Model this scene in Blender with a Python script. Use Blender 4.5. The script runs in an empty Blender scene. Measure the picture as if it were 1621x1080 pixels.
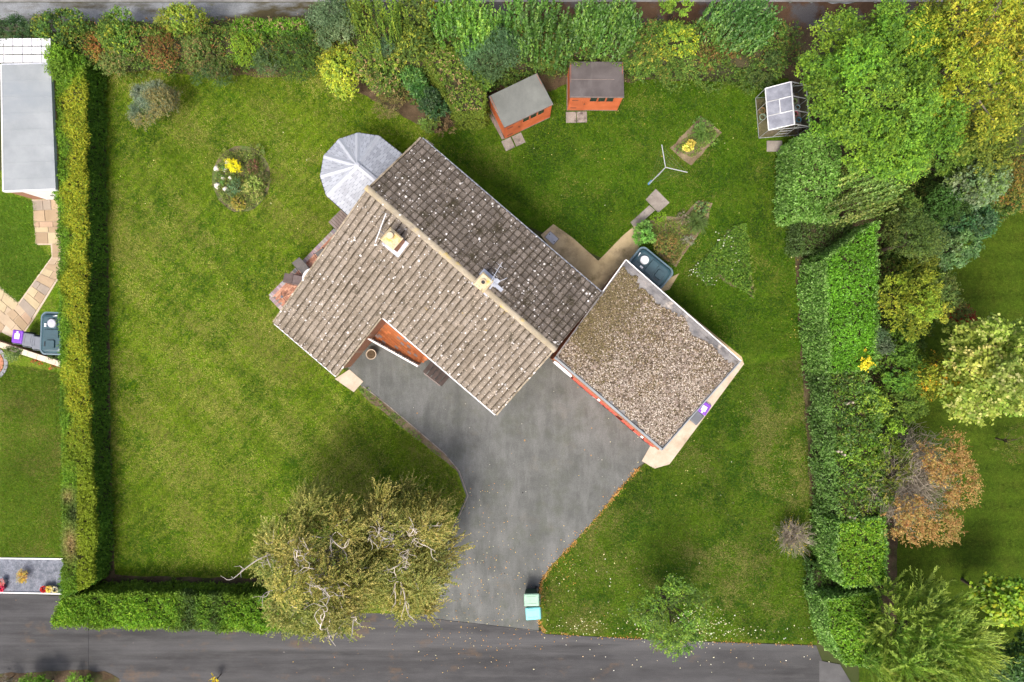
import bpy, bmesh, math, random
import numpy as np
from mathutils import Vector, Matrix

# ------------------------------------------------------------------ camera, sky, sun, exposure
scn = bpy.context.scene
C = scn.collection
CAM_H = 34.0
cam_d = bpy.data.cameras.new('camera'); cam_d.sensor_width = 36; cam_d.lens = 24
cam_d.clip_start = 0.5; cam_d.clip_end = 1500
cam = bpy.data.objects.new('camera', cam_d); C.objects.link(cam)
cam.location = (0, 0, CAM_H); cam.rotation_euler = (0, 0, 0)
scn.camera = cam

SUN_EL, SUN_X, SUN_Y = math.radians(60), -0.34, -0.94
world = bpy.data.worlds.new('World'); scn.world = world; world.use_nodes = True
wn = world.node_tree
for n in list(wn.nodes): wn.nodes.remove(n)
sky = wn.nodes.new('ShaderNodeTexSky'); sky.sky_type = 'NISHITA'; sky.sun_disc = False
sky.sun_elevation = SUN_EL; sky.sun_rotation = math.atan2(SUN_X, SUN_Y)
sky.dust_density = 6.0; sky.air_density = 0.55; sky.ozone_density = 1.0
bg = wn.nodes.new('ShaderNodeBackground'); bg.inputs[1].default_value = 0.15
wo = wn.nodes.new('ShaderNodeOutputWorld')
wn.links.new(sky.outputs[0], bg.inputs[0]); wn.links.new(bg.outputs[0], wo.inputs[0])
sun_d = bpy.data.lights.new('sun', 'SUN'); sun_d.energy = 1.4; sun_d.angle = math.radians(17)
sun_d.color = (1.0, 0.95, 0.87)
sun = bpy.data.objects.new('sun', sun_d); C.objects.link(sun)
sv = Vector((SUN_X * math.cos(SUN_EL), SUN_Y * math.cos(SUN_EL), math.sin(SUN_EL)))
sun.rotation_euler = sv.to_track_quat('Z', 'Y').to_euler(); sun.location = sv * 60
scn.view_settings.view_transform = 'Standard'; scn.view_settings.look = 'None'
scn.view_settings.gamma = 1.0; scn.view_settings.use_curve_mapping = False
scn.view_settings.exposure = 0.84
scn.cycles.max_bounces = 5; scn.cycles.diffuse_bounces = 3; scn.cycles.transparent_max_bounces = 12

random.seed(11)
rng = np.random.default_rng(11)

# ------------------------------------------------------------------ helpers
F = 1080.67
def P(px, py, z=0.0):
    """point at height z (metres) that the photograph shows at this pixel: the drone hangs 34 m up looking straight down"""
    k = (CAM_H - z) / F
    return Vector(((px - 810.5) * k, (540 - py) * k, z))
def PX(n, z=0.0): return n * (CAM_H - z) / F

def tag(o, label=None, cat=None, group=None, kind=None):
    if label: o['label'] = label
    if cat: o['category'] = cat
    if group: o['group'] = group
    if kind: o['kind'] = kind
    return o
def empty(name, loc, rz=0.0):
    o = bpy.data.objects.new(name, None); C.objects.link(o)
    o.location = loc; o.rotation_euler = (0, 0, rz); o.empty_display_size = 0.2
    return o
def thing(name, loc, label, cat, rz=0.0, group=None):
    return tag(empty(name, loc, rz), label, cat, group)

class MB:
    def __init__(s): s.v = []; s.f = []; s.c = []
    def add(s, vs, fs, col=None):
        b = len(s.v); s.v += [tuple(v) for v in vs]; s.f += [tuple(i + b for i in f) for f in fs]
        if col is not None: s.c += [col] * len(vs)
        return s
    def quad(s, a, b, c, d, col=None): return s.add([a, b, c, d], [(0, 1, 2, 3)], col)
    def box(s, c, size, rz=0.0, taper=1.0, col=None, tilt=None):
        hx, hy, hz = size[0] / 2, size[1] / 2, size[2] / 2
        vs = []
        for z, t in ((-hz, taper), (hz, 1.0)):
            for x, y in ((-hx, -hy), (hx, -hy), (hx, hy), (-hx, hy)): vs.append(Vector((x * t, y * t, z)))
        m = Matrix.Rotation(rz, 3, 'Z')
        if tilt is not None: m = m @ tilt
        vs = [m @ v + Vector(c) for v in vs]
        return s.add(vs, [(3, 2, 1, 0), (4, 5, 6, 7), (0, 1, 5, 4), (1, 2, 6, 5), (2, 3, 7, 6), (3, 0, 4, 7)], col)
    def prism(s, poly, z0, z1, col=None, inset=0.0):
        """poly: list of (x,y); counter-clockwise or not, both are drawn"""
        n = len(poly)
        ar = sum(poly[i][0] * poly[(i + 1) % n][1] - poly[(i + 1) % n][0] * poly[i][1] for i in range(n))
        if ar < 0: poly = poly[::-1]
        cx = sum(p[0] for p in poly) / n; cy = sum(p[1] for p in poly) / n
        top = [(cx + (p[0] - cx) * (1 - inset), cy + (p[1] - cy) * (1 - inset), z1) for p in poly]
        vs = [(p[0], p[1], z0) for p in poly] + top
        fs = [tuple(range(n, 2 * n)), tuple(range(n - 1, -1, -1))]
        fs += [(i, (i + 1) % n, n + (i + 1) % n, n + i) for i in range(n)]
        return s.add(vs, fs, col)
    def tube(s, path, rad, n=6, cap=True, col=None):
        path = [Vector(p) for p in path]
        if not isinstance(rad, (list, tuple)): rad = [rad] * len(path)
        vs = []
        for i, p in enumerate(path):
            d = (path[min(i + 1, len(path) - 1)] - path[max(i - 1, 0)])
            if d.length < 1e-6: d = Vector((0, 0, 1))
            d.normalize()
            u = d.cross(Vector((0.31, 0.17, 0.93)))
            if u.length < 1e-3: u = d.cross(Vector((1, 0, 0)))
            u.normalize(); w = d.cross(u)
            for j in range(n):
                a = 2 * math.pi * j / n
                vs.append(p + (u * math.cos(a) + w * math.sin(a)) * rad[i])
        fs = [(i * n + j, i * n + (j + 1) % n, (i + 1) * n + (j + 1) % n, (i + 1) * n + j) for i in range(len(path) - 1) for j in range(n)]
        if cap: fs += [tuple(range(n - 1, -1, -1)), tuple(range((len(path) - 1) * n, len(path) * n))]
        return s.add(vs, fs, col)
    def lathe(s, c, prof, n=20, col=None):
        vs = []; c = Vector(c)
        for r, z in prof:
            for j in range(n):
                a = 2 * math.pi * j / n
                vs.append(c + Vector((r * math.cos(a), r * math.sin(a), z)))
        m = len(prof)
        fs = [(i * n + j, i * n + (j + 1) % n, (i + 1) * n + (j + 1) % n, (i + 1) * n + j) for i in range(m - 1) for j in range(n)]
        fs += [tuple(range(n - 1, -1, -1)), tuple(range((m - 1) * n, m * n))]
        return s.add(vs, fs, col)
    def rock(s, c, r, sq=0.7, seed=0, col=None):
        bm = bmesh.new(); bmesh.ops.create_icosphere(bm, subdivisions=2, radius=1)
        rr = random.Random(seed)
        ph = [rr.uniform(0, 6) for _ in range(6)]
        vs = []
        for v in bm.verts:
            q = v.co; k = 1 + .16 * math.sin(2.3 * q.x + ph[0]) + .14 * math.sin(2.9 * q.y + ph[1]) + .1 * math.sin(4.1 * q.z + ph[2] + q.x * 2)
            vs.append(Vector(c) + Vector((q.x * r * k, q.y * r * k * .85, q.z * r * k * sq)))
        fs = [tuple(v.index for v in f.verts) for f in bm.faces]; bm.free()
        return s.add(vs, fs, col)
    def build(s, name, mat, parent=None, off=None, smooth=False):
        me = bpy.data.meshes.new(name)
        vs = s.v
        if off is not None: vs = [(v[0] - off[0], v[1] - off[1], v[2] - off[2]) for v in vs]
        me.from_pydata(vs, [], s.f)
        if s.c and len(s.c) == len(s.v):
            at = me.attributes.new('tint', 'FLOAT_COLOR', 'POINT')
            at.data.foreach_set('color', [x for c in s.c for x in (c[0], c[1], c[2], 1.0)])
        if smooth: me.polygons.foreach_set('use_smooth', [True] * len(me.polygons))
        me.materials.append(mat)
        o = bpy.data.objects.new(name, me); C.objects.link(o)
        if parent is not None: o.parent = parent
        me.update()
        return o

# ------------------------------------------------------------------ materials
class N:
    def __init__(s, name):
        s.m = bpy.data.materials.new(name); s.m.use_nodes = True; s.t = s.m.node_tree
        for n in list(s.t.nodes): s.t.nodes.remove(n)
        s.out = s.t.nodes.new('ShaderNodeOutputMaterial')
        s.pos = s.t.nodes.new('ShaderNodeNewGeometry').outputs['Position']
        s.k = 0
    def n(s, typ, **kw):
        nd = s.t.nodes.new(typ)
        for a, b in kw.items(): setattr(nd, a, b)
        return nd
    def l(s, a, b): s.t.links.new(a, b)
    def mapping(s, stretch=(1, 1, 1), rot=0.0):
        m = s.n('ShaderNodeMapping'); s.k += 1
        m.inputs['Location'].default_value = (s.k * 17.3, s.k * 9.1, s.k * 3.7)
        m.inputs['Rotation'].default_value = (0, 0, rot); m.inputs['Scale'].default_value = stretch
        s.l(s.pos, m.inputs['Vector']); return m.outputs[0]
    def noise(s, scale, detail=5, rough=.6, stretch=(1, 1, 1), rot=0.0, dist=0.0):
        t = s.n('ShaderNodeTexNoise'); t.inputs['Scale'].default_value = scale; t.inputs['Detail'].default_value = detail
        t.inputs['Roughness'].default_value = rough; t.inputs['Distortion'].default_value = dist
        s.l(s.mapping(stretch, rot), t.inputs['Vector']); return t.outputs[0]
    def rng(s, v, a, b, c=0.0, d=1.0):
        r = s.n('ShaderNodeMapRange'); r.inputs[1].default_value = a; r.inputs[2].default_value = b
        r.inputs[3].default_value = c; r.inputs[4].default_value = d; s.l(v, r.inputs[0]); return r.outputs[0]
    def math(s, op, a, b=None):
        r = s.n('ShaderNodeMath', operation=op)
        for i, x in enumerate((a, b)):
            if x is None: continue
            if isinstance(x, (int, float)): r.inputs[i].default_value = x
            else: s.l(x, r.inputs[i])
        return r.outputs[0]
    def mix(s, fac, a, b, blend='MIX'):
        r = s.n('ShaderNodeMix', data_type='RGBA', blend_type=blend)
        for i, x in ((0, fac), (6, a), (7, b)):
            if isinstance(x, (int, float)): r.inputs[i].default_value = x
            elif isinstance(x, tuple): r.inputs[i].default_value = (*x[:3], 1)
            else: s.l(x, r.inputs[i])
        return r.outputs[2]
    def spots(s, scale, radius, gate, stretch=(1, 1, 1)):
        v = s.n('ShaderNodeTexVoronoi'); v.inputs['Scale'].default_value = scale
        s.l(s.mapping(stretch), v.inputs['Vector'])
        sep = s.n('ShaderNodeSeparateColor'); s.l(v.outputs['Color'], sep.inputs[0])
        g = s.math('GREATER_THAN', sep.outputs[0], gate)
        rad = s.math('MULTIPLY', sep.outputs[1], radius)
        wob = s.math('MULTIPLY', s.math('SUBTRACT', s.noise(scale * 4, 2), .5), radius * .9)
        d = s.math('ADD', v.outputs['Distance'], wob)
        return s.math('MULTIPLY', g, s.math('LESS_THAN', d, rad))
    def finish(s, col, rough=.9, bump=None, bstr=.3, bdist=.02, spec=.25, metal=0.0):
        p = s.n('ShaderNodeBsdfPrincipled'); p.inputs['Roughness'].default_value = rough
        p.inputs['Specular IOR Level'].default_value = spec; p.inputs['Metallic'].default_value = metal
        if isinstance(col, tuple): p.inputs['Base Color'].default_value = (*col[:3], 1)
        else: s.l(col, p.inputs['Base Color'])
        if bump is not None:
            b = s.n('ShaderNodeBump'); b.inputs['Strength'].default_value = bstr; b.inputs['Distance'].default_value = bdist
            s.l(bump, b.inputs['Height']); s.l(b.outputs[0], p.inputs['Normal'])
        s.l(p.outputs[0], s.out.inputs[0]); return s.m

def surf(name, a, b, scale=2.0, layers=(), spots=(), rough=.9, grain=.15, gscale=30, bstr=.25, bdist=.01, spec=.25, metal=0.0, lo=.35, hi=.65, stretch=(1, 1, 1), rot=0.0):
    """two colours mixed by noise, then further patches (colour, scale, lo, hi, stretch), round spots (colour, scale, radius, gate) and fine grain"""
    m = N(name)
    col = m.mix(m.rng(m.noise(scale, 6, stretch=stretch, rot=rot), lo, hi), a, b)
    for L in layers:
        st = L[4] if len(L) > 4 else (1, 1, 1); ro = L[5] if len(L) > 5 else 0.0; mx = L[6] if len(L) > 6 else 1.0
        col = m.mix(m.rng(m.noise(L[1], 6, .65, st, ro), L[2], L[3], 0, mx), col, L[0])
    g = m.noise(gscale, 3, .7)
    col = m.mix(1.0, col, m.n_gray(m.rng(g, .25, .75, 1 - grain, 1 + grain)), 'MULTIPLY')
    for c, sc, r, gate in spots: col = m.mix(m.spots(sc, r, gate), col, c)
    return m.finish(col, rough, g, bstr, bdist, spec, metal)
def _gray(s, v):
    c = s.n('ShaderNodeCombineColor')
    for i in range(3): s.l(v, c.inputs[i])
    return c.outputs[0]
N.n_gray = _gray
def plain(name, col, rough=.6, spec=.4, var=.08, metal=0.0, scale=4.0):
    a = tuple(x * (1 - var) for x in col); b = tuple(min(1, x * (1 + var)) for x in col)
    return surf(name, a, b, scale, rough=rough, grain=var * .7, gscale=25, bstr=.05, spec=spec, metal=metal)

def tinted(name, rough=.85, grain=.2, gscale=35, spec=.25, bstr=.2):
    m = N(name); a = m.n('ShaderNodeAttribute'); a.attribute_name = 'tint'
    g = m.noise(gscale, 3, .7)
    col = m.mix(1.0, a.outputs['Color'], m.n_gray(m.rng(g, .25, .75, 1 - grain, 1 + grain)), 'MULTIPLY')
    return m.finish(col, rough, g, bstr, .01, spec)

def leaf_material(name='leaf', trans=.32, rough=.6, spec=.2):
    m = N(name); a = m.n('ShaderNodeAttribute'); a.attribute_name = 'tint'
    p = m.n('ShaderNodeBsdfPrincipled'); p.inputs['Roughness'].default_value = rough; p.inputs['Specular IOR Level'].default_value = spec
    m.l(a.outputs['Color'], p.inputs['Base Color'])
    t = m.n('ShaderNodeBsdfTranslucent')
    m.l(m.mix(1.0, a.outputs['Color'], (1.3, 1.25, .5), 'MULTIPLY'), t.inputs[0])
    x = m.n('ShaderNodeMixShader'); x.inputs[0].default_value = trans
    m.l(p.outputs[0], x.inputs[1]); m.l(t.outputs[0], x.inputs[2]); m.l(x.outputs[0], m.out.inputs[0])
    return m.m

def lawn_material(name, dark, mid, dry, dryness, streak_rot, streak=.25, stripes=None, mow=None):
    m = N(name)
    col = m.mix(m.rng(m.noise(.16, 3, .5), .36, .64), dark, mid)
    col = m.mix(m.rng(m.noise(.55, 8, .72), .44, .66, 0, .7), col, dark)
    col = m.mix(m.rng(m.noise(1.3, 8, .8, dist=.25), .48 - dryness * .04, .70 - dryness * .06, 0, .8 * min(1, dryness + .2)), col, dry)
    col = m.mix(m.rng(m.noise(.30, 4, .6), .52, .75, 0, .4 * dryness), col, dry)
    col = m.mix(m.rng(m.noise(1.3, 5, .65, (1, .10, 1), streak_rot), .46, .75, 0, streak), col, dry)
    col = m.mix(m.rng(m.noise(1.9, 5, .65, (1, .12, 1), streak_rot), .50, .75, 0, streak), col, tuple(x * .6 for x in dark))
    col = m.mix(m.rng(m.noise(4.0, 6, .85), .44, .62, 0, .75), col, tuple(x * .5 for x in dark))
    col = m.mix(m.rng(m.noise(7.0, 5, .85), .50, .64, 0, .6), col, tuple(x * 1.5 for x in mid))
    col = m.mix(m.rng(m.noise(6.0, 6, .85), .53, .66, 0, .8 * min(1, dryness)), col, tuple(x * 1.3 for x in dry))
    if mow:
        w = m.n('ShaderNodeTexWave', wave_type='BANDS', bands_direction='X'); w.inputs['Scale'].default_value = mow[1]
        w.inputs['Distortion'].default_value = 1.5; w.inputs['Detail'].default_value = 3; w.inputs['Detail Scale'].default_value = 1.5
        m.l(m.mapping((1, 1, 1), mow[0]), w.inputs['Vector'])
        col = m.mix(m.math('MULTIPLY', m.rng(w.outputs[1], .5, .95, 0, mow[2]), m.rng(m.noise(.25, 3), .4, .6)), col, tuple(x * 1.5 for x in mid))
        col = m.mix(m.math('MULTIPLY', m.rng(w.outputs[1], .25, 0, 0, mow[2] * 1.3), m.rng(m.noise(.3, 3), .4, .6)), col, tuple(x * .7 for x in dark))
    if stripes:
        w = m.n('ShaderNodeTexWave', wave_type='BANDS', bands_direction='Y'); w.inputs['Scale'].default_value = stripes
        w.inputs['Distortion'].default_value = 1.2; w.inputs['Detail'].default_value = 3
        m.l(m.mapping(), w.inputs['Vector'])
        col = m.mix(m.rng(w.outputs[1], .2, .8, 0, .25), col, tuple(x * 1.3 for x in mid))
    g = m.noise(34, 3, .85)
    col = m.mix(1.0, col, m.n_gray(m.rng(g, .3, .7, .5, 1.5)), 'MULTIPLY')
    return m.finish(col, .95, m.noise(20, 4, .85), 1.0, .07, .1)

MAT = {}
MAT['leaf'] = leaf_material()
MAT['glossy_leaf'] = leaf_material('glossy_leaf', .26, .42, .3)
MAT['tint'] = tinted('tinted_masonry')
MAT['lawn'] = lawn_material('lawn', (.052, .125, .003), (.120, .195, .005), (.25, .25, .05), .85, math.radians(-45), .3, mow=(math.radians(45), .62, .35))
MAT['lawn_back'] = lawn_material('lawn_back', (.045, .115, .003), (.080, .155, .005), (.19, .20, .035), .4, math.radians(-30), .1, mow=(math.radians(0), .5, .12))
MAT['lawn_front'] = lawn_material('lawn_front', (.045, .105, .003), (.085, .145, .005), (.19, .19, .045), .5, math.radians(20), .2, mow=(math.radians(80), .55, .15))
MAT['lawn_next'] = lawn_material('lawn_next', (.07, .16, .005), (.12, .22, .007), (.30, .29, .065), .75, math.radians(20), .15)
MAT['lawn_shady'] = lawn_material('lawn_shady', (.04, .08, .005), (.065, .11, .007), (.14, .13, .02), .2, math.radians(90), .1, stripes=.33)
MAT['field'] = surf('field_ground', (.035, .05, .012), (.07, .07, .03), .3, rough=1)
MAT['soil'] = surf('soil', (.055, .036, .02), (.12, .085, .05), 1.5, layers=[((.06, .08, .02), 1.1, .5, .7)], gscale=20, grain=.4, bstr=.8, bdist=.04, rough=1)
MAT['dry_soil'] = surf('dry_soil', (.13, .095, .055), (.24, .19, .12), 1.5, layers=[((.07, .12, .02), .8, .55, .68)], gscale=22, grain=.35, bstr=.8, bdist=.03, rough=1)
MAT['drive'] = surf('drive_tarmac', (.094, .099, .092), (.142, .148, .140), .8, layers=[((.078, .083, .078), 1.6, .48, .72, (1, .3, 1), .7, .6), ((.185, .19, .182), 1.0, .50, .72, (1, .28, 1), .75, .7), ((.19, .195, .187), 3.5, .52, .74, (1, .2, 1), .7, .4), ((.16, .14, .10), .7, .58, .75, (1, 1, 1), 0, .4), ((.085, .095, .07), 1.1, .5, .68, (1, 1, 1), 0, .5), ((.05, .05, .05), 1.7, .68, .74, (1, 1, 1), 0, .6)],
                    spots=[((.34, .20, .08), 3.0, .16, .93), ((.42, .40, .34), 5.0, .12, .88), ((.05, .05, .05), 2.2, .16, .93)], gscale=30, grain=.32, bstr=.6)
MAT['lane'] = surf('lane_tarmac', (.046, .046, .047), (.070, .070, .071), 1.2, layers=[((.12, .12, .12), .75, .46, .66, (.03, 1, 1), .035, .65), ((.032, .032, .032), .9, .50, .68, (.06, 1, 1), .03, .85), ((.095, .094, .092), 2.5, .5, .7, (.3, 1, 1), .03, .4), ((.15, .095, .05), .6, .58, .74, (1, 1.5, 1), 0, .6)],
                   spots=[((.3, .28, .24), 4.0, .10, .92), ((.2, .12, .06), 5.0, .14, .92)], gscale=30, grain=.34, bstr=.6, stretch=(.3, 1, 1))
MAT['lane_new'] = surf('lane_patch', (.075, .075, .076), (.11, .11, .11), 1.0, gscale=45, grain=.2)
MAT['track'] = surf('track', (.14, .15, .155), (.22, .235, .245), .8, layers=[((.06, .05, .022), .45, .47, .58, (.35, 1.3, 1)), ((.10, .095, .03), .8, .58, .68, (.5, 1.2, 1), 0, .8)], gscale=28, grain=.35, bstr=.5)
MAT['track_dirt'] = surf('track_leaf_mould', (.045, .024, .012), (.085, .05, .028), 1.2, layers=[((.07, .066, .066), .6, .5, .6)], gscale=28, grain=.45, bstr=.6, rough=1)
MAT['verge_kerb'] = surf('track_kerb', (.16, .155, .15), (.24, .235, .23), 2)
MAT['concrete'] = surf('concrete', (.40, .31, .165), (.52, .41, .24), 1.0, layers=[((.22, .17, .09), 1.3, .5, .72), ((.14, .12, .075), .6, .58, .78)], gscale=40, grain=.16)
MAT['slab_pale'] = surf('pale_slab', (.42, .34, .25), (.54, .46, .36), 1.4, layers=[((.33, .27, .19), 1.3, .55, .75)], gscale=35, grain=.12)
MAT['slab_cream'] = surf('cream_coping', (.55, .47, .36), (.66, .58, .46), 2, gscale=30, grain=.12)
MAT['slab_grey'] = surf('grey_slab', (.20, .175, .15), (.31, .28, .245), 1.8, layers=[((.09, .075, .07), 2.2, .52, .68)], gscale=30, grain=.22)
MAT['gravel'] = surf('slate_gravel', (.12, .135, .16), (.20, .215, .25), 4, gscale=18, grain=.45, bstr=.9, bdist=.03, spots=[((.42, .42, .44), 7, .2, .93)])
MAT['white'] = plain('white_paint', (.78, .78, .77), .45, .4, .05)
MAT['upvc'] = plain('white_upvc', (.82, .83, .84), .35, .5, .03)
MAT['dark_gutter'] = plain('dark_gutter', (.025, .025, .028), .4, .5)
MAT['grey_plastic'] = plain('grey_plastic', (.11, .12, .14), .45, .5)
MAT['lead'] = surf('lead_flashing', (.38, .41, .47), (.55, .58, .64), 3, rough=.5, spec=.5)
MAT['bark'] = surf('bark', (.06, .045, .032), (.13, .10, .075), 5, gscale=30, grain=.3, bstr=.6)
MAT['birch_bark'] = surf('birch_bark', (.50, .44, .37), (.68, .62, .55), 4, layers=[((.16, .13, .11), 3.0, .6, .7, (1, 1, 1), 0, .8)], gscale=30, grain=.12)
MAT['pale_twig'] = surf('pale_twig', (.26, .22, .16), (.42, .37, .29), 4, gscale=30, grain=.15)
MAT['twig'] = surf('dark_twig', (.075, .055, .035), (.14, .11, .075), 4, gscale=30, grain=.2)
MAT['inner'] = surf('hedge_inner_wood', (.035, .042, .016), (.075, .062, .032), 4, gscale=14, grain=.4, bstr=.8, bdist=.05, rough=1)
MAT['felt_green'] = surf('felt_grey_green', (.14, .148, .135), (.20, .21, .19), .8, layers=[((.13, .135, .125), 1.5, .5, .75, (1, .2, 1), .45, .7)], gscale=40, grain=.12)
MAT['felt_brown'] = surf('felt_charcoal', (.085, .074, .072), (.13, .115, .112), .9, layers=[((.19, .175, .17), 1.2, .55, .75, (1, .25, 1), 1.5, .6)], gscale=40, grain=.12)
MAT['felt_blue'] = surf('felt_blue_grey', (.235, .26, .27), (.30, .325, .335), .9, layers=[((.23, .26, .28), .5, .5, .7, (.4, 1, 1))], gscale=40, grain=.07)
MAT['felt_old'] = surf('bare_garage_felt', (.10, .10, .105), (.26, .25, .24), 1.4, layers=[((.06, .055, .05), 1.6, .52, .68), ((.42, .38, .33), 2.2, .55, .7)], gscale=30, grain=.2)
MAT['cedar'] = surf('orange_cedar_paint', (.50, .125, .045), (.62, .175, .07), 1.5, layers=[((.40, .09, .03), 2.0, .52, .75, (.3, 1, 1), 0, .7)], gscale=40, grain=.1, rough=.7)
MAT['glass_dark'] = plain('window_glass', (.03, .035, .04), .08, .6)
MAT['tank'] = plain('tank_teal', (.032, .075, .092), .42, .5, .12)
MAT['tank_rim'] = plain('tank_rim', (.11, .17, .20), .5, .45, .12)
MAT['purple'] = plain('purple_lid', (.19, .05, .46), .4, .5)
MAT['black_metal'] = plain('black_metal', (.02, .02, .022), .45, .5)
MAT['timber'] = surf('weathered_timber', (.16, .125, .11), (.25, .21, .19), 3, stretch=(1, .2, 1), gscale=35, grain=.2)
MAT['dark_timber'] = surf('dark_stained_timber', (.045, .034, .03), (.085, .065, .058), 3, gscale=35, grain=.25)
def brick_mat(name, c1, c2, mortar, sc=1.0, rotx=True):
    m = N(name); t = m.n('ShaderNodeTexCoord')
    b = m.n('ShaderNodeTexBrick'); b.inputs['Scale'].default_value = sc
    b.inputs['Brick Width'].default_value = .225; b.inputs['Row Height'].default_value = .075; b.inputs['Mortar Size'].default_value = .008
    b.inputs['Color1'].default_value = (*c1, 1); b.inputs['Color2'].default_value = (*c2, 1); b.inputs['Mortar'].default_value = (*mortar, 1)
    sp = m.n('ShaderNodeSeparateXYZ'); m.l(m.pos, sp.inputs[0])
    cb = m.n('ShaderNodeCombineXYZ')
    m.l(m.math('ADD', m.math('MULTIPLY', sp.outputs[0], 1.0), m.math('MULTIPLY', sp.outputs[1], -1.0)), cb.inputs[0]); m.l(sp.outputs[2], cb.inputs[1])
    m.l(cb.outputs[0], b.inputs['Vector'])
    return m.finish(b.outputs[0], .9, b.outputs[1], -.3, .01)
MAT['brick'] = brick_mat('house_brick', (.36, .16, .085), (.27, .11, .06), (.34, .27, .20))
MAT['red_door'] = plain('red_garage_door', (.48, .085, .05), .55, .4, .12)
# ------------------------------------------------------------------ the setting: sheets of ground
def sheet(name, pts, z, mat, kind='structure', wob=0.0, thick=0.0, sub=0.0):
    """flat sheet through the listed photo points; wob makes the edge uneven"""
    W = [P(x, y, z) for x, y in pts]
    if wob > 0:
        out = []; r = random.Random(len(pts) + int(abs(pts[0][0])))
        for i in range(len(W)):
            a, b = W[i], W[(i + 1) % len(W)]
            m = max(1, int((b - a).length / .35)); nrm = Vector((-(b - a).y, (b - a).x, 0)).normalized() if (b - a).length > 0 else Vector((0, 0, 0))
            for k in range(m): out.append(a.lerp(b, k / m) + nrm * r.uniform(-wob, wob))
        W = out
    bm = bmesh.new(); vs = [bm.verts.new(w) for w in W]
    if thick:
        f = bm.faces.new(vs); f.normal_update()
        if f.normal.z < 0: f.normal_flip()
        r = bmesh.ops.extrude_face_region(bm, geom=[f])
        for v in r['geom']:
            if isinstance(v, bmesh.types.BMVert): v.co.z -= thick
        bmesh.ops.recalc_face_normals(bm, faces=bm.faces)
    else:
        es = [bm.edges.new((vs[i], vs[(i + 1) % len(vs)])) for i in range(len(vs))]
        bmesh.ops.triangle_fill(bm, edges=es, use_beauty=True)
        for f in bm.faces:
            f.normal_update()
            if f.normal.z < 0: f.normal_flip()
    me = bpy.data.meshes.new(name); bm.to_mesh(me); bm.free(); me.materials.append(mat)
    o = bpy.data.objects.new(name, me); C.objects.link(o)
    if kind: o['kind'] = kind
    return o
def circle_px(cx, cy, r, n=28, wob=.05, seed=1, ry=None):
    q = random.Random(seed)
    return [(cx + r * (1 + q.uniform(-wob, wob)) * math.cos(2 * math.pi * i / n), cy + (ry or r) * (1 + q.uniform(-wob, wob)) * math.sin(2 * math.pi * i / n)) for i in range(n)]

g = MB(); g.quad((-500, -500, -.03), (500, -500, -.03), (500, 500, -.03), (-500, 500, -.03))
g.build('ground', MAT['field'])['kind'] = 'structure'
# lawns
sheet('lawn', [(150, 95), (700, 95), (700, 230), (560, 300), (440, 515), (575, 605), (745, 755), (760, 800), (700, 870), (660, 985), (150, 985)], .0, MAT['lawn'])
sheet('back_lawn', [(700, 95), (1262, 95), (1262, 400), (1268, 560), (1160, 590), (980, 420), (700, 300), (560, 300), (700, 230)], .0, MAT['lawn_back'])
sheet('front_lawn', [(1268, 560), (1278, 700), (1288, 830), (1300, 1021), (1075, 1014), (858, 1003), (852, 975), (853, 930), (868, 900), (940, 822), (1020, 735), (1048, 712), (1160, 590)], .0, MAT['lawn_front'])
sheet('neighbour_lawn', [(-120, 270), (130, 270), (130, 886), (-120, 884)], -.002, MAT['lawn_next'])
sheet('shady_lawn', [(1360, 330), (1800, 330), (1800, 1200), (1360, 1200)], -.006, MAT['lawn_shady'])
# soil beds along the hedges
sheet('hedge_soil', [(120, 95), (163, 95), (172, 400), (175, 700), (182, 910), (300, 914), (480, 916), (480, 940), (120, 960)], .004, MAT['soil'], wob=.05)
sheet('hedge_soil', [(1244, 95), (1258, 230), (1258, 400), (1268, 560), (1278, 700), (1285, 830), (1294, 1018), (1420, 1018), (1420, 95)], .004, MAT['soil'], wob=.07)
sheet('shrub_border_soil', [(120, 38), (560, 30), (1300, 38), (1300, 118), (1230, 126), (1100, 124), (1010, 128), (900, 135), (790, 165), (730, 196), (690, 210), (640, 185), (560, 145), (520, 108), (420, 122), (330, 118), (120, 110)], .005, MAT['soil'], wob=.1)
# lane at the bottom, track at the top
sheet('lane', [(-400, 925), (110, 944), (240, 968), (480, 968), (676, 973), (760, 984), (856, 998), (862, 1004), (1075, 1015), (1292, 1022), (1302, 1048), (1350, 1100), (1350, 1250), (-400, 1250)], .001, MAT['lane'])
sheet('lane_patch', [(1297, 1046), (1330, 1052), (1350, 1085), (1350, 1130), (1297, 1130)], .006, MAT['lane_new'])
sheet('track', [(-300, 4), (560, 4), (1800, 4), (1800, 50), (560, 50), (-300, 50)], .001, MAT['track'])
sheet('track_leaf_mould', [(505, 6), (780, 3), (1800, 3), (1800, 48), (780, 40), (650, 28), (560, 22)], .006, MAT['track_dirt'], wob=.12)
sheet('track_edge', [(-300, -2), (1800, -2), (1800, 3), (-300, 3)], .008, MAT['verge_kerb'])
sheet('far_verge', [(-300, -120), (1500, -120), (1500, -2), (-300, -2)], -.008, MAT['soil'])
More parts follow.
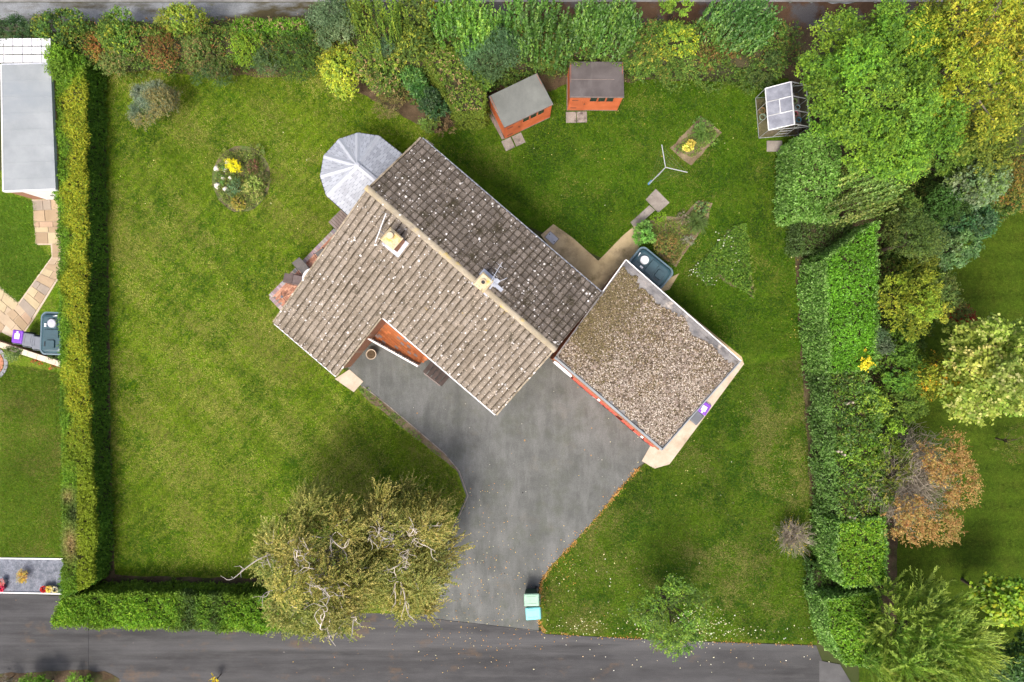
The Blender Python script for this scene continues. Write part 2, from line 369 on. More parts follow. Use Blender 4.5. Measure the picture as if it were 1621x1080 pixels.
# driveway with its kerb
sheet('driveway', [(540, 560), (700, 500), (900, 540), (1048, 700), (1030, 726), (1012, 738), (985, 768), (945, 818), (905, 862), (870, 898), (855, 920), (850, 945), (853, 1000), (760, 988), (672, 978), (676, 955), (689, 880), (705, 850), (725, 815), (738, 785), (725, 748), (701, 720), (652, 678), (609, 642), (573, 613), (555, 590)], .008, MAT['drive'])
kb = MB()
def kerb_path(pts, w, h, mb, z0=0.0):
    W = [P(x, y, z0) for x, y in pts]
    for a, b in zip(W[:-1], W[1:]):
        L = (b - a).length; m = max(1, round(L / .6)); d = (b - a).normalized()
        for k in range(m):
            c = a.lerp(b, (k + .5) / m); mb.box((c.x, c.y, z0 + h / 2), (L / m - .008, w, h), math.atan2(d.y, d.x))
kerb_path([(575, 612), (612, 640), (655, 676), (704, 718), (727, 746), (741, 785), (728, 815), (708, 850), (692, 880)], .045, .03, kb)
kb.build('driveway_kerb', MAT['slab_grey'])['kind'] = 'structure'
dj = MB(); dj.tube([P(672, 978, .0), P(760, 988, .0), P(856, 999, .0)], .022, 4); dj.tube([P(140, 950, -.012), P(140, 1100, -.012)], .022, 4)
dj.build('tarmac_joint', MAT['dark_gutter'])['kind'] = 'structure'
sheet('kerbside_soil', [(566, 614), (576, 612), (612, 640), (655, 676), (704, 718), (728, 748), (714, 738), (660, 695), (610, 655), (580, 632)], .012, MAT['dry_soil'], wob=.03)
# concrete paths
sheet('concrete_path', [(856, 372), (876, 355), (906, 376), (947, 413), (960, 400), (985, 374), (1005, 357), (1018, 373), (1010, 395), (1024, 410), (1060, 440), (1075, 433), (1060, 458), (1030, 470), (960, 500), (930, 470)], .03, MAT['concrete'], thick=.06)
sheet('concrete_path', [(1172, 570), (1178, 576), (1060, 735), (1036, 742), (1016, 730), (1030, 705), (1050, 712)], .03, MAT['slab_pale'], thick=.06)
sheet('concrete_path', [(975, 400), (1174, 565), (1178, 577), (1160, 580), (960, 420)], .026, MAT['concrete'], thick=.05)
sheet('back_path', [(998, 352), (1028, 325), (1037, 333), (1005, 362)], .024, MAT['slab_grey'], thick=.05)
sheet('stepping_slab', [(1022, 316), (1038, 299), (1060, 321), (1042, 337)], .034, MAT['slab_grey'], thick=.06)
sheet('corner_slab', [(530, 600), (553, 585), (575, 604), (560, 621)], .034, MAT['slab_pale'], thick=.06)
sheet('patio_corner_slab', [(664, 228), (674, 220), (687, 229), (680, 240)], .034, MAT['slab_grey'], thick=.06)
sheet('greenhouse_slab', [(1214, 223), (1238, 223), (1238, 240), (1214, 240)], .034, MAT['slab_grey'], thick=.06)
# beds cut into the lawns
MAT['bed_soil'] = surf('weedy_soil', (.10, .10, .04), (.17, .135, .075), 2.2, layers=[((.09, .15, .03), 1.6, .46, .62), ((.05, .05, .02), 4.0, .52, .64)], gscale=20, grain=.4, bstr=.9, bdist=.04)
sheet('round_bed', circle_px(382, 283, 46, wob=.03, seed=3, ry=53), .012, MAT['bed_soil'])
sheet('rectangular_bed', [(1061, 235), (1108, 184), (1143, 210), (1094, 263)], .012, MAT['dry_soil'], wob=.04)
sheet('long_bed', [(1018, 360), (1040, 342), (1075, 345), (1105, 318), (1128, 322), (1118, 355), (1090, 392), (1070, 424), (1045, 405)], .012, MAT['dry_soil'], wob=.05)
sheet('triangular_bed', [(1096, 430), (1162, 358), (1180, 356), (1189, 420), (1194, 476), (1180, 466), (1137, 436), (1121, 452)], .012, MAT['bed_soil'], wob=.13)

# ------------------------------------------------------------------ the bungalow: roof frame (a along the ridge, t down a slope)
ZR, SL = 4.7, .31
A0 = P(580, 297, ZR); B0 = P(878, 553, ZR)
dv = (B0 - A0); dv.z = 0; RL = dv.length; dv.normalize()
nv = Vector((dv.y, -dv.x, 0))                       # towards the drive
if nv.y > 0: nv = -nv
ANG = math.atan2(dv.y, dv.x)
def RT(a, t, h=0.0, side=1):
    p = A0 + dv * a + nv * (t * side)
    return Vector((p.x, p.y, ZR - SL * t + h))
def at_house(px, py, z):
    q = P(px, py, z) - A0
    return q.x * dv.x + q.y * dv.y, q.x * nv.x + q.y * nv.y
TW, GA = .2917, .298
A_S, A_D, T_M, T_W, T_N = .12, 3.94, 13 * GA, 25 * GA, 11 * GA
house_loc = A0 + dv * 5 + nv * .5; house_loc.z = 0
house = thing('bungalow', house_loc, 'brick bungalow with a lichen covered tiled roof in the middle of its lawns', 'house')

def tile_material(name, a, b, white, yellow, moss, chan=.0, row=.3):
    m = N(name)
    def dot(vec, off):
        r = m.n('ShaderNodeVectorMath', operation='DOT_PRODUCT'); m.l(m.pos, r.inputs[0]); r.inputs[1].default_value = vec
        return m.math('SUBTRACT', r.outputs['Value'], off)
    aa = m.math('FLOOR', m.math('DIVIDE', dot((dv.x, dv.y, 0), A0.x * dv.x + A0.y * dv.y + A_S), TW))
    tt = m.math('FLOOR', m.math('DIVIDE', dot((nv.x, nv.y, 0), A0.x * nv.x + A0.y * nv.y), GA))
    cv = m.n('ShaderNodeCombineXYZ'); m.l(aa, cv.inputs[0]); m.l(tt, cv.inputs[1])
    w = m.n('ShaderNodeTexWhiteNoise'); m.l(cv.outputs[0], w.inputs['Vector'])
    col = m.mix(w.outputs['Value'], a, b)
    fa = m.math('FRACT', m.math('DIVIDE', dot((dv.x, dv.y, 0), A0.x * dv.x + A0.y * dv.y + A_S), TW))
    if chan: # dirt, moss and painted-in shade in the channels between the rolls
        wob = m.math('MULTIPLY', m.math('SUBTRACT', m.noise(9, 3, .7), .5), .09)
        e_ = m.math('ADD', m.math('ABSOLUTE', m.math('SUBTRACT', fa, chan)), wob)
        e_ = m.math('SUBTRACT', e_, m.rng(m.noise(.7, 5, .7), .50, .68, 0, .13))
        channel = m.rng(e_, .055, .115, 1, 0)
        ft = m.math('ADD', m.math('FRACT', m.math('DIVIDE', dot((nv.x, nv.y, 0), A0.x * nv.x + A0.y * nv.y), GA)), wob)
        butt = m.math('MULTIPLY', m.rng(m.math('ABSOLUTE', m.math('SUBTRACT', ft, .5)), .40, .46, 0, 1), row)  # shade at the lower ends of the courses, painted as dark lines
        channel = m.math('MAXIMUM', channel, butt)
    col = m.mix(m.rng(m.noise(.8, 6, .65), .45, .7, 0, .7), col, tuple(x * .72 for x in a))
    col = m.mix(m.rng(m.noise(5, 5, .75), .5, .75, 0, .7), col, tuple(min(1, x * 1.35) for x in b))
    col = m.mix(m.rng(m.noise(1.6, 6, .75), 1 - moss - .12, 1 - moss, 0, .85), col, (.035, .03, .014))
    col = m.mix(m.rng(m.noise(.55, 5, .8), 1 - yellow, 1.06 - yellow, 0, .8), col, (.42, .30, .09))
    g = m.noise(26, 4, .75)
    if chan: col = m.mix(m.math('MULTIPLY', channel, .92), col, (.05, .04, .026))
    col = m.mix(1.0, col, m.n_gray(m.rng(g, .3, .7, .62, 1.38)), 'MULTIPLY')
    clus = m.rng(m.noise(.8, 4, .7), .42, .56)
    col = m.mix(m.math('MULTIPLY', m.spots(7, .40, .80), clus), col, (.60, .58, .55)); col = m.mix(m.spots(11, .38, .87), col, (.70, .69, .67))
    col = m.mix(m.spots(17, .42, .72), col, tuple(min(1, x * 1.9) for x in b))
    col = m.mix(m.spots(4.2, .27, .93), col, white)
    return m.finish(col, .92, g, .6, .012, .2)
MAT['tile_sw'] = tile_material('pale_tile', (.205, .172, .130), (.275, .236, .188), (.70, .68, .65), .325, .31, .93, .25)
MAT['tile_ne'] = tile_material('dark_tile', (.098, .084, .070), (.165, .142, .120), (.75, .74, .73), .28, .36, .05, .95)  # darker tile colours for the slope away from the drive
MAT['ridge'] = surf('ridge_concrete', (.30, .255, .175), (.40, .35, .26), 1.6, layers=[((.50, .37, .10), .9, .56, .66), ((.23, .20, .16), 2.5, .55, .7)], spots=[((.74, .72, .68), 4, .4, .8)], gscale=30, grain=.2)

PROF = [(0, .0), (.012, .0), (.04, .036), (.085, .050), (.18, .050), (.225, .038), (.252, .0), (TW - .002, .0)]
def tile_mesh(name, mat):
    vs = []; n = len(PROF)
    for (yy, h) in ((0.0, .0), (GA + .012, .034), (GA + .012, -.006)):
        for x, z in PROF: vs.append((x, -yy, z * (1 if h >= 0 else 1) + h))
    fs = [(r * n + i, (r + 1) * n + i, (r + 1) * n + i + 1, r * n + i + 1) for r in range(2) for i in range(n - 1)]
    me = bpy.data.meshes.new(name); me.from_pydata(vs, [], fs); me.materials.append(mat); return me
def tile_matrix(a, t, side):
    """local x along the courses, local -y down the slope"""
    down = Vector((nv.x * side, nv.y * side, -SL)).normalized(); x = dv * (1 if side > 0 else -1)
    y = -down; z = x.cross(y)
    o = RT(a if side > 0 else a + TW, t, .03 + random.uniform(-.003, .004), side)
    m = Matrix.Identity(4)
    for i, c in enumerate((x, y, z)): m.col[i][:3] = c
    j = Matrix.Rotation(random.gauss(0, .006), 4, 'Z')
    m.translation = o - house_loc
    return m @ j
slots = []
for side, tmax in ((1, T_M), (-1, T_N)):
    for i in range(36):
        if side > 0: rows = 25 if i < 13 else 13
        else: rows = 11
        for r in range(rows): slots.append((side, A_S + i * TW, r * GA))
def seen_area(s):
    c = RT(s[1] + TW / 2, s[2] + GA / 2, 0, s[0]); v = Vector((0, 0, CAM_H)) - c
    nrm = Vector((nv.x * s[0] * SL, nv.y * s[0] * SL, 1)).normalized()
    return nrm.dot(v.normalized()) / v.length_squared
slots.sort(key=seen_area, reverse=True)
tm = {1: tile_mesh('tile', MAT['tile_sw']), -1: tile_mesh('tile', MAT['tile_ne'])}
roofs = {}
for side in (1, -1):
    mb = MB()
    if side > 0:
        pl = [(A_S, 0), (A_S + 36 * TW, 0), (A_S + 36 * TW, T_M), (A_S + 13 * TW, T_M), (A_S + 13 * TW, T_W), (A_S, T_W)]
    else: pl = [(A_S, 0), (A_S + 36 * TW, 0), (A_S + 36 * TW, T_N), (A_S, T_N)]
    e = .02
    n = len(pl); top = [RT(a, t - (e if t > 0 else 0), .0, side) for a, t in pl]; bot = [v - Vector((0, 0, .13)) for v in top]
    mb.add(top + bot, [tuple(range(n)), tuple(range(2 * n - 1, n - 1, -1))] + [(i, (i + 1) % n, n + (i + 1) % n, n + i) for i in range(n)])
    roofs[side] = mb.build('roof_slope', MAT['dark_timber'], house, house_loc)
rest = {1: MB(), -1: MB()}
for k, s in enumerate(slots):
    M4 = tile_matrix(s[1], s[2], s[0])
    if k < 300:
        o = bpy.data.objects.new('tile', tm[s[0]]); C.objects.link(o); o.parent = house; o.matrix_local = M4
    else:
        me = tm[s[0]]
        rest[s[0]].add([M4 @ v.co for v in me.vertices], [tuple(p.vertices) for p in me.polygons])
for side in (1, -1):
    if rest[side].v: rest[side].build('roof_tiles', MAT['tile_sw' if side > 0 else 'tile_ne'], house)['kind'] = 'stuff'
# ridge tiles, verges, gutters
nr = 24
MAT['verge'] = surf('verge_mortar', (.24, .20, .14), (.36, .31, .23), 2.2, spots=[((.66, .64, .60), 5, .4, .72)], layers=[((.10, .08, .05), 1.6, .52, .66)], gscale=30, grain=.25)
for i in range(nr):
    a0, a1 = -.02 + i * (RL + .06) / nr, -.02 + (i + 1) * (RL + .06) / nr + .03
    mb = MB(); vs = []; seg = 7
    for a, gr in ((a0, 0), (a1, .012)):
        for j in range(seg):
            th = math.pi * (j / (seg - 1)); 
            p = A0 + dv * a + nv * (.135 + gr) * math.cos(th); vs.append(Vector((p.x, p.y, ZR + .02 + (.085 + gr) * math.sin(th) + random.uniform(-.004, .004))))
    vs += [v - Vector((0, 0, .02)) for v in vs]
    fs = [(j, j + 1, seg + j + 1, seg + j) for j in range(seg - 1)] + [(seg, seg + 1, 3 * seg + 1, 3 * seg), tuple(range(seg)), tuple(range(2 * seg - 1, seg - 1, -1))]
    mb.add(vs, fs); mb.build('ridge_tile', MAT['ridge'], house, house_loc)
def verge(a, t0, t1, side, mat, w=.07, h=.08):
    mb = MB(); m = max(1, round((t1 - t0) / GA))
    for k in range(m):
        p = RT(a, t0 + (k + .5) * (t1 - t0) / m, .035, side); d = Vector((nv.x * side, nv.y * side, -SL)).normalized()
        rot = d.to_track_quat('X', 'Z').to_matrix()
        q = [rot @ Vector((x * GA * .49, y * (w + random.uniform(-.01, .02)) / 2, z * h / 2)) + p for z in (-1, 1) for x, y in ((-1, -1), (1, -1), (1, 1), (-1, 1))]
        mb.add(q, [(3, 2, 1, 0), (4, 5, 6, 7), (0, 1, 5, 4), (1, 2, 6, 5), (2, 3, 7, 6), (3, 0, 4, 7)])
    return mb.build('verge', mat, house, house_loc)
AE = A_S + 36 * TW
verge(A_S - .03, .1, T_W, 1, MAT['verge']); verge(A_S - .03, .1, T_N, -1, MAT['verge'])
verge(AE + .03, .1, T_M, 1, MAT['verge']); verge(AE + .03, .1, T_N, -1, MAT['tile_ne'], .06)
verge(A_S + 13 * TW + .02, T_M + .05, T_W, 1, MAT['verge'], .06)
def eave(a0, a1, t, side):
    mb = MB(); c0, c1 = RT(a0, t + .03, -.09, side), RT(a1, t + .03, -.09, side)
    mb.box((c0 + c1) / 2, ((c1 - c0).length, .02, .17), ANG)
    f = mb.build('fascia', MAT['white'], house, house_loc)
    g_ = MB(); off = Vector((nv.x * side, nv.y * side, 0)) * .035; m = 8
    for k in range(m + 1): pass
    L = (c1 - c0).length; vs = []
    for p in (c0 + off, c1 + off):
        for j in range(7):
            th = math.pi * j / 6; vs.append(p + Vector((nv.x * side, nv.y * side, 0)) * (-.022 * math.cos(th)) + Vector((0, 0, .04 - .04 * math.sin(th))))
    vs += [v + Vector((0, 0, -.006)) for v in vs]
    g_.add(vs, [(j, j + 1, 7 + j + 1, 7 + j) for j in range(6)] + [(14 + j, 14 + j + 1, 21 + j + 1, 21 + j) for j in range(6)] + [(0, 7, 21, 14), (6, 13, 27, 20)])
    g_.build('gutter', MAT['upvc'], f, None) if False else g_.build('gutter', MAT['upvc'], house, house_loc)
eave(A_S + 13 * TW + .05, AE, T_M, 1); eave(A_S, A_S + 13 * TW, T_W, 1); eave(A_S, AE, T_N, -1)
# walls up to the underside of the roof
wl = MB(); ZF = .62
W_A0, W_A1, W_AD, W_TN, W_TM, W_TW = A_S + .12, AE - .12, A_S + 13 * TW - .14, T_N - .35, T_M - .35, T_W - .3
outline = [(W_A0, -W_TN), (W_A1, -W_TN), (W_A1, 0), (W_A1, W_TM), (W_AD, W_TM), (W_AD, W_TW), (W_A0, W_TW), (W_A0, 0)]
def wall_pt(a, t, top):
    p = RT(a, abs(t), -.14, 1 if t >= 0 else -1)
    return Vector((p.x, p.y, p.z if top else 0.0))
for (a, b) in zip(outline, outline[1:] + outline[:1]):
    wl.quad(wall_pt(*a, False), wall_pt(*b, False), wall_pt(*b, True), wall_pt(*a, True))
walls = wl.build('wall', MAT['brick'], house, house_loc)
def wall_window(a, t, along_d, w, z0, z1, name='window'):
    """a framed window (or door) standing 3 cm proud of the wall; along_d: runs along the ridge direction"""
    p = RT(a, abs(t), 0, 1 if t >= 0 else -1); u = dv if along_d else nv; nn = (nv if t > 0 else -nv) if along_d else (dv if a > 4.5 or (t > T_M) and a > 2 else -dv)
    c = Vector((p.x, p.y, (z0 + z1) / 2)) + nn * .03; ra = math.atan2(u.y, u.x)
    mb = MB(); h = z1 - z0
    for s in (-1, 1):
        q = c + u * (s * (w / 2 - .03)); mb.box(q, (.06, .07, h), ra); mb.box(c + Vector((0, 0, s * (h / 2 - .03))), (w - .13, .066, .06), ra)
    mb.box(c, (.05, .06, h - .13), ra)
    fr = mb.build(name, MAT['upvc'], house, house_loc)
    gp = MB(); gp.box(c - nn * .01, (w - .12, .02, h - .12), ra); gp.build('pane', MAT['glass_dark'], fr, house_loc)
wall_window(6.0, W_TM, True, 1.8, 1.5, 2.6); wall_window(8.6, W_TM, True, 1.8, 1.5, 2.6); wall_window(4.6, W_TM, True, .95, .65, 2.65, 'door')
wall_window(2.0, W_TW, True, 2.0, .9, 1.9); wall_window(3.0, -W_TN, True, 1.2, 1.5, 2.6); wall_window(7.0, -W_TN, True, 1.5, 1.5, 2.6)

# chimneys
def chimney(px, py, ztop, sx, sy, pots, skirt):
    a, t = at_house(px, py, ztop); base = RT(a, abs(t), 0, 1 if t >= 0 else -1).z - .6
    c = A0 + dv * a + nv * t
    mb = MB(); mb.box((c.x, c.y, (base + ztop - .09) / 2), (sx, sy, ztop - .09 - base), ANG)
    st = mb.build('chimney', MAT['brick'], house, house_loc)
    mb = MB(); mb.box((c.x, c.y, ztop - .05), (sx + .06, sy + .06, .08), ANG); mb.box((c.x, c.y, ztop + .02), (sx - .04, sy - .04, .07), ANG, 1.25)
    mb.build('chimney_cap', MAT['ridge_y'], st, house_loc)
    for (du, dw, r, hh, open_) in pots:
        q = c + dv * du + nv * dw
        mb = MB()
        if open_: mb.lathe((q.x, q.y, ztop + .03), [(r * .95, 0), (r, hh), (r * .72, hh), (r * .66, .02)], 16)
        else: mb.lathe((q.x, q.y, ztop + .03), [(r, 0), (r, hh), (r * .9, hh + .03), (.02, hh + .035)], 16)
        mb.build('chimney_pot', MAT['pot_clay'], st, house_loc)
        if open_:
            mb = MB(); mb.lathe((q.x, q.y, ztop + .032), [(r * .66, 0), (r * .66, .035)], 14); mb.build('flue', MAT['dark_gutter'], st, house_loc)
    mb = MB()
    for (du, dw, lx, ly) in skirt:
        q = c + dv * du + nv * dw; aa, tt = a + du, t + dw
        pz = 0
        sg = 1 if tt >= 0 else -1
        vs = []
        for x, y in ((-1, -1), (1, -1), (1, 1), (-1, 1)):
            w = q + dv * (x * lx / 2) + nv * (y * ly / 2); ty = tt + y * ly / 2
            vs.append(Vector((w.x, w.y, ZR - SL * abs(ty) + .135)))
        vs += [v - Vector((0, 0, .05)) for v in vs]
        mb.add(vs, [(0, 1, 2, 3), (7, 6, 5, 4), (0, 1, 5, 4), (1, 2, 6, 5), (2, 3, 7, 6), (3, 0, 4, 7)])
    mb.build('flashing', MAT['lead'], st, house_loc)
    return c
MAT['ridge_y'] = surf('mortar_lichen', (.50, .40, .22), (.58, .50, .36), 3, layers=[((.60, .38, .08), 3.0, .52, .64), ((.10, .085, .06), 4.5, .6, .7)], gscale=30, grain=.25)
MAT['pot_clay'] = surf('chimney_clay', (.50, .40, .26), (.60, .50, .34), 5, grain=.15)
c1 = chimney(620, 378, 5.55, .62, .58, [(-.1, -.06, .15, .16, False)], [(0, .36, .9, .18), (.38, .05, .2, .75), (-.36, .05, .14, .75)])
c2 = chimney(765, 447, 5.35, .52, .58, [(.0, 0, .12, .12, True)], [(0, -.40, .85, .2), (-.34, -.05, .16, .8), (.36, -.1, .2, .9), (.55, -.28, .5, .16)])
# TV aerial clamped to the first chimney
ta = thing('tv_aerial', (c1.x, c1.y, 4.4), 'white television aerial lying along the roof slope beside the taller chimney', 'aerial')
p0, p1 = P(611, 338, 5.1), P(594, 384, 5.0)
mb = MB(); mb.tube([p0, p1], .022, 6); mb.build('boom', MAT['upvc'], ta, ta.location)
mb = MB()
for k in range(9):
    q = p0.lerp(p1, k / 8); s = Vector(((p1 - p0).y, -(p1 - p0).x, 0)).normalized() * (.09 if k else .2); mb.tube([q - s, q + s], .008, 4)
mb.build('element', MAT['grey_plastic'], ta, ta.location)
mb = MB(); mb.tube([p0.lerp(p1, .6), (c1.x, c1.y, 5.3)], .016, 6); mb.build('mast', MAT['grey_plastic'], ta, ta.location)
a2 = thing('tv_aerial', (c2.x, c2.y, 4.3), 'thin spindly aerial rods on the small square chimney', 'aerial')
q0 = P(778, 444, 5.6)
mb = MB(); mb.tube([P(776, 452, 4.9), q0], .016, 6); mb.build('mast', MAT['lead'], a2, a2.location)
mb = MB(); mb.tube([q0, P(795, 415, 5.65)], .011, 4); mb.tube([P(777, 452, 5.6), P(803, 440, 5.6)], .011, 4)
for f in (.3, .55, .8):
    q = q0.lerp(P(795, 415, 5.65), f); mb.tube([q - dv * .14, q + dv * .14], .006, 4)
mb.build('element', MAT['lead'], a2, a2.location)

# ------------------------------------------------------------------ raised brick terrace, railing and timber steps in the corner of the house
ZT = .6
tp = [P(582, 531, ZT), P(664, 576, ZT), P(676, 570, ZT)]
inner = RT(A_S + 13 * TW - .15, T_M - .36); inner.z = ZT
aj, tj = at_house(676, 570, ZT); a_i, t_i = at_house(582, 531, ZT)
back = A0 + dv * aj + nv * (T_M - .36); back.z = ZT
left = A0 + dv * (A_S + 13 * TW - .15) + nv * t_i; left.z = ZT
tpoly = [(v.x, v.y) for v in (left, tp[1], tp[2], back, inner)]
ter = tag(empty('terrace', (left.x, left.y, 0)), kind='structure')
mb = MB(); mb.prism(tpoly, .0, ZT - .03); mb.build('terrace_base', MAT['brick'], ter, ter.location)
def inside(p, poly):
    c = False; n = len(poly)
    for i in range(n):
        x1, y1 = poly[i]; x2, y2 = poly[(i + 1) % n]
        if (y1 > p[1]) != (y2 > p[1]) and p[0] < (x2 - x1) * (p[1] - y1) / (y2 - y1) + x1: c = not c
    return c
def pavers(poly, z, w, l, ang, cols, h=.03, joint=.01, stagger=True, weights=None, bed=.0):
    mb = MB(); ca, sa = math.cos(ang), math.sin(ang)
    us = [p[0] * ca + p[1] * sa for p in poly]; vs = [-p[0] * sa + p[1] * ca for p in poly]
    v = min(vs); r = 0
    while v < max(vs):
        u = min(us) + (l / 2 if (stagger and r % 2) else 0) - l
        while u < max(us):
            cu, cv = u + l / 2, v + w / 2; x, y = cu * ca - cv * sa, cu * sa + cv * ca
            if inside((x, y), poly):
                c = random.choices(cols, weights)[0]; k = random.uniform(.82, 1.18)
                mb.box((x, y, z + h / 2 + random.uniform(-.003, .003)), (l - joint, w - joint, h), ang, col=tuple(q * k for q in c))
            u += l
        v += w; r += 1
    return mb
pv = pavers(tpoly, ZT - .03, .105, .215, ANG, [(.52, .18, .065), (.44, .14, .05), (.26, .20, .18)], weights=[6, 3, 1.6])
pv.build('terrace_pavers', MAT['tint'], ter, ter.location)['kind'] = 'stuff'
ra0, ra1 = P(583, 533, ZT), P(664, 578, ZT); ru = (ra1 - ra0); RLn = ru.length; ru.normalize(); rz_ = math.atan2(ru.y, ru.x)
rail = thing('railing', ra0, 'white and dark balustrade along the front of the orange brick terrace', 'railing')
for nm, zz, w, mt in (('top_rail', .92, .08, 'white'), ('bottom_rail', .10, .12, 'dark_timber')):
    m_ = MB(); m_.box(ra0 + ru * (RLn / 2) + Vector((0, 0, zz)), (RLn, w, .045), rz_); m_.build(nm, MAT[mt], rail, ra0)
nb = 22
for k in range(nb):
    m_ = MB(); m_.box(ra0 + ru * ((k + .5) * RLn / nb) + Vector((0, 0, .5)), (.05, .03, .72), rz_); m_.build('baluster', MAT['white' if k % 3 else 'grey_plastic'], rail, ra0)
for k in (0, 1):
    m_ = MB(); m_.box((ra0 if k == 0 else ra1) + Vector((0, 0, .46)), (.09, .09, .96), rz_); m_.build('post', MAT['white'], rail, ra0)
s0_, s1_ = P(680, 580.5, ZT - .06), P(705, 600, .10); st0 = s0_
steps = thing('timber_steps', (st0.x, st0.y, 0), 'dark timber steps down from the brick terrace to the drive', 'steps')
for k in range(5):
    q = s0_.lerp(s1_, k / 4); m_ = MB(); m_.box(q, (.20, .80, .045), ANG); m_.build('tread', MAT['dark_timber'], steps, steps.location)
for s in (-1, 1):
    o_ = nv * (s * .42); m_ = MB(); m_.tube([s0_ + o_ + Vector((0, 0, -.06)), s1_ + o_ + Vector((0, 0, -.06))], .04, 4); m_.build('stringer', MAT['timber'], steps, steps.location)

# patio on the garden side
pat = [P(x, y, .05) for x, y in ((425, 468), (531, 362), (560, 385), (470, 515))]
patio = tag(empty('patio', (pat[0].x, pat[0].y, 0)), kind='structure')
ppoly = [(v.x, v.y) for v in pat]
pang = math.atan2(pat[1].y - pat[0].y, pat[1].x - pat[0].x)
mb = MB(); mb.prism(ppoly, -.02, .03); mb.build('patio_bed', MAT['slab_grey'], patio, patio.location)
cx_, cy_ = sum(p[0] for p in ppoly) / 4, sum(p[1] for p in ppoly) / 4
ins = [P(x, y, .05) for x, y in ((431, 467), (532, 366), (556, 388), (466, 504))]
pavers([(v.x, v.y) for v in ins], .03, .105, .21, pang, [(.42, .20, .125), (.50, .26, .17), (.36, .17, .11)], joint=.012).build('red_pavers', MAT['tint'], patio, patio.location)['kind'] = 'stuff'
mb = MB()
def soldier(a, b, mb, w=.2, s=.105, z=.03, cols=((.30, .25, .235), (.37, .31, .29), (.25, .21, .20))):
    d = (b - a); L = d.length; d.normalize(); ang = math.atan2(d.y, d.x); nn = Vector((-d.y, d.x, 0))
    for k in range(int(L / s)):
        q = a + d * ((k + .5) * s); mb.box((q.x, q.y, z + .016 + random.uniform(0, .004)), (s - .012, w, .032), ang, col=tuple(x * random.uniform(.85, 1.15) for x in random.choice(cols)))
soldier(P(428, 469, .05), P(531, 364, .05), mb); soldier(P(428, 470, .05), P(468, 512, .05), mb)
mb.build('edging_pavers', MAT['tint'], patio, patio.location)['kind'] = 'stuff'
dq = P(541, 352, .16)
ds = thing('doorstep', (dq.x, dq.y, 0), 'grey slatted timber doorstep beside the tiled conservatory', 'step')
for k in range(7):
    q = dq + Vector((math.cos(pang), math.sin(pang), 0)) * ((k - 3) * .135)
    m_ = MB(); m_.box((q.x, q.y, .15), (.115, .95, .04), pang); m_.build('slat', MAT['timber'], ds, ds.location)
m_ = MB(); m_.box((dq.x, dq.y, .065), (.9, .8, .125), pang); m_.build('frame', MAT['dark_timber'], ds, ds.location)
# garden furniture
tc = P(495, 441, .72); tb = thing('garden_table', (tc.x, tc.y, .05), 'round white garden table mostly tucked under the roof edge', 'table')
m_ = MB(); m_.lathe((tc.x, tc.y, .70), [(.50, 0), (.52, .015), (.5, .03)], 28); m_.build('tabletop', MAT['white'], tb, tb.location)
m_ = MB(); m_.lathe((tc.x, tc.y, .06), [(.22, 0), (.2, .03), (.03, .06), (.03, .64)], 14); m_.build('pedestal', MAT['grey_plastic'], tb, tb.location)
MAT['sling'] = surf('grey_mesh_fabric', (.11, .105, .10), (.16, .15, .145), 3, gscale=45, grain=.15)
MAT['sling2'] = surf('brown_mesh_fabric', (.14, .11, .105), (.19, .155, .15), 3, gscale=45, grain=.15)
def garden_chair(px, py, rz, label, mat):
    c = P(px, py, .45)
    t = thing('garden_chair', (c.x, c.y, .06), label, 'chair', rz, 'chairs on the brick patio')
    m_ = MB(); m_.box((0, 0, .40), (.46, .46, .025)); m_.build('seat', mat, t)
    m_ = MB(); m_.box((0, .38, .60), (.46, .42, .022), tilt=Matrix.Rotation(math.radians(40), 3, 'X')); m_.build('backrest', mat, t)
    for sx in (-1, 1):
        for sy in (-1, 1):
            m_ = MB(); m_.tube([(sx * .25, sy * .22, .40), (sx * .27, sy * .27, .0)], .014, 5); m_.build('leg', MAT['black_metal'], t)
        m_ = MB(); m_.tube([(sx * .26, -.25, .40), (sx * .26, -.22, .60), (sx * .26, .36, .58)], .014, 5); m_.build('armrest', MAT['black_metal'], t)
garden_chair(482, 427, math.radians(38), 'slate grey patio chair with its back to the lawn, nearer the conservatory', MAT['sling'])
garden_chair(470, 444, math.radians(78), 'brownish mesh patio chair with its back to the lawn, nearer the patio corner', MAT['sling2'])
garden_chair(509, 403, math.radians(215), 'patio chair of which only a dark corner shows nearest the slatted doorstep', MAT['sling'])
garden_chair(464, 482, math.radians(200), 'patio chair of which only a grey corner shows by the patio tip', MAT['sling'])
bs = P(447, 470, .3); sd = thing('plant_stand', (bs.x, bs.y, .06), 'spindly black wire stand with crossed legs on the patio corner', 'stand')
m_ = MB()
for k in range(4):
    a = k * math.pi / 2 + .5; m_.tube([(bs.x, bs.y, .35), (bs.x + .32 * math.cos(a), bs.y + .32 * math.sin(a), .07)], .011, 5)
m_.build('leg', MAT['black_metal'], sd, sd.location)
m_ = MB(); m_.lathe((bs.x, bs.y, .34), [(.06, 0), (.07, .05), (.05, .06)], 12); m_.build('hub', MAT['grey_plastic'], sd, sd.location)
# planter in the corner below the terrace
pp = P(587.5, 561, .4); po = thing('planter', (pp.x, pp.y, .008), 'round stone planter of bare soil by the house wall under the terrace', 'planter')
m_ = MB(); m_.lathe((pp.x, pp.y, .01), [(.19, 0), (.24, .36), (.26, .38), (.26, .42), (.225, .42), (.22, .36)], 24); m_.build('pot', MAT['slab_pale'], po, po.location, True)
m_ = MB(); m_.lathe((pp.x, pp.y, .34), [(.225, 0), (.2, .04), (.02, .055)], 20); m_.build('soil', MAT['soil'], po, po.location)
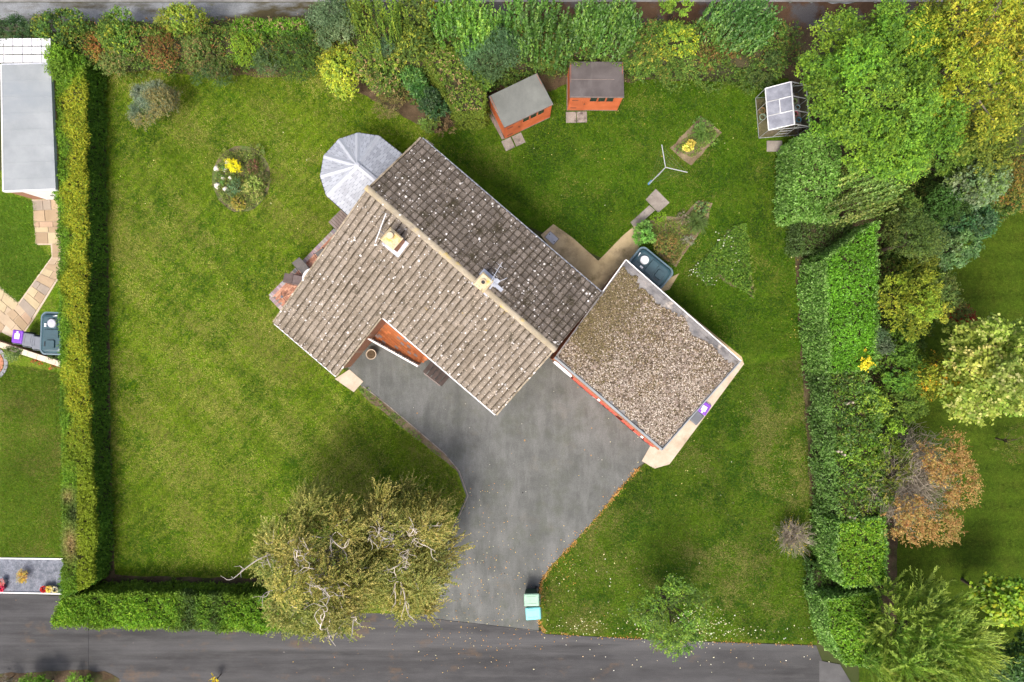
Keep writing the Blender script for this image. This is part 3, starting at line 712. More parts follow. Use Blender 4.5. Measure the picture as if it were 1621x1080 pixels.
# ------------------------------------------------------------------ conservatory with a tiled polygonal roof
ZC, ZA = 2.35, 3.35
ev = [P(x, y, ZC) for x, y in ((547.6, 337), (517, 309.4), (507.4, 279), (513, 247), (536.5, 221), (566.4, 211), (599.7, 215.7), (635.8, 244))]
ev[0] = ev[0] + (ev[0] - ev[1]).normalized() * .35; ev[7] = ev[7] + (ev[7] - ev[6]).normalized() * .35
apex = P(566, 262, ZA); rend = P(589, 281, ZA); rend = rend + (rend - apex).normalized() * .25
cons = thing('conservatory', (apex.x, apex.y, 0), 'many sided conservatory with a pale grey tiled roof against the house end', 'conservatory')
MAT['shingle'] = tinted('slate_shingle', .45, .06, 20, .45, .05)
MAT['deck'] = plain('dark_roof_deck', (.17, .18, .20))
MAT['hip'] = plain('grey_hip_cap', (.42, .445, .485), .4, .5, .05)
def shingle_facet(a, b, tb, ta_, rows=11, w=.19):
    """courses between the eave a-b and the top edge ta_-tb, every shingle a tilted quad of its own"""
    mb = MB(); nrm = (b - a).cross(ta_ - a).normalized()
    if nrm.z < 0: nrm = -nrm
    for r in range(rows):
        f0, f1 = r / rows, min(1, (r + .97) / rows)
        l0, r0, l1, r1 = a.lerp(ta_, f0), b.lerp(tb, f0), a.lerp(ta_, f1), b.lerp(tb, f1)
        m = max(1, round((r0 - l0).length / w)); off = .5 if r % 2 else 0
        cuts = [0] + [(k + off) / m for k in range(0 if off else 1, m)] + [1]
        for u0, u1 in zip(cuts[:-1], cuts[1:]):
            g_ = (.014 / max(.05, (r0 - l0).length))
            q = [l0.lerp(r0, u0 + g_) + nrm * .028, l0.lerp(r0, u1 - g_) + nrm * .028, l1.lerp(r1, u1) + nrm * .004, l1.lerp(r1, u0) + nrm * .004]
            q += [q[0] - nrm * .03, q[1] - nrm * .03]
            k = random.uniform(.82, 1.14); mb.add(q, [(0, 1, 2, 3), (4, 5, 1, 0)], (.34 * k, .365 * k, .405 * k))
    return mb
for i in range(7):
    a, b = ev[i], ev[i + 1]
    tl, tr = (rend, apex) if i == 0 else ((apex, rend) if i == 6 else (apex, apex))
    deck = MB(); deck.add([a, b, tr, tl] if tl != tr else [a, b, tl], [(0, 1, 2, 3)] if tl != tr else [(0, 1, 2)])
    dk = deck.build('roof_panel', MAT['deck'], cons, cons.location)
    s = shingle_facet(a, b, tr, tl).build('shingles', MAT['shingle'], dk, cons.location); s['kind'] = 'stuff'
up = Vector((0, 0, .035))
def cap(a, b, w):
    d = (b - a).normalized(); s = Vector((-d.y, d.x, 0)).normalized() * w
    m_ = MB(); v = [a - s + up * .3, a + up * 2.2, a + s + up * .3, b - s + up * .3, b + up * 2.2, b + s + up * .3]
    m_.add(v, [(0, 1, 4, 3), (1, 2, 5, 4), (0, 2, 1), (3, 4, 5)]); return m_
for i in range(1, 7): cap(ev[i], apex, .115).build('hip_cap', MAT['hip'], cons, cons.location)
cap(apex - (rend - apex).normalized() * .1, rend, .12).build('ridge_cap', MAT['hip'], cons, cons.location)
m_ = MB(); m_.tube([v + Vector((0, 0, -.03)) for v in ev], .05, 6); m_.build('gutter', MAT['dark_gutter'], cons, cons.location)
m_ = MB(); m_.lathe(apex + up, [(.13, 0), (.12, .06), (.03, .1)], 10); m_.build('finial_cap', MAT['hip'], cons, cons.location)
cen = sum(ev, Vector()) / 8; inr = [cen + (v - cen) * .93 for v in ev]
m_ = MB()
for a, b in zip(inr[:-1], inr[1:]):
    m_.quad((a.x, a.y, 0), (b.x, b.y, 0), (b.x, b.y, .6), (a.x, a.y, .6))
m_.build('dwarf_wall', MAT['brick'], cons, cons.location)
for a, b in zip(inr[:-1], inr[1:]):
    m_ = MB(); m_.quad((a.x, a.y, .6), (b.x, b.y, .6), (b.x, b.y, ZC - .05), (a.x, a.y, ZC - .05)); w_ = m_.build('window', MAT['glass_dark'], cons, cons.location)
    m_ = MB()
    for f in (0.02, .5, .98):
        q = a.lerp(b, f); m_.box((q.x, q.y, (ZC + .55) / 2), (.07, .07, ZC - .65), math.atan2(b.y - a.y, b.x - a.x))
    for z in (.63, ZC - .1):
        q = a.lerp(b, .5); m_.box((q.x, q.y, z), ((b - a).length - .08, .065, .06), math.atan2(b.y - a.y, b.x - a.x))
    m_.build('frame', MAT['upvc'], w_, cons.location)

# ------------------------------------------------------------------ flat roofed garage
ZG = 2.65
gN, gE, gS, gW = P(990, 412, ZG), P(1172, 572, ZG), P(1048, 712, ZG), P(878, 566, ZG)
gar = thing('garage', ((gN + gS) / 2).to_tuple()[:2] + (0,), 'flat roofed garage under brown gravel and moss joined to the bungalow', 'garage')
gl = gar.location
gwin = RT(AE - .1, 1.6); 
gpoly = [(v.x, v.y) for v in (gN, gE, gS, gW)]
gNW = gN + (gW - gN) * .02
m_ = MB(); m_.prism(gpoly, ZG - .18, ZG - .02); m_.build('roof_slab', MAT['felt_old'], gar, gl)
gu = (gE - gN).normalized(); gv_ = (gS - gE).normalized()
GANG = math.atan2(gu.y, gu.x)
def strip(a, b, w, z, h, mat, name, inset=0.0):
    d = (b - a); L = d.length; d.normalize(); nn = Vector((-d.y, d.x, 0)); c = (a + b) / 2
    if nn.dot(Vector(gl) - c) < 0: nn = -nn
    c = c + nn * inset; m_ = MB(); m_.box((c.x, c.y, z), (L, w, h), math.atan2(d.y, d.x)); return m_.build(name, mat, gar, gl)
strip(gN, gE, .045, ZG + .0, .17, MAT['white'], 'fascia', -.02); strip(gE, gS, .05, ZG - .01, .14, MAT['felt_blue'], 'fascia', .0)
strip(gS, gW, .10, ZG - .01, .14, MAT['felt_blue'], 'fascia', .0); strip(gN, gN.lerp(gW, .32), .04, ZG + .01, .16, MAT['white'], 'fascia', .0)
strip(gN, gE, .16, ZG + .012, .05, MAT['felt_old'], 'roof_kerb', .10)
# walls: the drive side stands a little forward of the roof edge
fw = (gS - gE).normalized() * 0 + Vector((-gv_.y, gv_.x, 0)) * 0
nS = Vector((-(gW - gS).normalized().y, (gW - gS).normalized().x, 0))
if nS.dot(Vector(gl) - gS) > 0: nS = -nS
wS, wW = gS + nS * .12 - (gS - gW).normalized() * .05, gW + nS * .12
wpoly = [(v.x, v.y) for v in (gN + gv_ * .12 + gu * .1, gE + gv_ * .12 - gu * .12, wS - gu * 0, wW)]
m_ = MB(); m_.prism(wpoly, 0, ZG - .2); m_.build('wall', MAT['brick'], gar, gl)
dS = (gS - gW).normalized(); SL_ = (gS - gW).length; dang = math.atan2(dS.y, dS.x)
MAT['door_red'] = MAT['red_door']
for f0, f1 in ((.20, .425), (.455, .615), (.66, .765), (.775, .83), (.865, .96)):
    c = gW + dS * (SL_ * (f0 + f1) / 2) + nS * .15; c.z = ZG / 2 - .15
    m_ = MB(); m_.box(c, (SL_ * (f1 - f0) - .02, .07, ZG - .5), dang)
    n_ = max(2, int(SL_ * (f1 - f0) / .22))
    for k in range(n_):
        q = c + dS * (SL_ * (f1 - f0) * ((k + .5) / n_ - .5)) + nS * .04; m_.box(q, (.16, .03, ZG - .7), dang)
    dd = m_.build('garage_door', MAT['red_door'], gar, gl)
    m_ = MB(); m_.box(c + nS * .07 + Vector((0, 0, -.2)), (.18, .05, .05), dang); m_.build('handle', MAT['dark_gutter'], dd, gl)
for f in (.44, .845):
    c = gW + dS * (SL_ * f) + nS * .16; c.z = ZG / 2 - .12
    m_ = MB(); m_.box(c, (.14, .08, ZG - .35), dang); m_.build('post', MAT['white'], gar, gl)
c = gW + dS * (SL_ * .10) + nS * .15; c.z = ZG - .75
m_ = MB()
for s in (-1, 1): m_.box(c + dS * (s * .5), (.06, .12, 1.1), dang); m_.box(c + Vector((0, 0, s * .55)), (.94, .116, .06), dang)
wf = m_.build('window', MAT['upvc'], gar, gl)
m_ = MB(); m_.box(c - nS * .01, (.94, .05, 1.04), dang); m_.build('pane', MAT['glass_dark'], wf, gl)
# moss and chippings
MAT['moss_roof'] = surf('mossy_chippings', (.085, .066, .045), (.26, .205, .165), 5.5, layers=[((.34, .28, .24), 9.0, .54, .62), ((.045, .033, .018), 7.5, .54, .62)], gscale=30, grain=.4, bstr=1.0, bdist=.05, rough=1, lo=.42, hi=.58)
uL, vL = (gE - gN).length, (gS - gE).length
def gq(u, v): return gN + gu * u + gv_ * v
edge = []
q_ = random.Random(5)
def inr_(u, k): return .30 + .16 * math.sin(u * 1.3 + 1) + .12 * math.sin(u * 3.1) + q_.uniform(-.07, .07) + (.25 if 1.0 < u < 3.6 else 0) - (.25 if u < 1.2 else 0)
n_ = 60
for k in range(n_): u = .15 + (uL - .4) * k / (n_ - 1); edge.append((u, max(.16, inr_(u, k))))
for k in range(30): edge.append((uL - .05 - q_.uniform(0, .07), .3 + (vL - .5) * k / 29))
for k in range(n_): edge.append((uL - .22 - (uL - .4) * k / (n_ - 1), vL - .06 - q_.uniform(0, .10) - (.12 if 10 < k < 30 and k % 7 < 3 else 0)))
for k in range(30): edge.append((.06 + q_.uniform(0, .05), vL - .2 - (vL - .5) * k / 29))
epoly = edge
gwk = (gW - gN); 
bm = bmesh.new(); vs = []
def gmap(u, v):
    # the roof is not quite a rectangle: blend the two long sides
    fu, fv = u / uL, v / vL
    a = gN.lerp(gE, fu); b = gW.lerp(gS, fu); return a.lerp(b, fv)
for u, v in edge:
    p = gmap(u, v); vs.append(bm.verts.new((p.x - gl.x, p.y - gl.y, ZG + .012)))
es = [bm.edges.new((vs[i], vs[(i + 1) % len(vs)])) for i in range(len(vs))]
bmesh.ops.triangle_fill(bm, edges=es, use_beauty=True)
for f in bm.faces:
    f.normal_update()
    if f.normal.z < 0: f.normal_flip()
me = bpy.data.meshes.new('moss_bed'); bm.to_mesh(me); bm.free(); me.materials.append(MAT['moss_roof'])
o = bpy.data.objects.new('moss_bed', me); C.objects.link(o); o.parent = gar
def chips(name, pts, rmin, rmax, cols, weights, parent, off, mat, flat=.55):
    """many little irregular stones or moss lumps in one mesh (8 triangles each)"""
    n = len(pts); pts = np.asarray(pts, float)
    r = rng.uniform(rmin, rmax, n) * rng.uniform(.7, 1.2, n)
    a = rng.uniform(0, 6.28, n)
    base = np.array([[1, 0, 0], [0, 1, 0], [-1, 0, 0], [0, -1, 0], [0, 0, 1]], float)
    V = np.repeat(base[None], n, 0) * rng.uniform(.65, 1.25, (n, 5, 1))
    V[..., 2] *= flat
    ca, sa = np.cos(a)[:, None], np.sin(a)[:, None]
    X = V[..., 0] * ca - V[..., 1] * sa; Y = V[..., 0] * sa + V[..., 1] * ca
    V = np.stack([X, Y, V[..., 2]], -1) * r[:, None, None] + pts[:, None, :] - np.asarray(off, float)[None, None]
    tris = np.array([[0, 1, 4], [1, 2, 4], [2, 3, 4], [3, 0, 4]])
    Fi = (tris[None] + 5 * np.arange(n)[:, None, None]).reshape(-1, 3)
    ci = rng.choice(len(cols), n, p=np.array(weights) / sum(weights)); col = np.array(cols)[ci] * rng.uniform(.75, 1.25, (n, 1))
    return raw_mesh(name, V.reshape(-1, 3), Fi, np.repeat(col, 5, 0), mat, parent)
def raw_mesh(name, V, Fi, col, mat, parent=None):
    me = bpy.data.meshes.new(name); k = Fi.shape[1]; nf = len(Fi)
    me.vertices.add(len(V)); me.vertices.foreach_set('co', V.astype(np.float32).ravel())
    me.loops.add(nf * k); me.loops.foreach_set('vertex_index', Fi.astype(np.int32).ravel())
    me.polygons.add(nf); me.polygons.foreach_set('loop_start', np.arange(0, nf * k, k, dtype=np.int32))
    at = me.attributes.new('tint', 'FLOAT_COLOR', 'POINT')
    at.data.foreach_set('color', np.concatenate([col, np.ones((len(col), 1))], 1).astype(np.float32).ravel())
    me.update(calc_edges=True); me.materials.append(mat)
    o = bpy.data.objects.new(name, me); C.objects.link(o)
    if parent is not None: o.parent = parent
    return o
pts = []
while len(pts) < 32000:
    u, v = random.uniform(0, uL), random.uniform(0, vL)
    if inside((u, v), epoly) and (random.random() < .75 or math.sin(u * 1.9 + 2 * math.sin(v)) > -.2):
        p = gmap(u, v); pts.append((p.x, p.y, ZG + .01))
pa_ = np.array(pts); uu_ = (pa_[:, :2] - np.array(gN)[:2]) @ np.array(gu)[:2] / uL; vv_ = (pa_[:, :2] - np.array(gN)[:2]) @ np.array(gv_)[:2] / vL
pm_ = np.clip(.92 - .62 * uu_ - .42 * vv_ + .22 * np.sin(pa_[:, 0] * 2.1 + np.sin(pa_[:, 1] * 1.7) * 2) * np.sin(pa_[:, 1] * 2.6 + 1), .12, .95); mm_ = rng.random(len(pa_)) < pm_
thin_ = rng.random(len(pa_)) < .72 + .28 * np.sin(pa_[:, 0] * 3.1 + 2 * np.sin(pa_[:, 1] * 2.3))
ch = chips('roof_chippings', pa_[~mm_ & thin_], .018, .045, [(.36, .31, .25), (.50, .45, .38), (.10, .075, .05), (.20, .16, .12)], [3.6, 1.8, 2.2, 2.2], gar, gl, MAT['tint']); ch['kind'] = 'stuff'
ch = chips('mossy_chippings', pa_[mm_ & thin_], .02, .055, [(.21, .16, .10), (.055, .04, .022), (.13, .095, .055), (.10, .085, .03), (.34, .29, .22)], [2.0, 4, 3, 1.6, .9], gar, gl, MAT['tint']); ch['kind'] = 'stuff'
pts = []
while len(pts) < 5200:
    u, v = abs(random.gauss(0, 1.1)), random.uniform(0, vL * .8)
    if inside((u, v), epoly): p = gmap(u, v); pts.append((p.x, p.y, ZG + .015))
ch = chips('roof_moss', pts, .025, .055, [(.13, .105, .045), (.07, .056, .026), (.17, .135, .085)], [2, 2, 1], gar, gl, MAT['tint'], .45); ch['kind'] = 'stuff'

# ------------------------------------------------------------------ oil tanks
def rrect(hx, hy, r, n=5, k=1.0):
    out = []
    for cx, cy, a0 in ((hx - r, hy - r, 0), (-hx + r, hy - r, 90), (-hx + r, -hy + r, 180), (hx - r, -hy + r, 270)):
        for j in range(n + 1):
            a = math.radians(a0 + 90 * j / n); out.append(((cx + r * math.cos(a)) * k, (cy + r * math.sin(a)) * k))
    return out
def ring_loft(mb, rings):
    n = len(rings[0][0]); vs = []
    for poly, z in rings: vs += [(x, y, z) for x, y in poly]
    fs = [(r * n + i, r * n + (i + 1) % n, (r + 1) * n + (i + 1) % n, (r + 1) * n + i) for r in range(len(rings) - 1) for i in range(n)]
    fs += [tuple(range((len(rings) - 1) * n, len(rings) * n))]
    mb.add(vs, fs)
def oil_tank(loc, rz, label, capmat, s=1.0):
    t = thing('oil_tank', loc, label, 'oil tank', rz)
    L, W = .98 * s, .60 * s
    def bulge(poly, k=.10): return [(x * (1 + k * (1 - (y / W) ** 2) * (abs(x) > .6 * L)), y * (1 + k * (1 - (x / L) ** 2))) for x, y in poly]
    m_ = MB(); ring_loft(m_, [(bulge(rrect(L * .94, W * .92, .2)), .0), (bulge(rrect(L * .97, W * .95, .2)), .6), (bulge(rrect(L, W, .2)), 1.1), (bulge(rrect(L, W, .2)), 1.16), (bulge(rrect(L * .93, W * .88, .18)), 1.17), (bulge(rrect(L * .92, W * .87, .18)), 1.12)])
    m_.build('bund', MAT['tank_rim'], t)
    m_ = MB(); ring_loft(m_, [(bulge(rrect(L * .90, W * .85, .18), .08), 1.10), (bulge(rrect(L * .90, W * .85, .18), .08), 1.18), (bulge(rrect(L * .85, W * .76, .16), .06), 1.25), (rrect(L * .80, W * .66, .14), 1.28)])
    m_.build('lid', MAT['tank'], t)
    m_ = MB(); ring_loft(m_, [(rrect(L * .22, W * .62, .05), 1.27), (rrect(L * .20, W * .58, .05), 1.34)]); q = m_.build('rib', MAT['tank'], t); q.location = (L * .02, 0, 0)
    m_ = MB(); ring_loft(m_, [(rrect(L * .20, W * .36, .05), 1.27), (rrect(L * .18, W * .33, .05), 1.355)]); q = m_.build('inspection_panel', MAT['tank'], t); q.location = (L * .52, -.02, 0)
    m_ = MB(); m_.box((L * .52, -W * .5, 1.30), (.24, .03, .03)); m_.build('handle', MAT['dark_gutter'], t)
    m_ = MB(); ring_loft(m_, [(rrect(L * .26, W * .40, .05), 1.27), (rrect(L * .24, W * .37, .05), 1.33)]); q = m_.build('filler_panel', MAT['tank'], t); q.location = (-L * .48, .04, 0)
    m_ = MB(); m_.lathe((-L * .50, .06, 1.32), [(.21 * s, 0), (.21 * s, .07), (.18 * s, .10), (.02, .11)], 24); m_.build('filler_cap', capmat, t)
    m_ = MB(); m_.box((-L * .84, .12, 1.25), (.07, .22, .03), .25); m_.build('vent_label', MAT['upvc'], t)
    m_ = MB(); m_.box((-L * .40, -.28, 1.31), (.16, .09, .05)); m_.build('gauge', MAT['upvc'], t)
    return t
tq = P(1030, 424.5, 1.15)
oil_tank((tq.x, tq.y, .03), GANG + math.radians(2), 'dark teal oil tank with a bright white cap beside the mossy garage', MAT['upvc'])
MAT['cap_grey'] = plain('grey_cap', (.42, .43, .48), .5)
tq = P(84.5, 528, 1.15)
oil_tank((tq.x, tq.y, 0), math.radians(-92), 'slate blue oil tank with a grey cap half under the tall hedge', MAT['cap_grey'])

# ------------------------------------------------------------------ wheelie bins
def wheelie_bin(loc, rz, label, lidmat, bodymat, sticker=False, s=1.0):
    t = thing('wheelie_bin', loc, label, 'bin', rz, 'wheelie bins')
    m_ = MB(); m_.box((0, 0, .54), (.66 * s, .54 * s, .90), taper=.78); m_.build('body', bodymat, t)
    m_ = MB(); ring_loft(m_, [(rrect(.36 * s, .295 * s, .05), .985), (rrect(.365 * s, .30 * s, .05), 1.03), (rrect(.33 * s, .265 * s, .05), 1.06), (rrect(.30 * s, .235 * s, .04), 1.065)])
    for k in (-1, 1): m_.box((-.02, k * .17 * s, 1.07), (.46 * s, .025, .018))
    m_.build('lid', lidmat, t)
    m_ = MB(); m_.tube([(.37 * s, -.24 * s, .98), (.41 * s, -.24 * s, 1.0), (.41 * s, .24 * s, 1.0), (.37 * s, .24 * s, .98)], .018, 6); m_.build('handle', bodymat, t)
    for k in (-1, 1):
        m_ = MB(); m_.tube([(.28 * s, k * .24, .1), (.28 * s, k * .29, .1)], .1, 14); m_.build('wheel', MAT['black_metal'], t)
    if sticker:
        m_ = MB(); m_.box((-.02, 0, 1.072), (.26, .24, .012)); m_.box((-.21, 0, 1.072), (.10, .08, .012)); m_.build('label', MAT['white'], t)
MAT['pale_green'] = plain('faded_green_lid', (.27, .45, .33), .5, .4); MAT['turq'] = plain('turquoise_lid', (.17, .52, .53), .45, .45)
MAT['green_body'] = plain('green_bin', (.03, .075, .05), .5)
b = P(841.5, 949.5, 1.0); wheelie_bin((b.x, b.y, .008), math.radians(1), 'faded pale green wheelie bin on the drive at the lawn corner', MAT['pale_green'], MAT['green_body'])
b = P(844, 971, 1.0); wheelie_bin((b.x, b.y, .008), math.radians(4), 'turquoise wheelie bin nearest the lane beside the lawn corner', MAT['turq'], MAT['green_body'])
b = P(1114, 646, 1.0); wheelie_bin((b.x, b.y, .03), GANG + math.radians(90 + 10), 'purple lidded wheelie bin with a white sticker behind the garage', MAT['purple'], MAT['grey_plastic'], True, .82)
b = P(1102, 661, 1.0); wheelie_bin((b.x, b.y, .03), GANG + math.radians(90), 'plain grey wheelie bin next to the purple lid behind the garage', MAT['grey_plastic'], MAT['grey_plastic'], False, .82)
MAT['grey_lid'] = plain('grey_bin_lid', (.16, .175, .20), .5)
b = P(28.5, 533, 1.0); wheelie_bin((b.x, b.y, 0), math.radians(-98), 'purple lidded bin with a white sticker by the flagstone path', MAT['purple'], MAT['grey_plastic'], True, .86)
b = P(45, 538, 1.0); wheelie_bin((b.x, b.y, 0), math.radians(-100), 'grey wheelie bin in the middle of the row by the flagstones', MAT['grey_lid'], MAT['grey_plastic'], False, .86)
b = P(60.5, 543, 1.0); wheelie_bin((b.x, b.y, 0), math.radians(-97), 'grey wheelie bin standing right against the neighbour oil tank', MAT['grey_lid'], MAT['grey_plastic'], False, .86)

# ------------------------------------------------------------------ orange sheds
def shed(corners, zf, zb, label, feltmat, steps_px, lath=False):
    """corners (photo) of the roof: back left, back right, front right, front left"""
    z = [zb, zb, zf, zf]; R = [P(x, y, h) for (x, y), h in zip(corners, z)]
    ctr = sum(R, Vector()) / 4; t = thing('garden_shed', (ctr.x, ctr.y, 0), label, 'shed'); L = t.location
    u = (R[2] - R[3]); u.z = 0; wl_ = u.length; u.normalize(); b = Vector((-u.y, u.x, 0)); dp = (R[0] - R[3]); dp.z = 0; dl = abs(dp.dot(b)); ang = math.atan2(u.y, u.x)
    O = R[3].copy(); O.z = 0
    def at(x, y, h): return O + u * x + b * y + Vector((0, 0, h))
    def top(y): return zf + (zb - zf) * y / dl
    m_ = MB(); q = [at(0, 0, zf), at(wl_, 0, zf), at(wl_, dl, zb), at(0, dl, zb)]
    m_.add([v for v in q] + [v - Vector((0, 0, .05)) for v in q], [(0, 1, 2, 3), (7, 6, 5, 4), (0, 1, 5, 4), (1, 2, 6, 5), (2, 3, 7, 6), (3, 0, 4, 7)]); rf = m_.build('roof', feltmat, t, L)
    if lath:
        m_ = MB(); a_, b_ = at(.03, dl * .49, top(dl * .49) + .012), at(wl_ - .45, dl * .49, top(dl * .49) + .012); m_.tube([a_, b_], .013, 4); m_.build('lath', MAT['timber'], rf, L)
    # walls of horizontal boards, each a little proud at its lower edge
    i0, x1, y0, y1 = .06, wl_ - .06, .05, dl - .06
    def board_wall(pa, pb, ha, hb, nn, name, skip=None):
        m_ = MB(); nbd = int(max(ha, hb) / .125) + 1; hh = max(ha, hb) / nbd
        for k in range(nbd):
            z0, z1 = .06 + k * hh * .97, .06 + (k + 1) * hh * .97
            za, zb2 = min(z1, ha), min(z1, hb)
            if min(za, zb2) - z0 < .01: za = max(za, z0 + .01); zb2 = max(zb2, z0 + .01)
            o1, o2 = nn * .016, nn * .004
            m_.add([pa + o1 + Vector((0, 0, z0)), pb + o1 + Vector((0, 0, z0)), pb + o2 + Vector((0, 0, zb2)), pa + o2 + Vector((0, 0, za)), pa + Vector((0, 0, z0)), pb + Vector((0, 0, z0))], [(0, 1, 2, 3), (4, 5, 1, 0)])
        return m_.build(name, MAT['cedar'], t, L)
    hF, hB = top(y0) - .06, top(y1) - .06
    A_, B_, C_, D_ = at(i0, y0, 0), at(x1, y0, 0), at(x1, y1, 0), at(i0, y1, 0)
    board_wall(A_, B_, hF, hF, -b, 'wall'); board_wall(D_, A_, hB, hF, -u, 'wall'); board_wall(B_, C_, hF, hB, u, 'wall'); board_wall(C_, D_, hB, hB, b, 'wall')
    for q_, h_ in ((A_, hF), (B_, hF), (C_, hB), (D_, hB)):
        m_ = MB(); m_.box(q_ + Vector((0, 0, h_ / 2 + .03)), (.055, .055, h_ - .02), ang); m_.build('corner_post', MAT['cedar'], t, L)
    m_ = MB(); m_.box(at(wl_ / 2, dl / 2, .03), (wl_ - .02, dl - .04, .06), ang); m_.build('base', MAT['timber'], t, L)
    # door of upright boards at the left end, windows to its right
    m_ = MB(); dw = .74
    for k in range(7):
        q_ = at(i0 + .09 + (k + .5) * dw / 7, y0 - .03, (hF - .12) / 2 + .08); m_.box(q_, (dw / 7 - .012, .03, hF - .16), ang)
    dr = m_.build('door', MAT['cedar'], t, L)
    for z_ in (.45, hF - .45):
        m_ = MB(); m_.box(at(i0 + .24, y0 - .052, z_), (.3, .014, .035), ang); m_.build('hinge', MAT['black_metal'], dr, L)
    m_ = MB(); m_.box(at(i0 + dw - .02, y0 - .055, 1.0), (.04, .03, .12), ang); m_.build('handle', MAT['black_metal'], dr, L)
    wx0 = i0 + .90; ww = (x1 - .35 - wx0) / 3
    for k in range(3):
        m_ = MB(); c_ = at(wx0 + (k + .5) * ww, y0 - .03, hF - .33)
        for s in (-1, 1): m_.box(c_ + u * (s * (ww / 2 - .02)), (.035, .05, .6), ang); m_.box(c_ + Vector((0, 0, s * .285)), (ww - .075, .046, .03), ang)
        fr = m_.build('window', MAT['cedar'], t, L)
        m_ = MB(); m_.box(c_ + b * .0, (ww - .072, .03, .535), ang); m_.build('pane', MAT['glass_dark'], fr, L)
    m_ = MB(); m_.box(at(wl_ / 2, -.012, zf - .05), (wl_ + .01, .02, .1), ang); m_.build('fascia', MAT['timber'], t, L)
    return t
shed([(773.5, 152.5), (850, 117), (875.5, 164.5), (798, 201.5)], 2.0, 1.72, 'orange shed with a green grey felt roof, turned askew, nearer the house', MAT['felt_green'], None)
shed([(899, 97.5), (986, 97.5), (988, 153.5), (902, 153)], 2.0, 1.72, 'orange shed with a charcoal felt roof standing square under the laurels', MAT['felt_brown'], None, True)
def slab_pair(pxs, label_z, ang):
    t = tag(empty('shed_step', P(pxs[0][0], pxs[0][1], 0)), kind='structure')
    for (x, y) in pxs:
        c = P(x, y, .03); m_ = MB(); m_.box((c.x, c.y, .025), (PX(16), PX(17), .06), ang); m_.build('slab', MAT['slab_grey'], t, t.location)
slab_pair([(804.5, 228.5), (821, 221)], 0, math.radians(25)); slab_pair([(904, 186), (921, 185.5)], 0, math.radians(1))
m_ = MB(); q0_, q1_ = P(774, 178, .03), P(797, 220, .03); d_ = (q1_ - q0_); m_.box(((q0_ + q1_) / 2), (d_.length, .16, .06), math.atan2(d_.y, d_.x)); m_.build('shed_edging', MAT['timber'])['kind'] = 'structure'

# ------------------------------------------------------------------ greenhouse
gx = [P(1197, 161, 0), P(1253, 147, 0), P(1265, 210, 0), P(1202, 222, 0)]
gc = sum(gx, Vector()) / 4; gax = math.atan2((gx[0] - gx[3]).y, (gx[0] - gx[3]).x)
gh = thing('greenhouse', (gc.x, gc.y, 0), 'small aluminium greenhouse with whitened glass under the overhanging tree', 'greenhouse', gax)
GL, GW, GE_, GR = 1.0, .98, 1.35, 1.98            # half length, half width, eave, ridge; local x runs up the photo
MAT['milky'] = surf('whitened_glass', (.20, .21, .25), (.31, .325, .37), 3, rough=.25, grain=.1, spec=.5, bstr=.02)
mg = N('clear_glass'); tr = mg.n('ShaderNodeBsdfTransparent'); tr.inputs[0].default_value = (.86, .9, .88, 1); gs = mg.n('ShaderNodeBsdfGlossy'); gs.inputs['Roughness'].default_value = .05
mx = mg.n('ShaderNodeMixShader'); mx.inputs[0].default_value = .14; mg.l(tr.outputs[0], mx.inputs[1]); mg.l(gs.outputs[0], mx.inputs[2]); mg.l(mx.outputs[0], mg.out.inputs[0]); MAT['clear'] = mg.m
MAT['alu'] = plain('aluminium_bar', (.40, .41, .41), .4, .5, .05)
def gbar(a, b, r=.015, mat='alu', name='frame_bar'):
    m_ = MB(); m_.tube([a, b], r, 4); return m_.build(name, MAT[mat], gh)
for sy in (-1, 1):
    gbar((-GL, sy * GW, .05), (GL, sy * GW, .05)); gbar((-GL, sy * GW, GE_), (GL, sy * GW, GE_), .03, 'upvc' if sy > 0 else 'alu')
    for k in range(4):
        x = -GL + 2 * GL * k / 3; gbar((x, sy * GW, .05), (x, sy * GW, GE_)); gbar((x, sy * GW, GE_), (x, 0, GR), .026, 'upvc' if (sy > 0 and k in (0, 3)) else 'alu')
gbar((-GL, 0, GR), (GL, 0, GR), .034, 'upvc')
for sx in (-1, 1):
    gbar((sx * GL, -GW, .05), (sx * GL, GW, .05)); gbar((sx * GL, -.3, .05), (sx * GL, -.3, 1.78)); gbar((sx * GL, .3, .05), (sx * GL, .3, 1.78)); gbar((sx * GL, -GW, GE_), (sx * GL, GW, GE_), .02)
    gbar((sx * GL, -.3, .95), (sx * GL, .3, .95), .02); gbar((sx * GL, -.3, .5), (sx * GL, .3, .5), .018)
def gpane(vs, mat, name='pane'):
    m_ = MB(); m_.add(vs, [tuple(range(len(vs)))]); return m_.build(name, MAT[mat], gh)
for k in range(3):
    x0, x1 = -GL + 2 * GL * k / 3 + .02, -GL + 2 * GL * (k + 1) / 3 - .02
    gpane([(x0, GW, GE_ + .01), (x1, GW, GE_ + .01), (x1, .02, GR), (x0, .02, GR)], 'milky', 'roof_pane')
    gpane([(x0, -GW, GE_ + .01), (x1, -GW, GE_ + .01), (x1, -.02, GR), (x0, -.02, GR)], 'clear', 'roof_pane')
    for sy in (-1, 1): gpane([(x0, sy * GW, .07), (x1, sy * GW, .07), (x1, sy * GW, GE_ - .02), (x0, sy * GW, GE_ - .02)], 'clear', 'side_pane')
for sx in (-1, 1): gpane([(sx * GL, -GW, .07), (sx * GL, GW, .07), (sx * GL, GW, GE_), (sx * GL, 0, GR), (sx * GL, -GW, GE_)], 'clear', 'gable_pane')
vz = lambda y: GE_ + (GR - GE_) * (1 - y / GW) + .04
for a, b in (((-.35, .06), (-.35, .5)), ((-.35, .5), (.32, .5)), ((.32, .5), (.32, .06))): gbar((a[0], a[1], vz(a[1])), (b[0], b[1], vz(b[1])), .022, 'upvc', 'vent_frame')
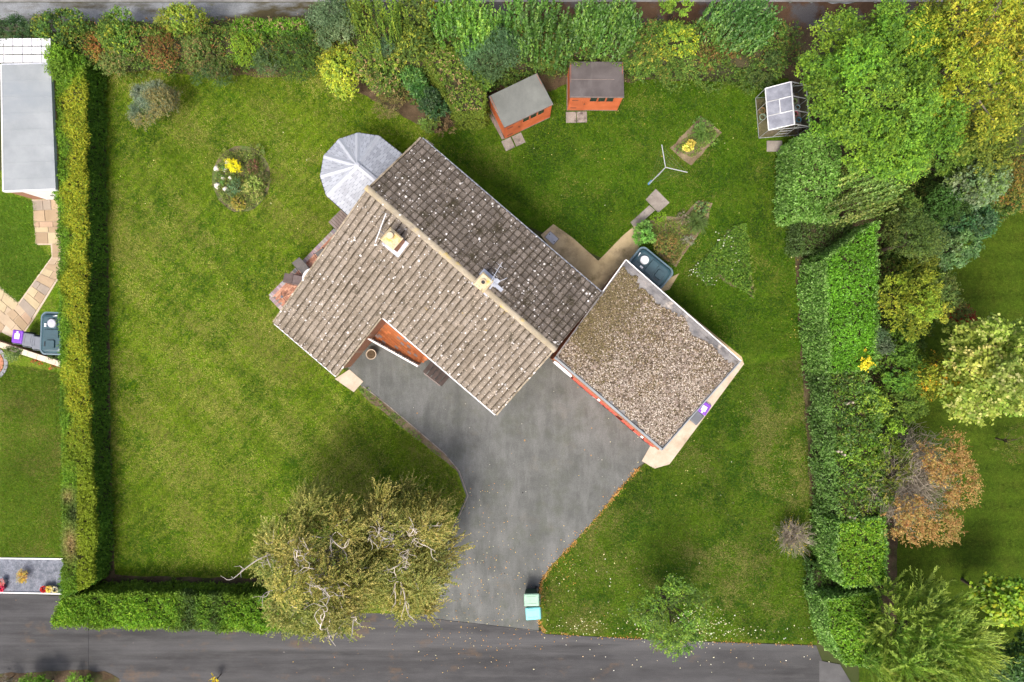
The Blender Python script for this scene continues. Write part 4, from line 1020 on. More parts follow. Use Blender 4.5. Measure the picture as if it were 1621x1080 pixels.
ghM = Matrix.Translation((gc.x, gc.y, 0)) @ Matrix.Rotation(gax, 4, 'Z')
m_ = MB(); m_.box((0, 0, .0), (2 * GL - .08, 2 * GW - .08, .03)); fl_ = m_.build('floor', MAT['dry_soil'], gh)
m_ = MB(); m_.box((0, -.66, .62), (1.8, .5, .03))
for sx in (-1, 1):
    for y in (-.45, -.88): m_.box((sx * .85, y, .31), (.05, .05, .6))
m_.build('staging', MAT['timber'], gh)
potc = [('white plastic flower pot on the greenhouse staging', (.6, .62, .62)), ('blue flower pot on the greenhouse staging', (.06, .25, .42)), ('pink flower pot on the greenhouse staging', (.55, .12, .18)), ('pale blue tub on the greenhouse staging', (.35, .5, .58)), ('lime green pot on the greenhouse staging', (.35, .5, .16)), ('black flower pot on the greenhouse staging', (.03, .03, .035))]
for k, (lb, cl) in enumerate(potc):
    w = ghM @ Vector((-.78 + .31 * k, -.62 - .12 * (k % 2), .635)); t = thing('flower_pot', w, lb, 'pot', 0, 'pots inside the greenhouse')
    m_ = MB(); m_.lathe((0, 0, 0), [(.07, 0), (.11, .15), (.12, .15), (.12, .18), (.10, .18), (.095, .12)], 14); m_.build('pot', plain('pot_paint', cl, .5), t)
    m_ = MB(); m_.lathe((0, 0, .12), [(.095, 0), (.08, .02), (.01, .03)], 12); m_.build('soil', MAT['soil'], t)
for lx, lb, cl in ((.30, 'terracotta pot standing at the west side inside the greenhouse', (.45, .25, .13)), (-.02, 'pale green ringed pot at the west side inside the greenhouse', (.45, .55, .42))):
    w = ghM @ Vector((lx, .78, .02)); t = thing('flower_pot', w, lb, 'pot')
    m_ = MB(); m_.lathe((0, 0, 0), [(.10, 0), (.15, .2), (.17, .2), (.17, .24), (.14, .24), (.13, .15)], 16); m_.build('pot', plain('pot_paint', cl, .6), t)
    m_ = MB(); m_.lathe((0, 0, .15), [(.13, 0), (.1, .02), (.01, .03)], 12); m_.build('soil', MAT['dry_soil'], t)

# ------------------------------------------------------------------ rotary washing line
hub = P(1053.5, 265, 1.75); wlk = thing('rotary_washing_line', (hub.x, hub.y, 0), 'three armed rotary washing line with a blue peg bag on the back lawn', 'washing line')
m_ = MB(); m_.tube([(hub.x, hub.y, 0), (hub.x, hub.y, 1.78)], .024, 8); m_.build('pole', MAT['alu'], wlk, wlk.location)
tips = [P(1047.5, 229, 1.95), P(1088.5, 273, 1.95), P(1028, 291, 1.95)]
for tpv in tips:
    m_ = MB(); m_.tube([hub, tpv], .022, 6); m_.build('arm', MAT['alu'], wlk, wlk.location)
MAT['line'] = plain('green_line', (.10, .16, .08), .6)
for f in (.35, .55, .75, .97):
    q = [hub.lerp(v, f) for v in tips]; m_ = MB()
    for a, b in ((0, 1), (1, 2), (2, 0)): m_.tube([q[a], q[a].lerp(q[b], .5) - Vector((0, 0, .05)), q[b]], .004, 3)
    m_.build('line', MAT['line'], wlk, wlk.location)
pbg = P(1029.5, 288.5, 1.8); pb = thing('peg_bag', (pbg.x, pbg.y, 1.6), 'small blue peg bag hanging at an arm tip of the washing line', 'bag')
m_ = MB(); m_.box((0, 0, .07), (.2, .1, .26), .8, taper=.8); m_.build('bag', plain('blue_cloth', (.10, .28, .45), .8), pb)
m_ = MB(); m_.tube([(-.06, -.05, .2), (0, 0, .33), (.06, .05, .2)], .008, 4); m_.build('hook', MAT['alu'], pb)

# manhole cover let into the back path
mc = P(873.5, 377, .03); mh = thing('manhole_cover', (mc.x, mc.y, .03), 'pale grey rectangular manhole cover set in the sandy path', 'manhole cover', math.radians(-42))
m_ = MB(); m_.box((0, 0, .008), (.62, .44, .02)); m_.build('frame', MAT['slab_grey'], mh)
m_ = MB(); m_.box((0, 0, .014), (.54, .36, .02)); m_.build('cover', plain('galvanised', (.40, .42, .46), .5, .5), mh)
for s in (-1, 1): m_ = MB(); m_.box((s * .21, s * -.06, .0245), (.05, .05, .004)); m_.build('lifting_hole', MAT['dark_gutter'], mh)

# ------------------------------------------------------------------ neighbour on the left: flat roofed building, paths, wall, gravel drive
ZB = 2.0
nb_ = thing('flat_roofed_building', P(40, 200, 0), 'neighbour building with a long pale grey felt roof behind the clipped hedge', 'building'); nl = nb_.location
rp = [P(2, 102, ZB), P(80, 100, ZB), P(88, 300, ZB), P(5, 303, ZB)]
m_ = MB(); m_.prism([(v.x, v.y) for v in rp], ZB - .2, ZB); rf = m_.build('roof', MAT['felt_blue'], nb_, nl)
for k in range(1, 8):
    f = k / 7.7; a, b = rp[0].lerp(rp[3], f), rp[1].lerp(rp[2], f); m_ = MB(); m_.box((a + b) / 2 + Vector((0, 0, .004)), ((b - a).length - .1, .05, .012), math.atan2((b - a).y, (b - a).x)); m_.build('felt_seam', MAT['felt_blue'], rf, nl)
for a, b, nm, mt in ((rp[3], rp[2], 'fascia', 'white'), (rp[0], rp[3], 'fascia', 'white'), (rp[0], rp[1], 'roof_kerb', 'lead')):
    d = (b - a); m_ = MB(); m_.box((a + b) / 2 + Vector((0, 0, -.08)), (d.length, .06, .2), math.atan2(d.y, d.x)); m_.build(nm, MAT[mt], nb_, nl)
wp = [v.lerp(sum(rp, Vector()) / 4, .012) for v in rp]; m_ = MB(); m_.prism([(v.x, v.y) for v in wp], 0, ZB - .21); m_.build('wall', MAT['brick'], nb_, nl)
dA, dB = wp[3].lerp(wp[2], .30), wp[3].lerp(wp[2], 1.0); dc = (dA + dB) / 2; dd_ = (dB - dA); an_ = math.atan2(dd_.y, dd_.x); nn_ = Vector((dd_.y, -dd_.x, 0)).normalized()
m_ = MB()
for k in range(5): m_.box((dc.x + nn_.x * .03, dc.y + nn_.y * .03, .22 + k * .36), (dd_.length, .05, .345), an_)
gd_ = m_.build('garage_door', MAT['white'], nb_, nl)
m_ = MB(); m_.box((dc.x + nn_.x * .07, dc.y + nn_.y * .07, .95), (.16, .04, .05), an_); m_.build('handle', MAT['dark_gutter'], gd_, nl)
# white panelled canopy at its top end
cp = thing('canopy', P(40, 80, 0), 'white panelled lean-to canopy at the top end of the neighbour building', 'canopy'); cl_ = cp.location
MAT['canopy'] = plain('white_canopy_sheet', (.60, .61, .63), .4, .4, .06)
cq = [P(-40, 60, 2.3), P(80, 60, 2.3), P(81, 99, 2.12), P(-40, 100, 2.12)]
for k in range(8):
    for r in range(3):
        f0, f1, g0, g1 = k / 8 + .004, (k + 1) / 8 - .004, r / 3 + .022, (r + 1) / 3 - .022
        q = [cq[0].lerp(cq[1], f).lerp(cq[3].lerp(cq[2], f), gg) for f, gg in ((f0, g0), (f1, g0), (f1, g1), (f0, g1))]
        m_ = MB(); m_.add(q + [v - Vector((0, 0, .04)) for v in q], [(0, 1, 2, 3), (7, 6, 5, 4), (0, 1, 5, 4), (1, 2, 6, 5), (2, 3, 7, 6), (3, 0, 4, 7)]); m_.build('panel', MAT['canopy'], cp, cl_)
m_ = MB()
for f in (.02, .5, .98): q = cq[0].lerp(cq[1], f); m_.box((q.x, q.y, 1.05), (.1, .1, 2.1))
m_.build('post', MAT['upvc'], cp, cl_)
# flagstone paths
FL = [(.47, .34, .21), (.54, .41, .27), (.42, .30, .18), (.38, .31, .24), (.56, .44, .26), (.50, .34, .22)]
FM = [surf('flagstone_%d' % k, tuple(.74 * x * k for x, k in zip(c, (.96, 1, 1.04))), tuple(.88 * x * k for x, k in zip(c, (.96, 1, 1.04))), 2.2, gscale=30, grain=.1) for k, c in enumerate(FL)]
fpath = tag(empty('flagstone_path', P(60, 420, 0)), kind='structure'); fo = fpath.location
def flag(q):
    ctr = sum(q, Vector()) / len(q); q = [ctr + (v - ctr) * (1 - .02 / max(.05, (v - ctr).length)) for v in q]
    h = .035 + random.uniform(-.005, .005)
    m_ = MB(); m_.add([Vector((v.x, v.y, h)) for v in q] + [Vector((v.x, v.y, -.02)) for v in q], [(0, 1, 2, 3), (0, 1, 5, 4), (1, 2, 6, 5), (2, 3, 7, 6), (3, 0, 4, 7)])
    m_.build('flagstone', random.choice(FM), fpath, fo)
def flag_strip(l0, l1, r0, r1, n, splits):
    """courses between a left edge l0-l1 and a right edge r0-r1"""
    L0, L1, R0, R1 = (P(*v, 0) for v in (l0, l1, r0, r1)); cuts = [0]
    for k in range(n): cuts.append(cuts[-1] + random.uniform(.6, 1.4))
    cuts = [c / cuts[-1] for c in cuts]
    for k in range(n):
        a0, a1, b0, b1 = L0.lerp(L1, cuts[k]), L0.lerp(L1, cuts[k + 1]), R0.lerp(R1, cuts[k]), R0.lerp(R1, cuts[k + 1])
        s = splits[k % len(splits)]; us = [0] + s + [1]
        for u0, u1 in zip(us[:-1], us[1:]): flag([a0.lerp(b0, u0), a0.lerp(b0, u1), a1.lerp(b1, u1), a1.lerp(b1, u0)])
flag_strip((52, 318), (57, 386), (92, 316), (97, 386), 5, [[.4, .72], [.45], [.2, .75], [.55], [.5]])
flag_strip((83, 386), (83, 408), (98, 386), (98, 408), 2, [[]])
flag_strip((83, 407), (30, 482), (110, 410), (50, 505), 9, [[], [.45], [], [.6], [], [.35], [.5], []])
flag_strip((-25, 435), (-30, 500), (30, 480), (0, 530), 4, [[.3, .6], [.45, .8], [.25, .62], [.5]])
flag_strip((30, 481), (0, 505), (52, 506), (30, 535), 3, [[.5], [.4], [.6]])
sheet('path_bed', [(50, 316), (98, 316), (112, 410), (52, 508), (30, 540), (-30, 510), (-30, 430), (30, 478), (82, 406), (80, 388), (56, 388)], .004, MAT['slab_pale'])
# low garden wall with pale coping
gwl = thing('garden_wall', P(50, 562, 0), 'low wall with cream coping stones below the neighbour bins', 'wall'); go_ = gwl.location
w0, w1 = P(-30, 536, .55), P(103, 579, .55); dw_ = (w1 - w0); wa = math.atan2(dw_.y, dw_.x)
m_ = MB(); m_.box(((w0 + w1) / 2).xy.to_tuple() + (.25,), (dw_.length, .2, .5), wa); m_.build('wall', MAT['brick'], gwl, go_)
for k in range(9):
    q = w0.lerp(w1, (k + .5) / 9); m_ = MB(); m_.box((q.x, q.y, .535), (dw_.length / 9 - .015, .27, .06), wa + random.uniform(-.01, .01)); m_.build('coping_stone', MAT['slab_cream'], gwl, go_)
pc = tag(empty('paved_circle', P(-14, 575, 0)), kind='structure')
pcc = pc.location; mb = MB()
for rr, nn2, cl in ((.15, 5, (.42, .18, .10)), (.35, 12, (.45, .2, .12)), (.55, 18, (.42, .19, .11)), (.76, 24, (.25, .25, .27))):
    for k in range(nn2):
        a = 2 * math.pi * k / nn2; mb.box((pcc.x + rr * math.cos(a), pcc.y + rr * math.sin(a), .02), (.18, 2 * math.pi * rr / nn2 - .015, .05), a, col=cl)
mb.build('circle_pavers', MAT['tint'], pc, pcc)['kind'] = 'stuff'
# slate gravel drive with white edging
sheet('gravel_drive', [(-100, 881), (110, 886), (110, 942), (-100, 937)], .012, MAT['gravel'])
for nm, y0, y1 in (('white_edging', 883.5, 886.5), ('white_edging', 937.5, 941)):
    a, b = P(-100, y0 - (1.5 if y0 > 900 else 1), .03), P(110, y0 + (2.5 if y0 > 900 else 1.5), .03); d = b - a; m_ = MB(); n9 = 14
    for k in range(n9): q = a.lerp(b, (k + .5) / n9); m_.box((q.x, q.y, .03), (d.length / n9 - .012, .06, .08), math.atan2(d.y, d.x))
    m_.build(nm, MAT['white'])['kind'] = 'structure'
# ------------------------------------------------------------------ foliage
def unit(v): return v / np.maximum(1e-9, np.linalg.norm(v, axis=-1, keepdims=True))
def rdir(n, zmin=-1.0):
    z = rng.uniform(zmin, 1, n); a = rng.uniform(0, 2 * np.pi, n); s = np.sqrt(np.maximum(0, 1 - z * z))
    return np.stack([s * np.cos(a), s * np.sin(a), z], 1)
def leaf_mesh(name, base, d, nrm, L, W, col, parent, off=(0, 0, 0), mat='leaf', droop=.12):
    n = len(base); d = unit(d); side = unit(np.cross(d, nrm)); up_ = np.cross(side, d)
    L = L[:, None]; W = W[:, None]
    b = base - np.asarray(off, float)
    v1 = b + d * L * .45 + side * W * .5 + up_ * L * .05; v3 = b + d * L * .45 - side * W * .5 + up_ * L * .05; v2 = b + d * L - up_ * L * droop
    V = np.stack([b, v1, v2, v3], 1).reshape(-1, 3)
    Fi = np.arange(4 * n).reshape(n, 4); col = col * GAIN * np.array(WARM)
    return raw_mesh(name, V, Fi, np.repeat(np.clip(col, 0, 1), 4, 0), MAT[mat], parent)
LEAVES = [0]; WARM = (1.10, 1.06, .80); GAIN, DENS, GROW = 1.5, 1.45, 1.0
def sprays(root, sdir, slen, k, L, W, pal, wts, spread=.9, lobe_tint=None, jit=.34, tipcol=None, flatness=.35, droopy=0.0):
    """k leaves set alternately along each shoot"""
    n = len(root); LEAVES[0] += n * k
    t = (np.arange(k)[None] + rng.uniform(0, 1, (n, k))) / k
    base = root[:, None] + sdir[:, None] * (slen[:, None] * t)[..., None]
    base[..., 2] -= droopy * (slen[:, None] * t) ** 2
    r = rdir(n * k).reshape(n, k, 3)
    perp = r - sdir[:, None] * (r * sdir[:, None]).sum(-1, keepdims=True)
    d = unit(sdir[:, None] * (1 - spread * .6) + unit(perp) * spread)
    if droopy: d[..., 2] -= droopy * .6
    nr = unit(rdir(n * k).reshape(n, k, 3) * (1 - flatness) + np.array([0, 0, 1.0]) * (flatness * 2) + sdir[:, None] * .3)
    Ls = L * rng.uniform(.65, 1.25, (n, k)) * (1 - .25 * t); Ws = W * rng.uniform(.7, 1.25, (n, k))
    pal = np.array(pal, float); ci = rng.choice(len(pal), n, p=np.array(wts, float) / sum(wts))
    mixk = rng.random((n, k)) < .2
    cj = np.where(mixk, rng.choice(len(pal), (n, k), p=np.array(wts, float) / sum(wts)), ci[:, None])
    col = pal[cj] * rng.uniform(1 - jit, 1 + jit, (n, k, 1))
    if lobe_tint is not None: col = col * lobe_tint[:, None, :]
    if tipcol is not None: col = col + (np.array(tipcol) - col) * (np.clip(t - .6, 0, 1) * 1.6)[..., None]
    return [x.reshape(-1, *x.shape[2:]) for x in (base, d, nr, Ls, Ws, col)]
def lobes_for(c, rad, M, lf, zlo=-.35, seed=None):
    d = rdir(M, zlo); u = rng.uniform(.2, 1.15, M) ** (1 / 2.0)
    rad = np.array(rad); lr = lf * (rad[0] + rad[1]) / 2 * rng.uniform(.5, 1.35, M)
    lc = c + d * u[:, None] * np.maximum(.05, rad - lf * rad * .9)
    return lc, lr
def lobe_points(lc, lr, n, zmin=-.25, keep=.82, zs=1.0):
    M = len(lc); w = lr ** 2; idx = rng.choice(M, int(n * 2.6), p=w / w.sum()); d = rdir(len(idx), zmin)
    p = lc[idx] + d * lr[idx][:, None] * np.array([1, 1, zs]) * rng.uniform(.8, 1.08, (len(idx), 1))
    ok = np.ones(len(idx), bool)
    for j in range(M):
        q = (p - lc[j]) / np.array([1, 1, zs]); ins = (q * q).sum(1) < (keep * lr[j]) ** 2
        ok &= ~(ins & (idx != j))
    p, d, idx = p[ok][:n], d[ok][:n], idx[ok][:n]
    return p, d, idx
def trunk_and_limbs(t, base, height, r0, tips, mat, name='trunk', sides=6):
    mb = MB(); base = Vector(base); off = t.location
    lean = Vector((random.uniform(-.15, .15), random.uniform(-.15, .15), 0)) * height * .3
    top = base + Vector((0, 0, height)) + lean
    mb.tube([base, base.lerp(top, .35) + Vector((random.uniform(-.05, .05), random.uniform(-.05, .05), 0)) * height * .4, top], [r0, r0 * .8, r0 * .5], 8)
    for q in tips:
        q = Vector(q); f = random.uniform(.35, .95); s = base.lerp(top, f); m1 = s.lerp(q, .5) + Vector((random.uniform(-.2, .2), random.uniform(-.2, .2), random.uniform(0, .25))) * (q - s).length * .35
        mb.tube([s, m1, q], [r0 * .42, r0 * .25, r0 * .08], sides, False)
    return mb.build(name, MAT[mat], t, off)
def crown(kind, name, px, py, rpx, h, label, cat, pal, wts, L=.12, W=.06, dens=420, k=8, slen=.35, M=None, lf=.42, up_bias=.4, out_bias=.6, rand=.5, rad2=None, zc=.55, zr=.45, group=None, mat='leaf', trunk='bark', tr=None, spread=.9, lobe_var=.25, zmin=-.05, tip=None, limbs=10, jit=.34, flat=.6, droopy=0.0, ground=0.0, inner=.3, keep=.86, lz=1.0, extra=None, bias=(0, 0, 0)):
    """a tree or shrub: lobes fill an ellipsoid, shoots start on the lobes, leaves sit along the shoots; trunk and limbs reach the lobes"""
    c = P(px, py, h * zc); rx = PX(rpx, h * zc); ry = PX(rad2 or rpx, h * zc)
    t = thing(name, (c.x, c.y, ground), label, cat, 0, group)
    cc = np.array([c.x, c.y, h * zc]); rad = np.array([rx, ry, h * zr])
    if M is None: M = max(7, int(9 * (min(rx, ry) / 1.0) ** 1.1))
    lc, lr = lobes_for(cc, rad, M, lf)
    lc[:, 2] = np.maximum(lc[:, 2], lr * .55)
    area = math.pi * rx * ry; ns = int(area * dens * DENS / k)
    tint = rng.uniform(1 - lobe_var, 1 + lobe_var, (M, 1)) * (1 + rng.uniform(-.09, .09, (M, 3)))
    p, d, idx = lobe_points(lc, lr, ns, zmin, keep, lz)
    sd = unit(d * out_bias + np.array([0, 0, up_bias]) + rdir(len(p)) * rand + np.array(bias)); sl = slen * rng.uniform(.55, 1.3, len(p))
    p = p - sd * sl[:, None] * .45
    parts = [sprays(p, sd, sl, k, L, W, pal, wts, spread, tint[idx], jit=jit, tipcol=tip, flatness=flat, droopy=droopy)]
    if inner:
        j = rng.random(len(p)) < inner; pi = lc[idx[j]] + (p[j] - lc[idx[j]]) * rng.uniform(.25, .8, (j.sum(), 1))
        parts.append(sprays(pi, sd[j], sl[j], max(3, k // 2), L * 1.25, W * 1.35, pal, wts, spread, tint[idx[j]]))
    base, dd, nr, Ls, Ws, col = [np.concatenate(x) for x in zip(*parts)]
    if extra is not None: col = extra(base, col, cc, rad)
    z = base[:, 2] > .02
    leaf_mesh('crown' if cat == 'tree' else 'foliage', base[z], dd[z], nr[z], Ls[z], Ws[z], col[z], t, t.location, mat)
    if trunk:
        th = max(.25, h * (zc - zr * .2)); q = rng.permutation(M)[:limbs]
        trunk_and_limbs(t, (c.x, c.y, ground - .05), th, tr or max(.03, h * .022), [tuple(lc[j] + (0, 0, lr[j] * .3)) for j in q], trunk, 'trunk' if cat == 'tree' else 'stem')
    return t, cc, rad, lc, lr
def fbm(b, s, octv, streak):
    """smooth patchy field over the ground, about -1..1"""
    ca, sa = math.cos(streak), math.sin(streak); x, y = b[:, 0] * ca + b[:, 1] * sa, -b[:, 0] * sa + b[:, 1] * ca
    if streak: x = x * .45
    out = np.zeros(len(b)); amp = 1.0; r_ = np.random.default_rng(5)
    for o in range(octv):
        g_ = r_.uniform(-1, 1, (257, 257)); u, v = (x * s + o * 13.7) % 256, (y * s + o * 7.3) % 256; i, j = u.astype(int), v.astype(int); fu, fv = u - i, v - j; fu, fv = fu * fu * (3 - 2 * fu), fv * fv * (3 - 2 * fv)
        out += amp * ((g_[i, j] * (1 - fu) + g_[i + 1, j] * fu) * (1 - fv) + (g_[i, j + 1] * (1 - fu) + g_[i + 1, j + 1] * fu) * fv); s *= 2.1; amp *= .72
    return out
# colours of the leaves themselves
G_MID, G_DARK, G_BRI, G_YEL = (.075, .15, .022), (.035, .080, .018), (.13, .24, .030), (.21, .26, .028)
BLUE, BLUE2, OLIVE, GOLD = (.085, .135, .085), (.13, .185, .125), (.13, .14, .030), (.38, .37, .030)
BROWN, RUST, TAN, RED = (.16, .095, .045), (.20, .095, .04), (.33, .23, .13), (.22, .022, .018)
YEL, ORANGE, CREAM, STRAW = (.50, .44, .035), (.50, .22, .055), (.55, .52, .22), (.32, .27, .11)

# clipped hedges -----------------------------------------------------------------
def hedge(name, label, cl, h, pal_top, w_top, pal_side, w_side, dens=520, L=.11, W=.05, slen=.22, k=6, mat='leaf', top_px=None, bump=.08, zones=None, side_noise=.05, core=.88, up=.55, cat='hedge', tipup=.5):
    """cl: list of (left x,y, right x,y) photo points of the edges of the flat top, at height h"""
    Ls_ = [np.array(P(a, b, h)) for a, b, _, _ in cl]; Rs_ = [np.array(P(c, d, h)) for _, _, c, d in cl]
    mid = (Ls_[0] + Rs_[-1]) / 2; t = thing(name, (mid[0], mid[1], 0), label, cat)
    seg = [np.linalg.norm((Ls_[i + 1] + Rs_[i + 1] - Ls_[i] - Rs_[i]) / 2) for i in range(len(cl) - 1)]
    dens = dens * 1.35; tot = sum(seg); P_, D_, T_ = [], [], []
    flare = .03
    def at(s, u):
        """s 0..1 along, u -1..1 over the top"""
        x = s * tot; out = np.zeros((len(s), 3)); acc = 0
        for i, L_ in enumerate(seg):
            m = (x >= acc) & (x <= acc + L_ + 1e-6); f = ((x[m] - acc) / L_)[:, None]
            a = Ls_[i] * (1 - f) + Ls_[i + 1] * f; b = Rs_[i] * (1 - f) + Rs_[i + 1] * f
            out[m] = a * (1 - (u[m, None] + 1) / 2) + b * (u[m, None] + 1) / 2; acc += L_
        return out
    width = np.mean([np.linalg.norm(Ls_[i] - Rs_[i]) for i in range(len(cl))])
    # top
    n = int(tot * width * dens / k); s, u = rng.random(n), rng.uniform(-1, 1, n); p = at(s, u)
    bmp = bump * (np.sin(p[:, 0] * 2.1 + 1) + np.sin(p[:, 1] * 2.7) + np.sin(p[:, 0] * 5.1 + p[:, 1] * 4.3)) / 1.6
    p[:, 2] += bmp - .10 * np.abs(u) ** 5 - rng.uniform(0, .06, n)
    P_.append(p); D_.append(unit(np.array([0, 0, tipup]) + rdir(n) * .8 + np.array([0, 0, .1]))); T_.append(np.zeros(n))
    # sides and ends
    for sgn in (-1, 1):
        n = int(tot * h * dens * .8 / k); s = rng.random(n); z = rng.random(n) ** .8; p0 = at(s, np.full(n, float(sgn))); pc_ = at(s, np.zeros(n))
        o = unit((p0 - pc_) * [1, 1, 0]); p = p0 + o * (flare * h * (1 - z))[:, None] * 1.0 + o * (side_noise * (np.sin(p0[:, 1] * 3 + z * 5) + np.sin(p0[:, 0] * 3.3 + z * 4)))[:, None] + o * rng.uniform(-.07, .03, (n, 1))
        p[:, 2] = z * (h - .02); P_.append(p); D_.append(unit(o * .7 + rdir(n) * .6 + np.array([0, 0, up]))); T_.append(np.full(n, float(sgn)))
    for s0, sg in ((0, -1), (1, 1)):
        n = int(width * h * dens * .8 / k); u = rng.uniform(-1, 1, n); p = at(np.full(n, float(s0)), u); ax = unit((np.array([at(np.array([.999]), np.zeros(1))[0] - at(np.array([.96]), np.zeros(1))[0]]) if s0 else np.array([at(np.array([.04]), np.zeros(1))[0] - at(np.zeros(1), np.zeros(1))[0]])) * sg * [1, 1, 0])
        z = rng.random(n); p = p + ax * (flare * h * (1 - z))[:, None]; p[:, 2] = z * (h - .02); P_.append(p); D_.append(unit(ax * .7 + rdir(n) * .6 + np.array([0, 0, up]))); T_.append(np.full(n, 2.0))
    p, d, tt = np.concatenate(P_), np.concatenate(D_), np.concatenate(T_)
    sl = slen * rng.uniform(.5, 1.35, len(p)); p = p - d * (sl * .5)[:, None]
    res = []
    for m, pal, w in ((tt == 0, pal_top, w_top), (tt != 0, pal_side, w_side)):
        if m.sum():
            pn = p[m]; tn = 1 + .16 * (np.sin(pn[:, 0] * 1.7 + pn[:, 1] * .9) + np.sin(pn[:, 1] * 2.3 - pn[:, 0] * 1.1))[:, None] * .6
            res.append(sprays(pn, d[m], sl[m], k, L, W, pal, w, .75, tn * np.ones((1, 3))))
    base, dd, nr, LL, WW, col = [np.concatenate(x) for x in zip(*res)]
    if zones: col = zones(base, col)
    zz = base[:, 2] > .01
    leaf_mesh('foliage', base[zz], dd[zz], nr[zz], LL[zz], WW[zz], col[zz], t, t.location, mat)
    # woody inside
    mb = MB(); vs = []; ns_ = max(2, int(tot / .5))
    for i in range(ns_ + 1):
        s = np.array([i / ns_]); 
        s = np.clip(s, .15 / max(tot, .3) , 1 - .15 / max(tot, .3)); m0 = at(s, np.zeros(1))[0]
        for (uu, zz_) in ((-1, .0), (-1, .6), (-.95, .93), (0, .96), (.95, .93), (1, .6), (1, .0)):
            q = at(s, np.array([uu * core]))[0]; j = random.uniform(-.04, .04); vs.append((q[0] + j, q[1] + random.uniform(-.04, .04), zz_ * (h - .11) + random.uniform(-.03, .03) * (zz_ > 0)))
    fs = [(i * 7 + j, i * 7 + j + 1, (i + 1) * 7 + j + 1, (i + 1) * 7 + j) for i in range(ns_) for j in range(6)] + [tuple(range(7)), tuple(range(ns_ * 7, ns_ * 7 + 7))]
    mb.add(vs, fs); mb.build('stems', MAT['inner'], t, t.location)
    return t
def mixcol(col, m, target, amt):
    a = (m * amt)[:, None]; return col * (1 - a) + np.array(target) * rng.uniform(.7, 1.25, (len(col), 1)) * a
def bl(v, a, b): return np.clip((v - a) / (b - a), 0, 1)
# left boundary hedge: golden top towards the garden, greener outer edge, worn patch near the lane
HL = 1.78
def zone_left(b, c):
    px = b[:, 0] * F / (CAM_H - b[:, 2]) + 810.5; py = 540 - b[:, 1] * F / (CAM_H - b[:, 2])
    top = (b[:, 2] > HL - .35)
    wob = 7 * np.sin(py * .045) + 4 * np.sin(py * .13)
    g = top * bl(px + wob, 99, 110) * bl(py, 100, 140) * (1 - bl(py, 640, 760)) * (rng.random(len(b)) < .8)
    c = mixcol(c, g, (.31, .32, .035), .8)
    br = top * (np.exp(-((py - 860) / 26) ** 2 - ((px - 112) / 12) ** 2) + .8 * np.exp(-((py - 785) / 12) ** 2 - ((px - 108) / 10) ** 2)); c = mixcol(c, np.minimum(1, br), (.30, .22, .15), .9)
    dk = top * np.exp(-((py - 812) / 20) ** 2 - ((px - 118) / 14) ** 2); c = mixcol(c, dk, (.05, .07, .035), .9)
    yt = top * bl(py, 690, 760) * (px > 122) ; c = mixcol(c, yt.astype(float), (.20, .25, .025), .7)
    return c
hedge('clipped_hedge', 'long clipped conifer hedge with a golden top down the west side of the lawn', [(79, 92, 130, 90), (80, 160, 131, 160), (86, 300, 132, 300), (94, 345, 132, 345), (96, 560, 133, 560), (100, 730, 139, 730), (100, 840, 145, 840), (97, 945, 140, 925)], HL,
      [(.085, .18, .02), (.12, .22, .025)], [1, 1], [(.08, .175, .02), (.055, .13, .02)], [1, 1], dens=1400, L=.11, W=.034, slen=.24, k=8, zones=zone_left, bump=.07)
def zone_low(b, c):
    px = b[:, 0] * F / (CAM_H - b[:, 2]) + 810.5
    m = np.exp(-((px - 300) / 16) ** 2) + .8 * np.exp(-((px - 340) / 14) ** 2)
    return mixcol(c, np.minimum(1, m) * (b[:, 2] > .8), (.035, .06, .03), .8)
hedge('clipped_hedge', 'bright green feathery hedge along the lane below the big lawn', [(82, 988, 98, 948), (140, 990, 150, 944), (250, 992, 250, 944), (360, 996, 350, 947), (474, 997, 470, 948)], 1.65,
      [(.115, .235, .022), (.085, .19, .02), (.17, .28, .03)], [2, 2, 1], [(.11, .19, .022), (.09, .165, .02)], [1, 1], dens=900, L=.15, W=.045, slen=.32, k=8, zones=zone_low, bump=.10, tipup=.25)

# right boundary: blocks of a broadleaf hedge, each clipped to its own height
def rh(label, cl, h, pt, wt, ps, ws, **kw): return hedge('broadleaf_hedge', label, cl, h, pt, wt, ps, ws, mat='glossy_leaf', **kw)
BLG = [(.10, .215, .045), (.16, .28, .09), (.065, .15, .03)]
rh('blue green laurel hedge under the big green tree beside the greenhouse', [(1268, 215, 1330, 205), (1262, 270, 1330, 270), (1262, 338, 1325, 345)], 2.5, BLG, [2, 1, 1], BLG, [2, 1, 1], dens=620, L=.15, W=.065)
rh('low dark green hedge section between the laurel and the bright clipped block', [(1266, 345, 1350, 345), (1268, 398, 1340, 392)], 1.5, [(.035, .07, .018), (.05, .09, .022)], [1, 1], [(.05, .09, .03)], [1], dens=700, L=.09, W=.045, bump=.04)
rh('large bright green clipped hedge block in the middle of the east side', [(1312, 408, 1388, 352), (1312, 470, 1388, 440), (1314, 520, 1388, 500), (1320, 590, 1384, 580)], 3.1, [(.08, .205, .018), (.10, .25, .022), (.06, .16, .018)], [2, 1, 1], BLG, [2, 1.4, 1], dens=760, L=.11, W=.06, bump=.05)
rh('rough unclipped evergreen hedge with gaps and cut stumps on the east side', [(1318, 590, 1372, 590), (1322, 680, 1390, 680), (1326, 760, 1400, 760), (1334, 835, 1400, 830)], 2.7, [(.065, .14, .025), (.13, .23, .03), (.04, .085, .022), (.10, .12, .03)], [2, 1.2, 2, .7], [(.07, .15, .035), (.10, .18, .06)], [1, 1], dens=430, L=.15, W=.06, slen=.45, bump=.28, side_noise=.1)
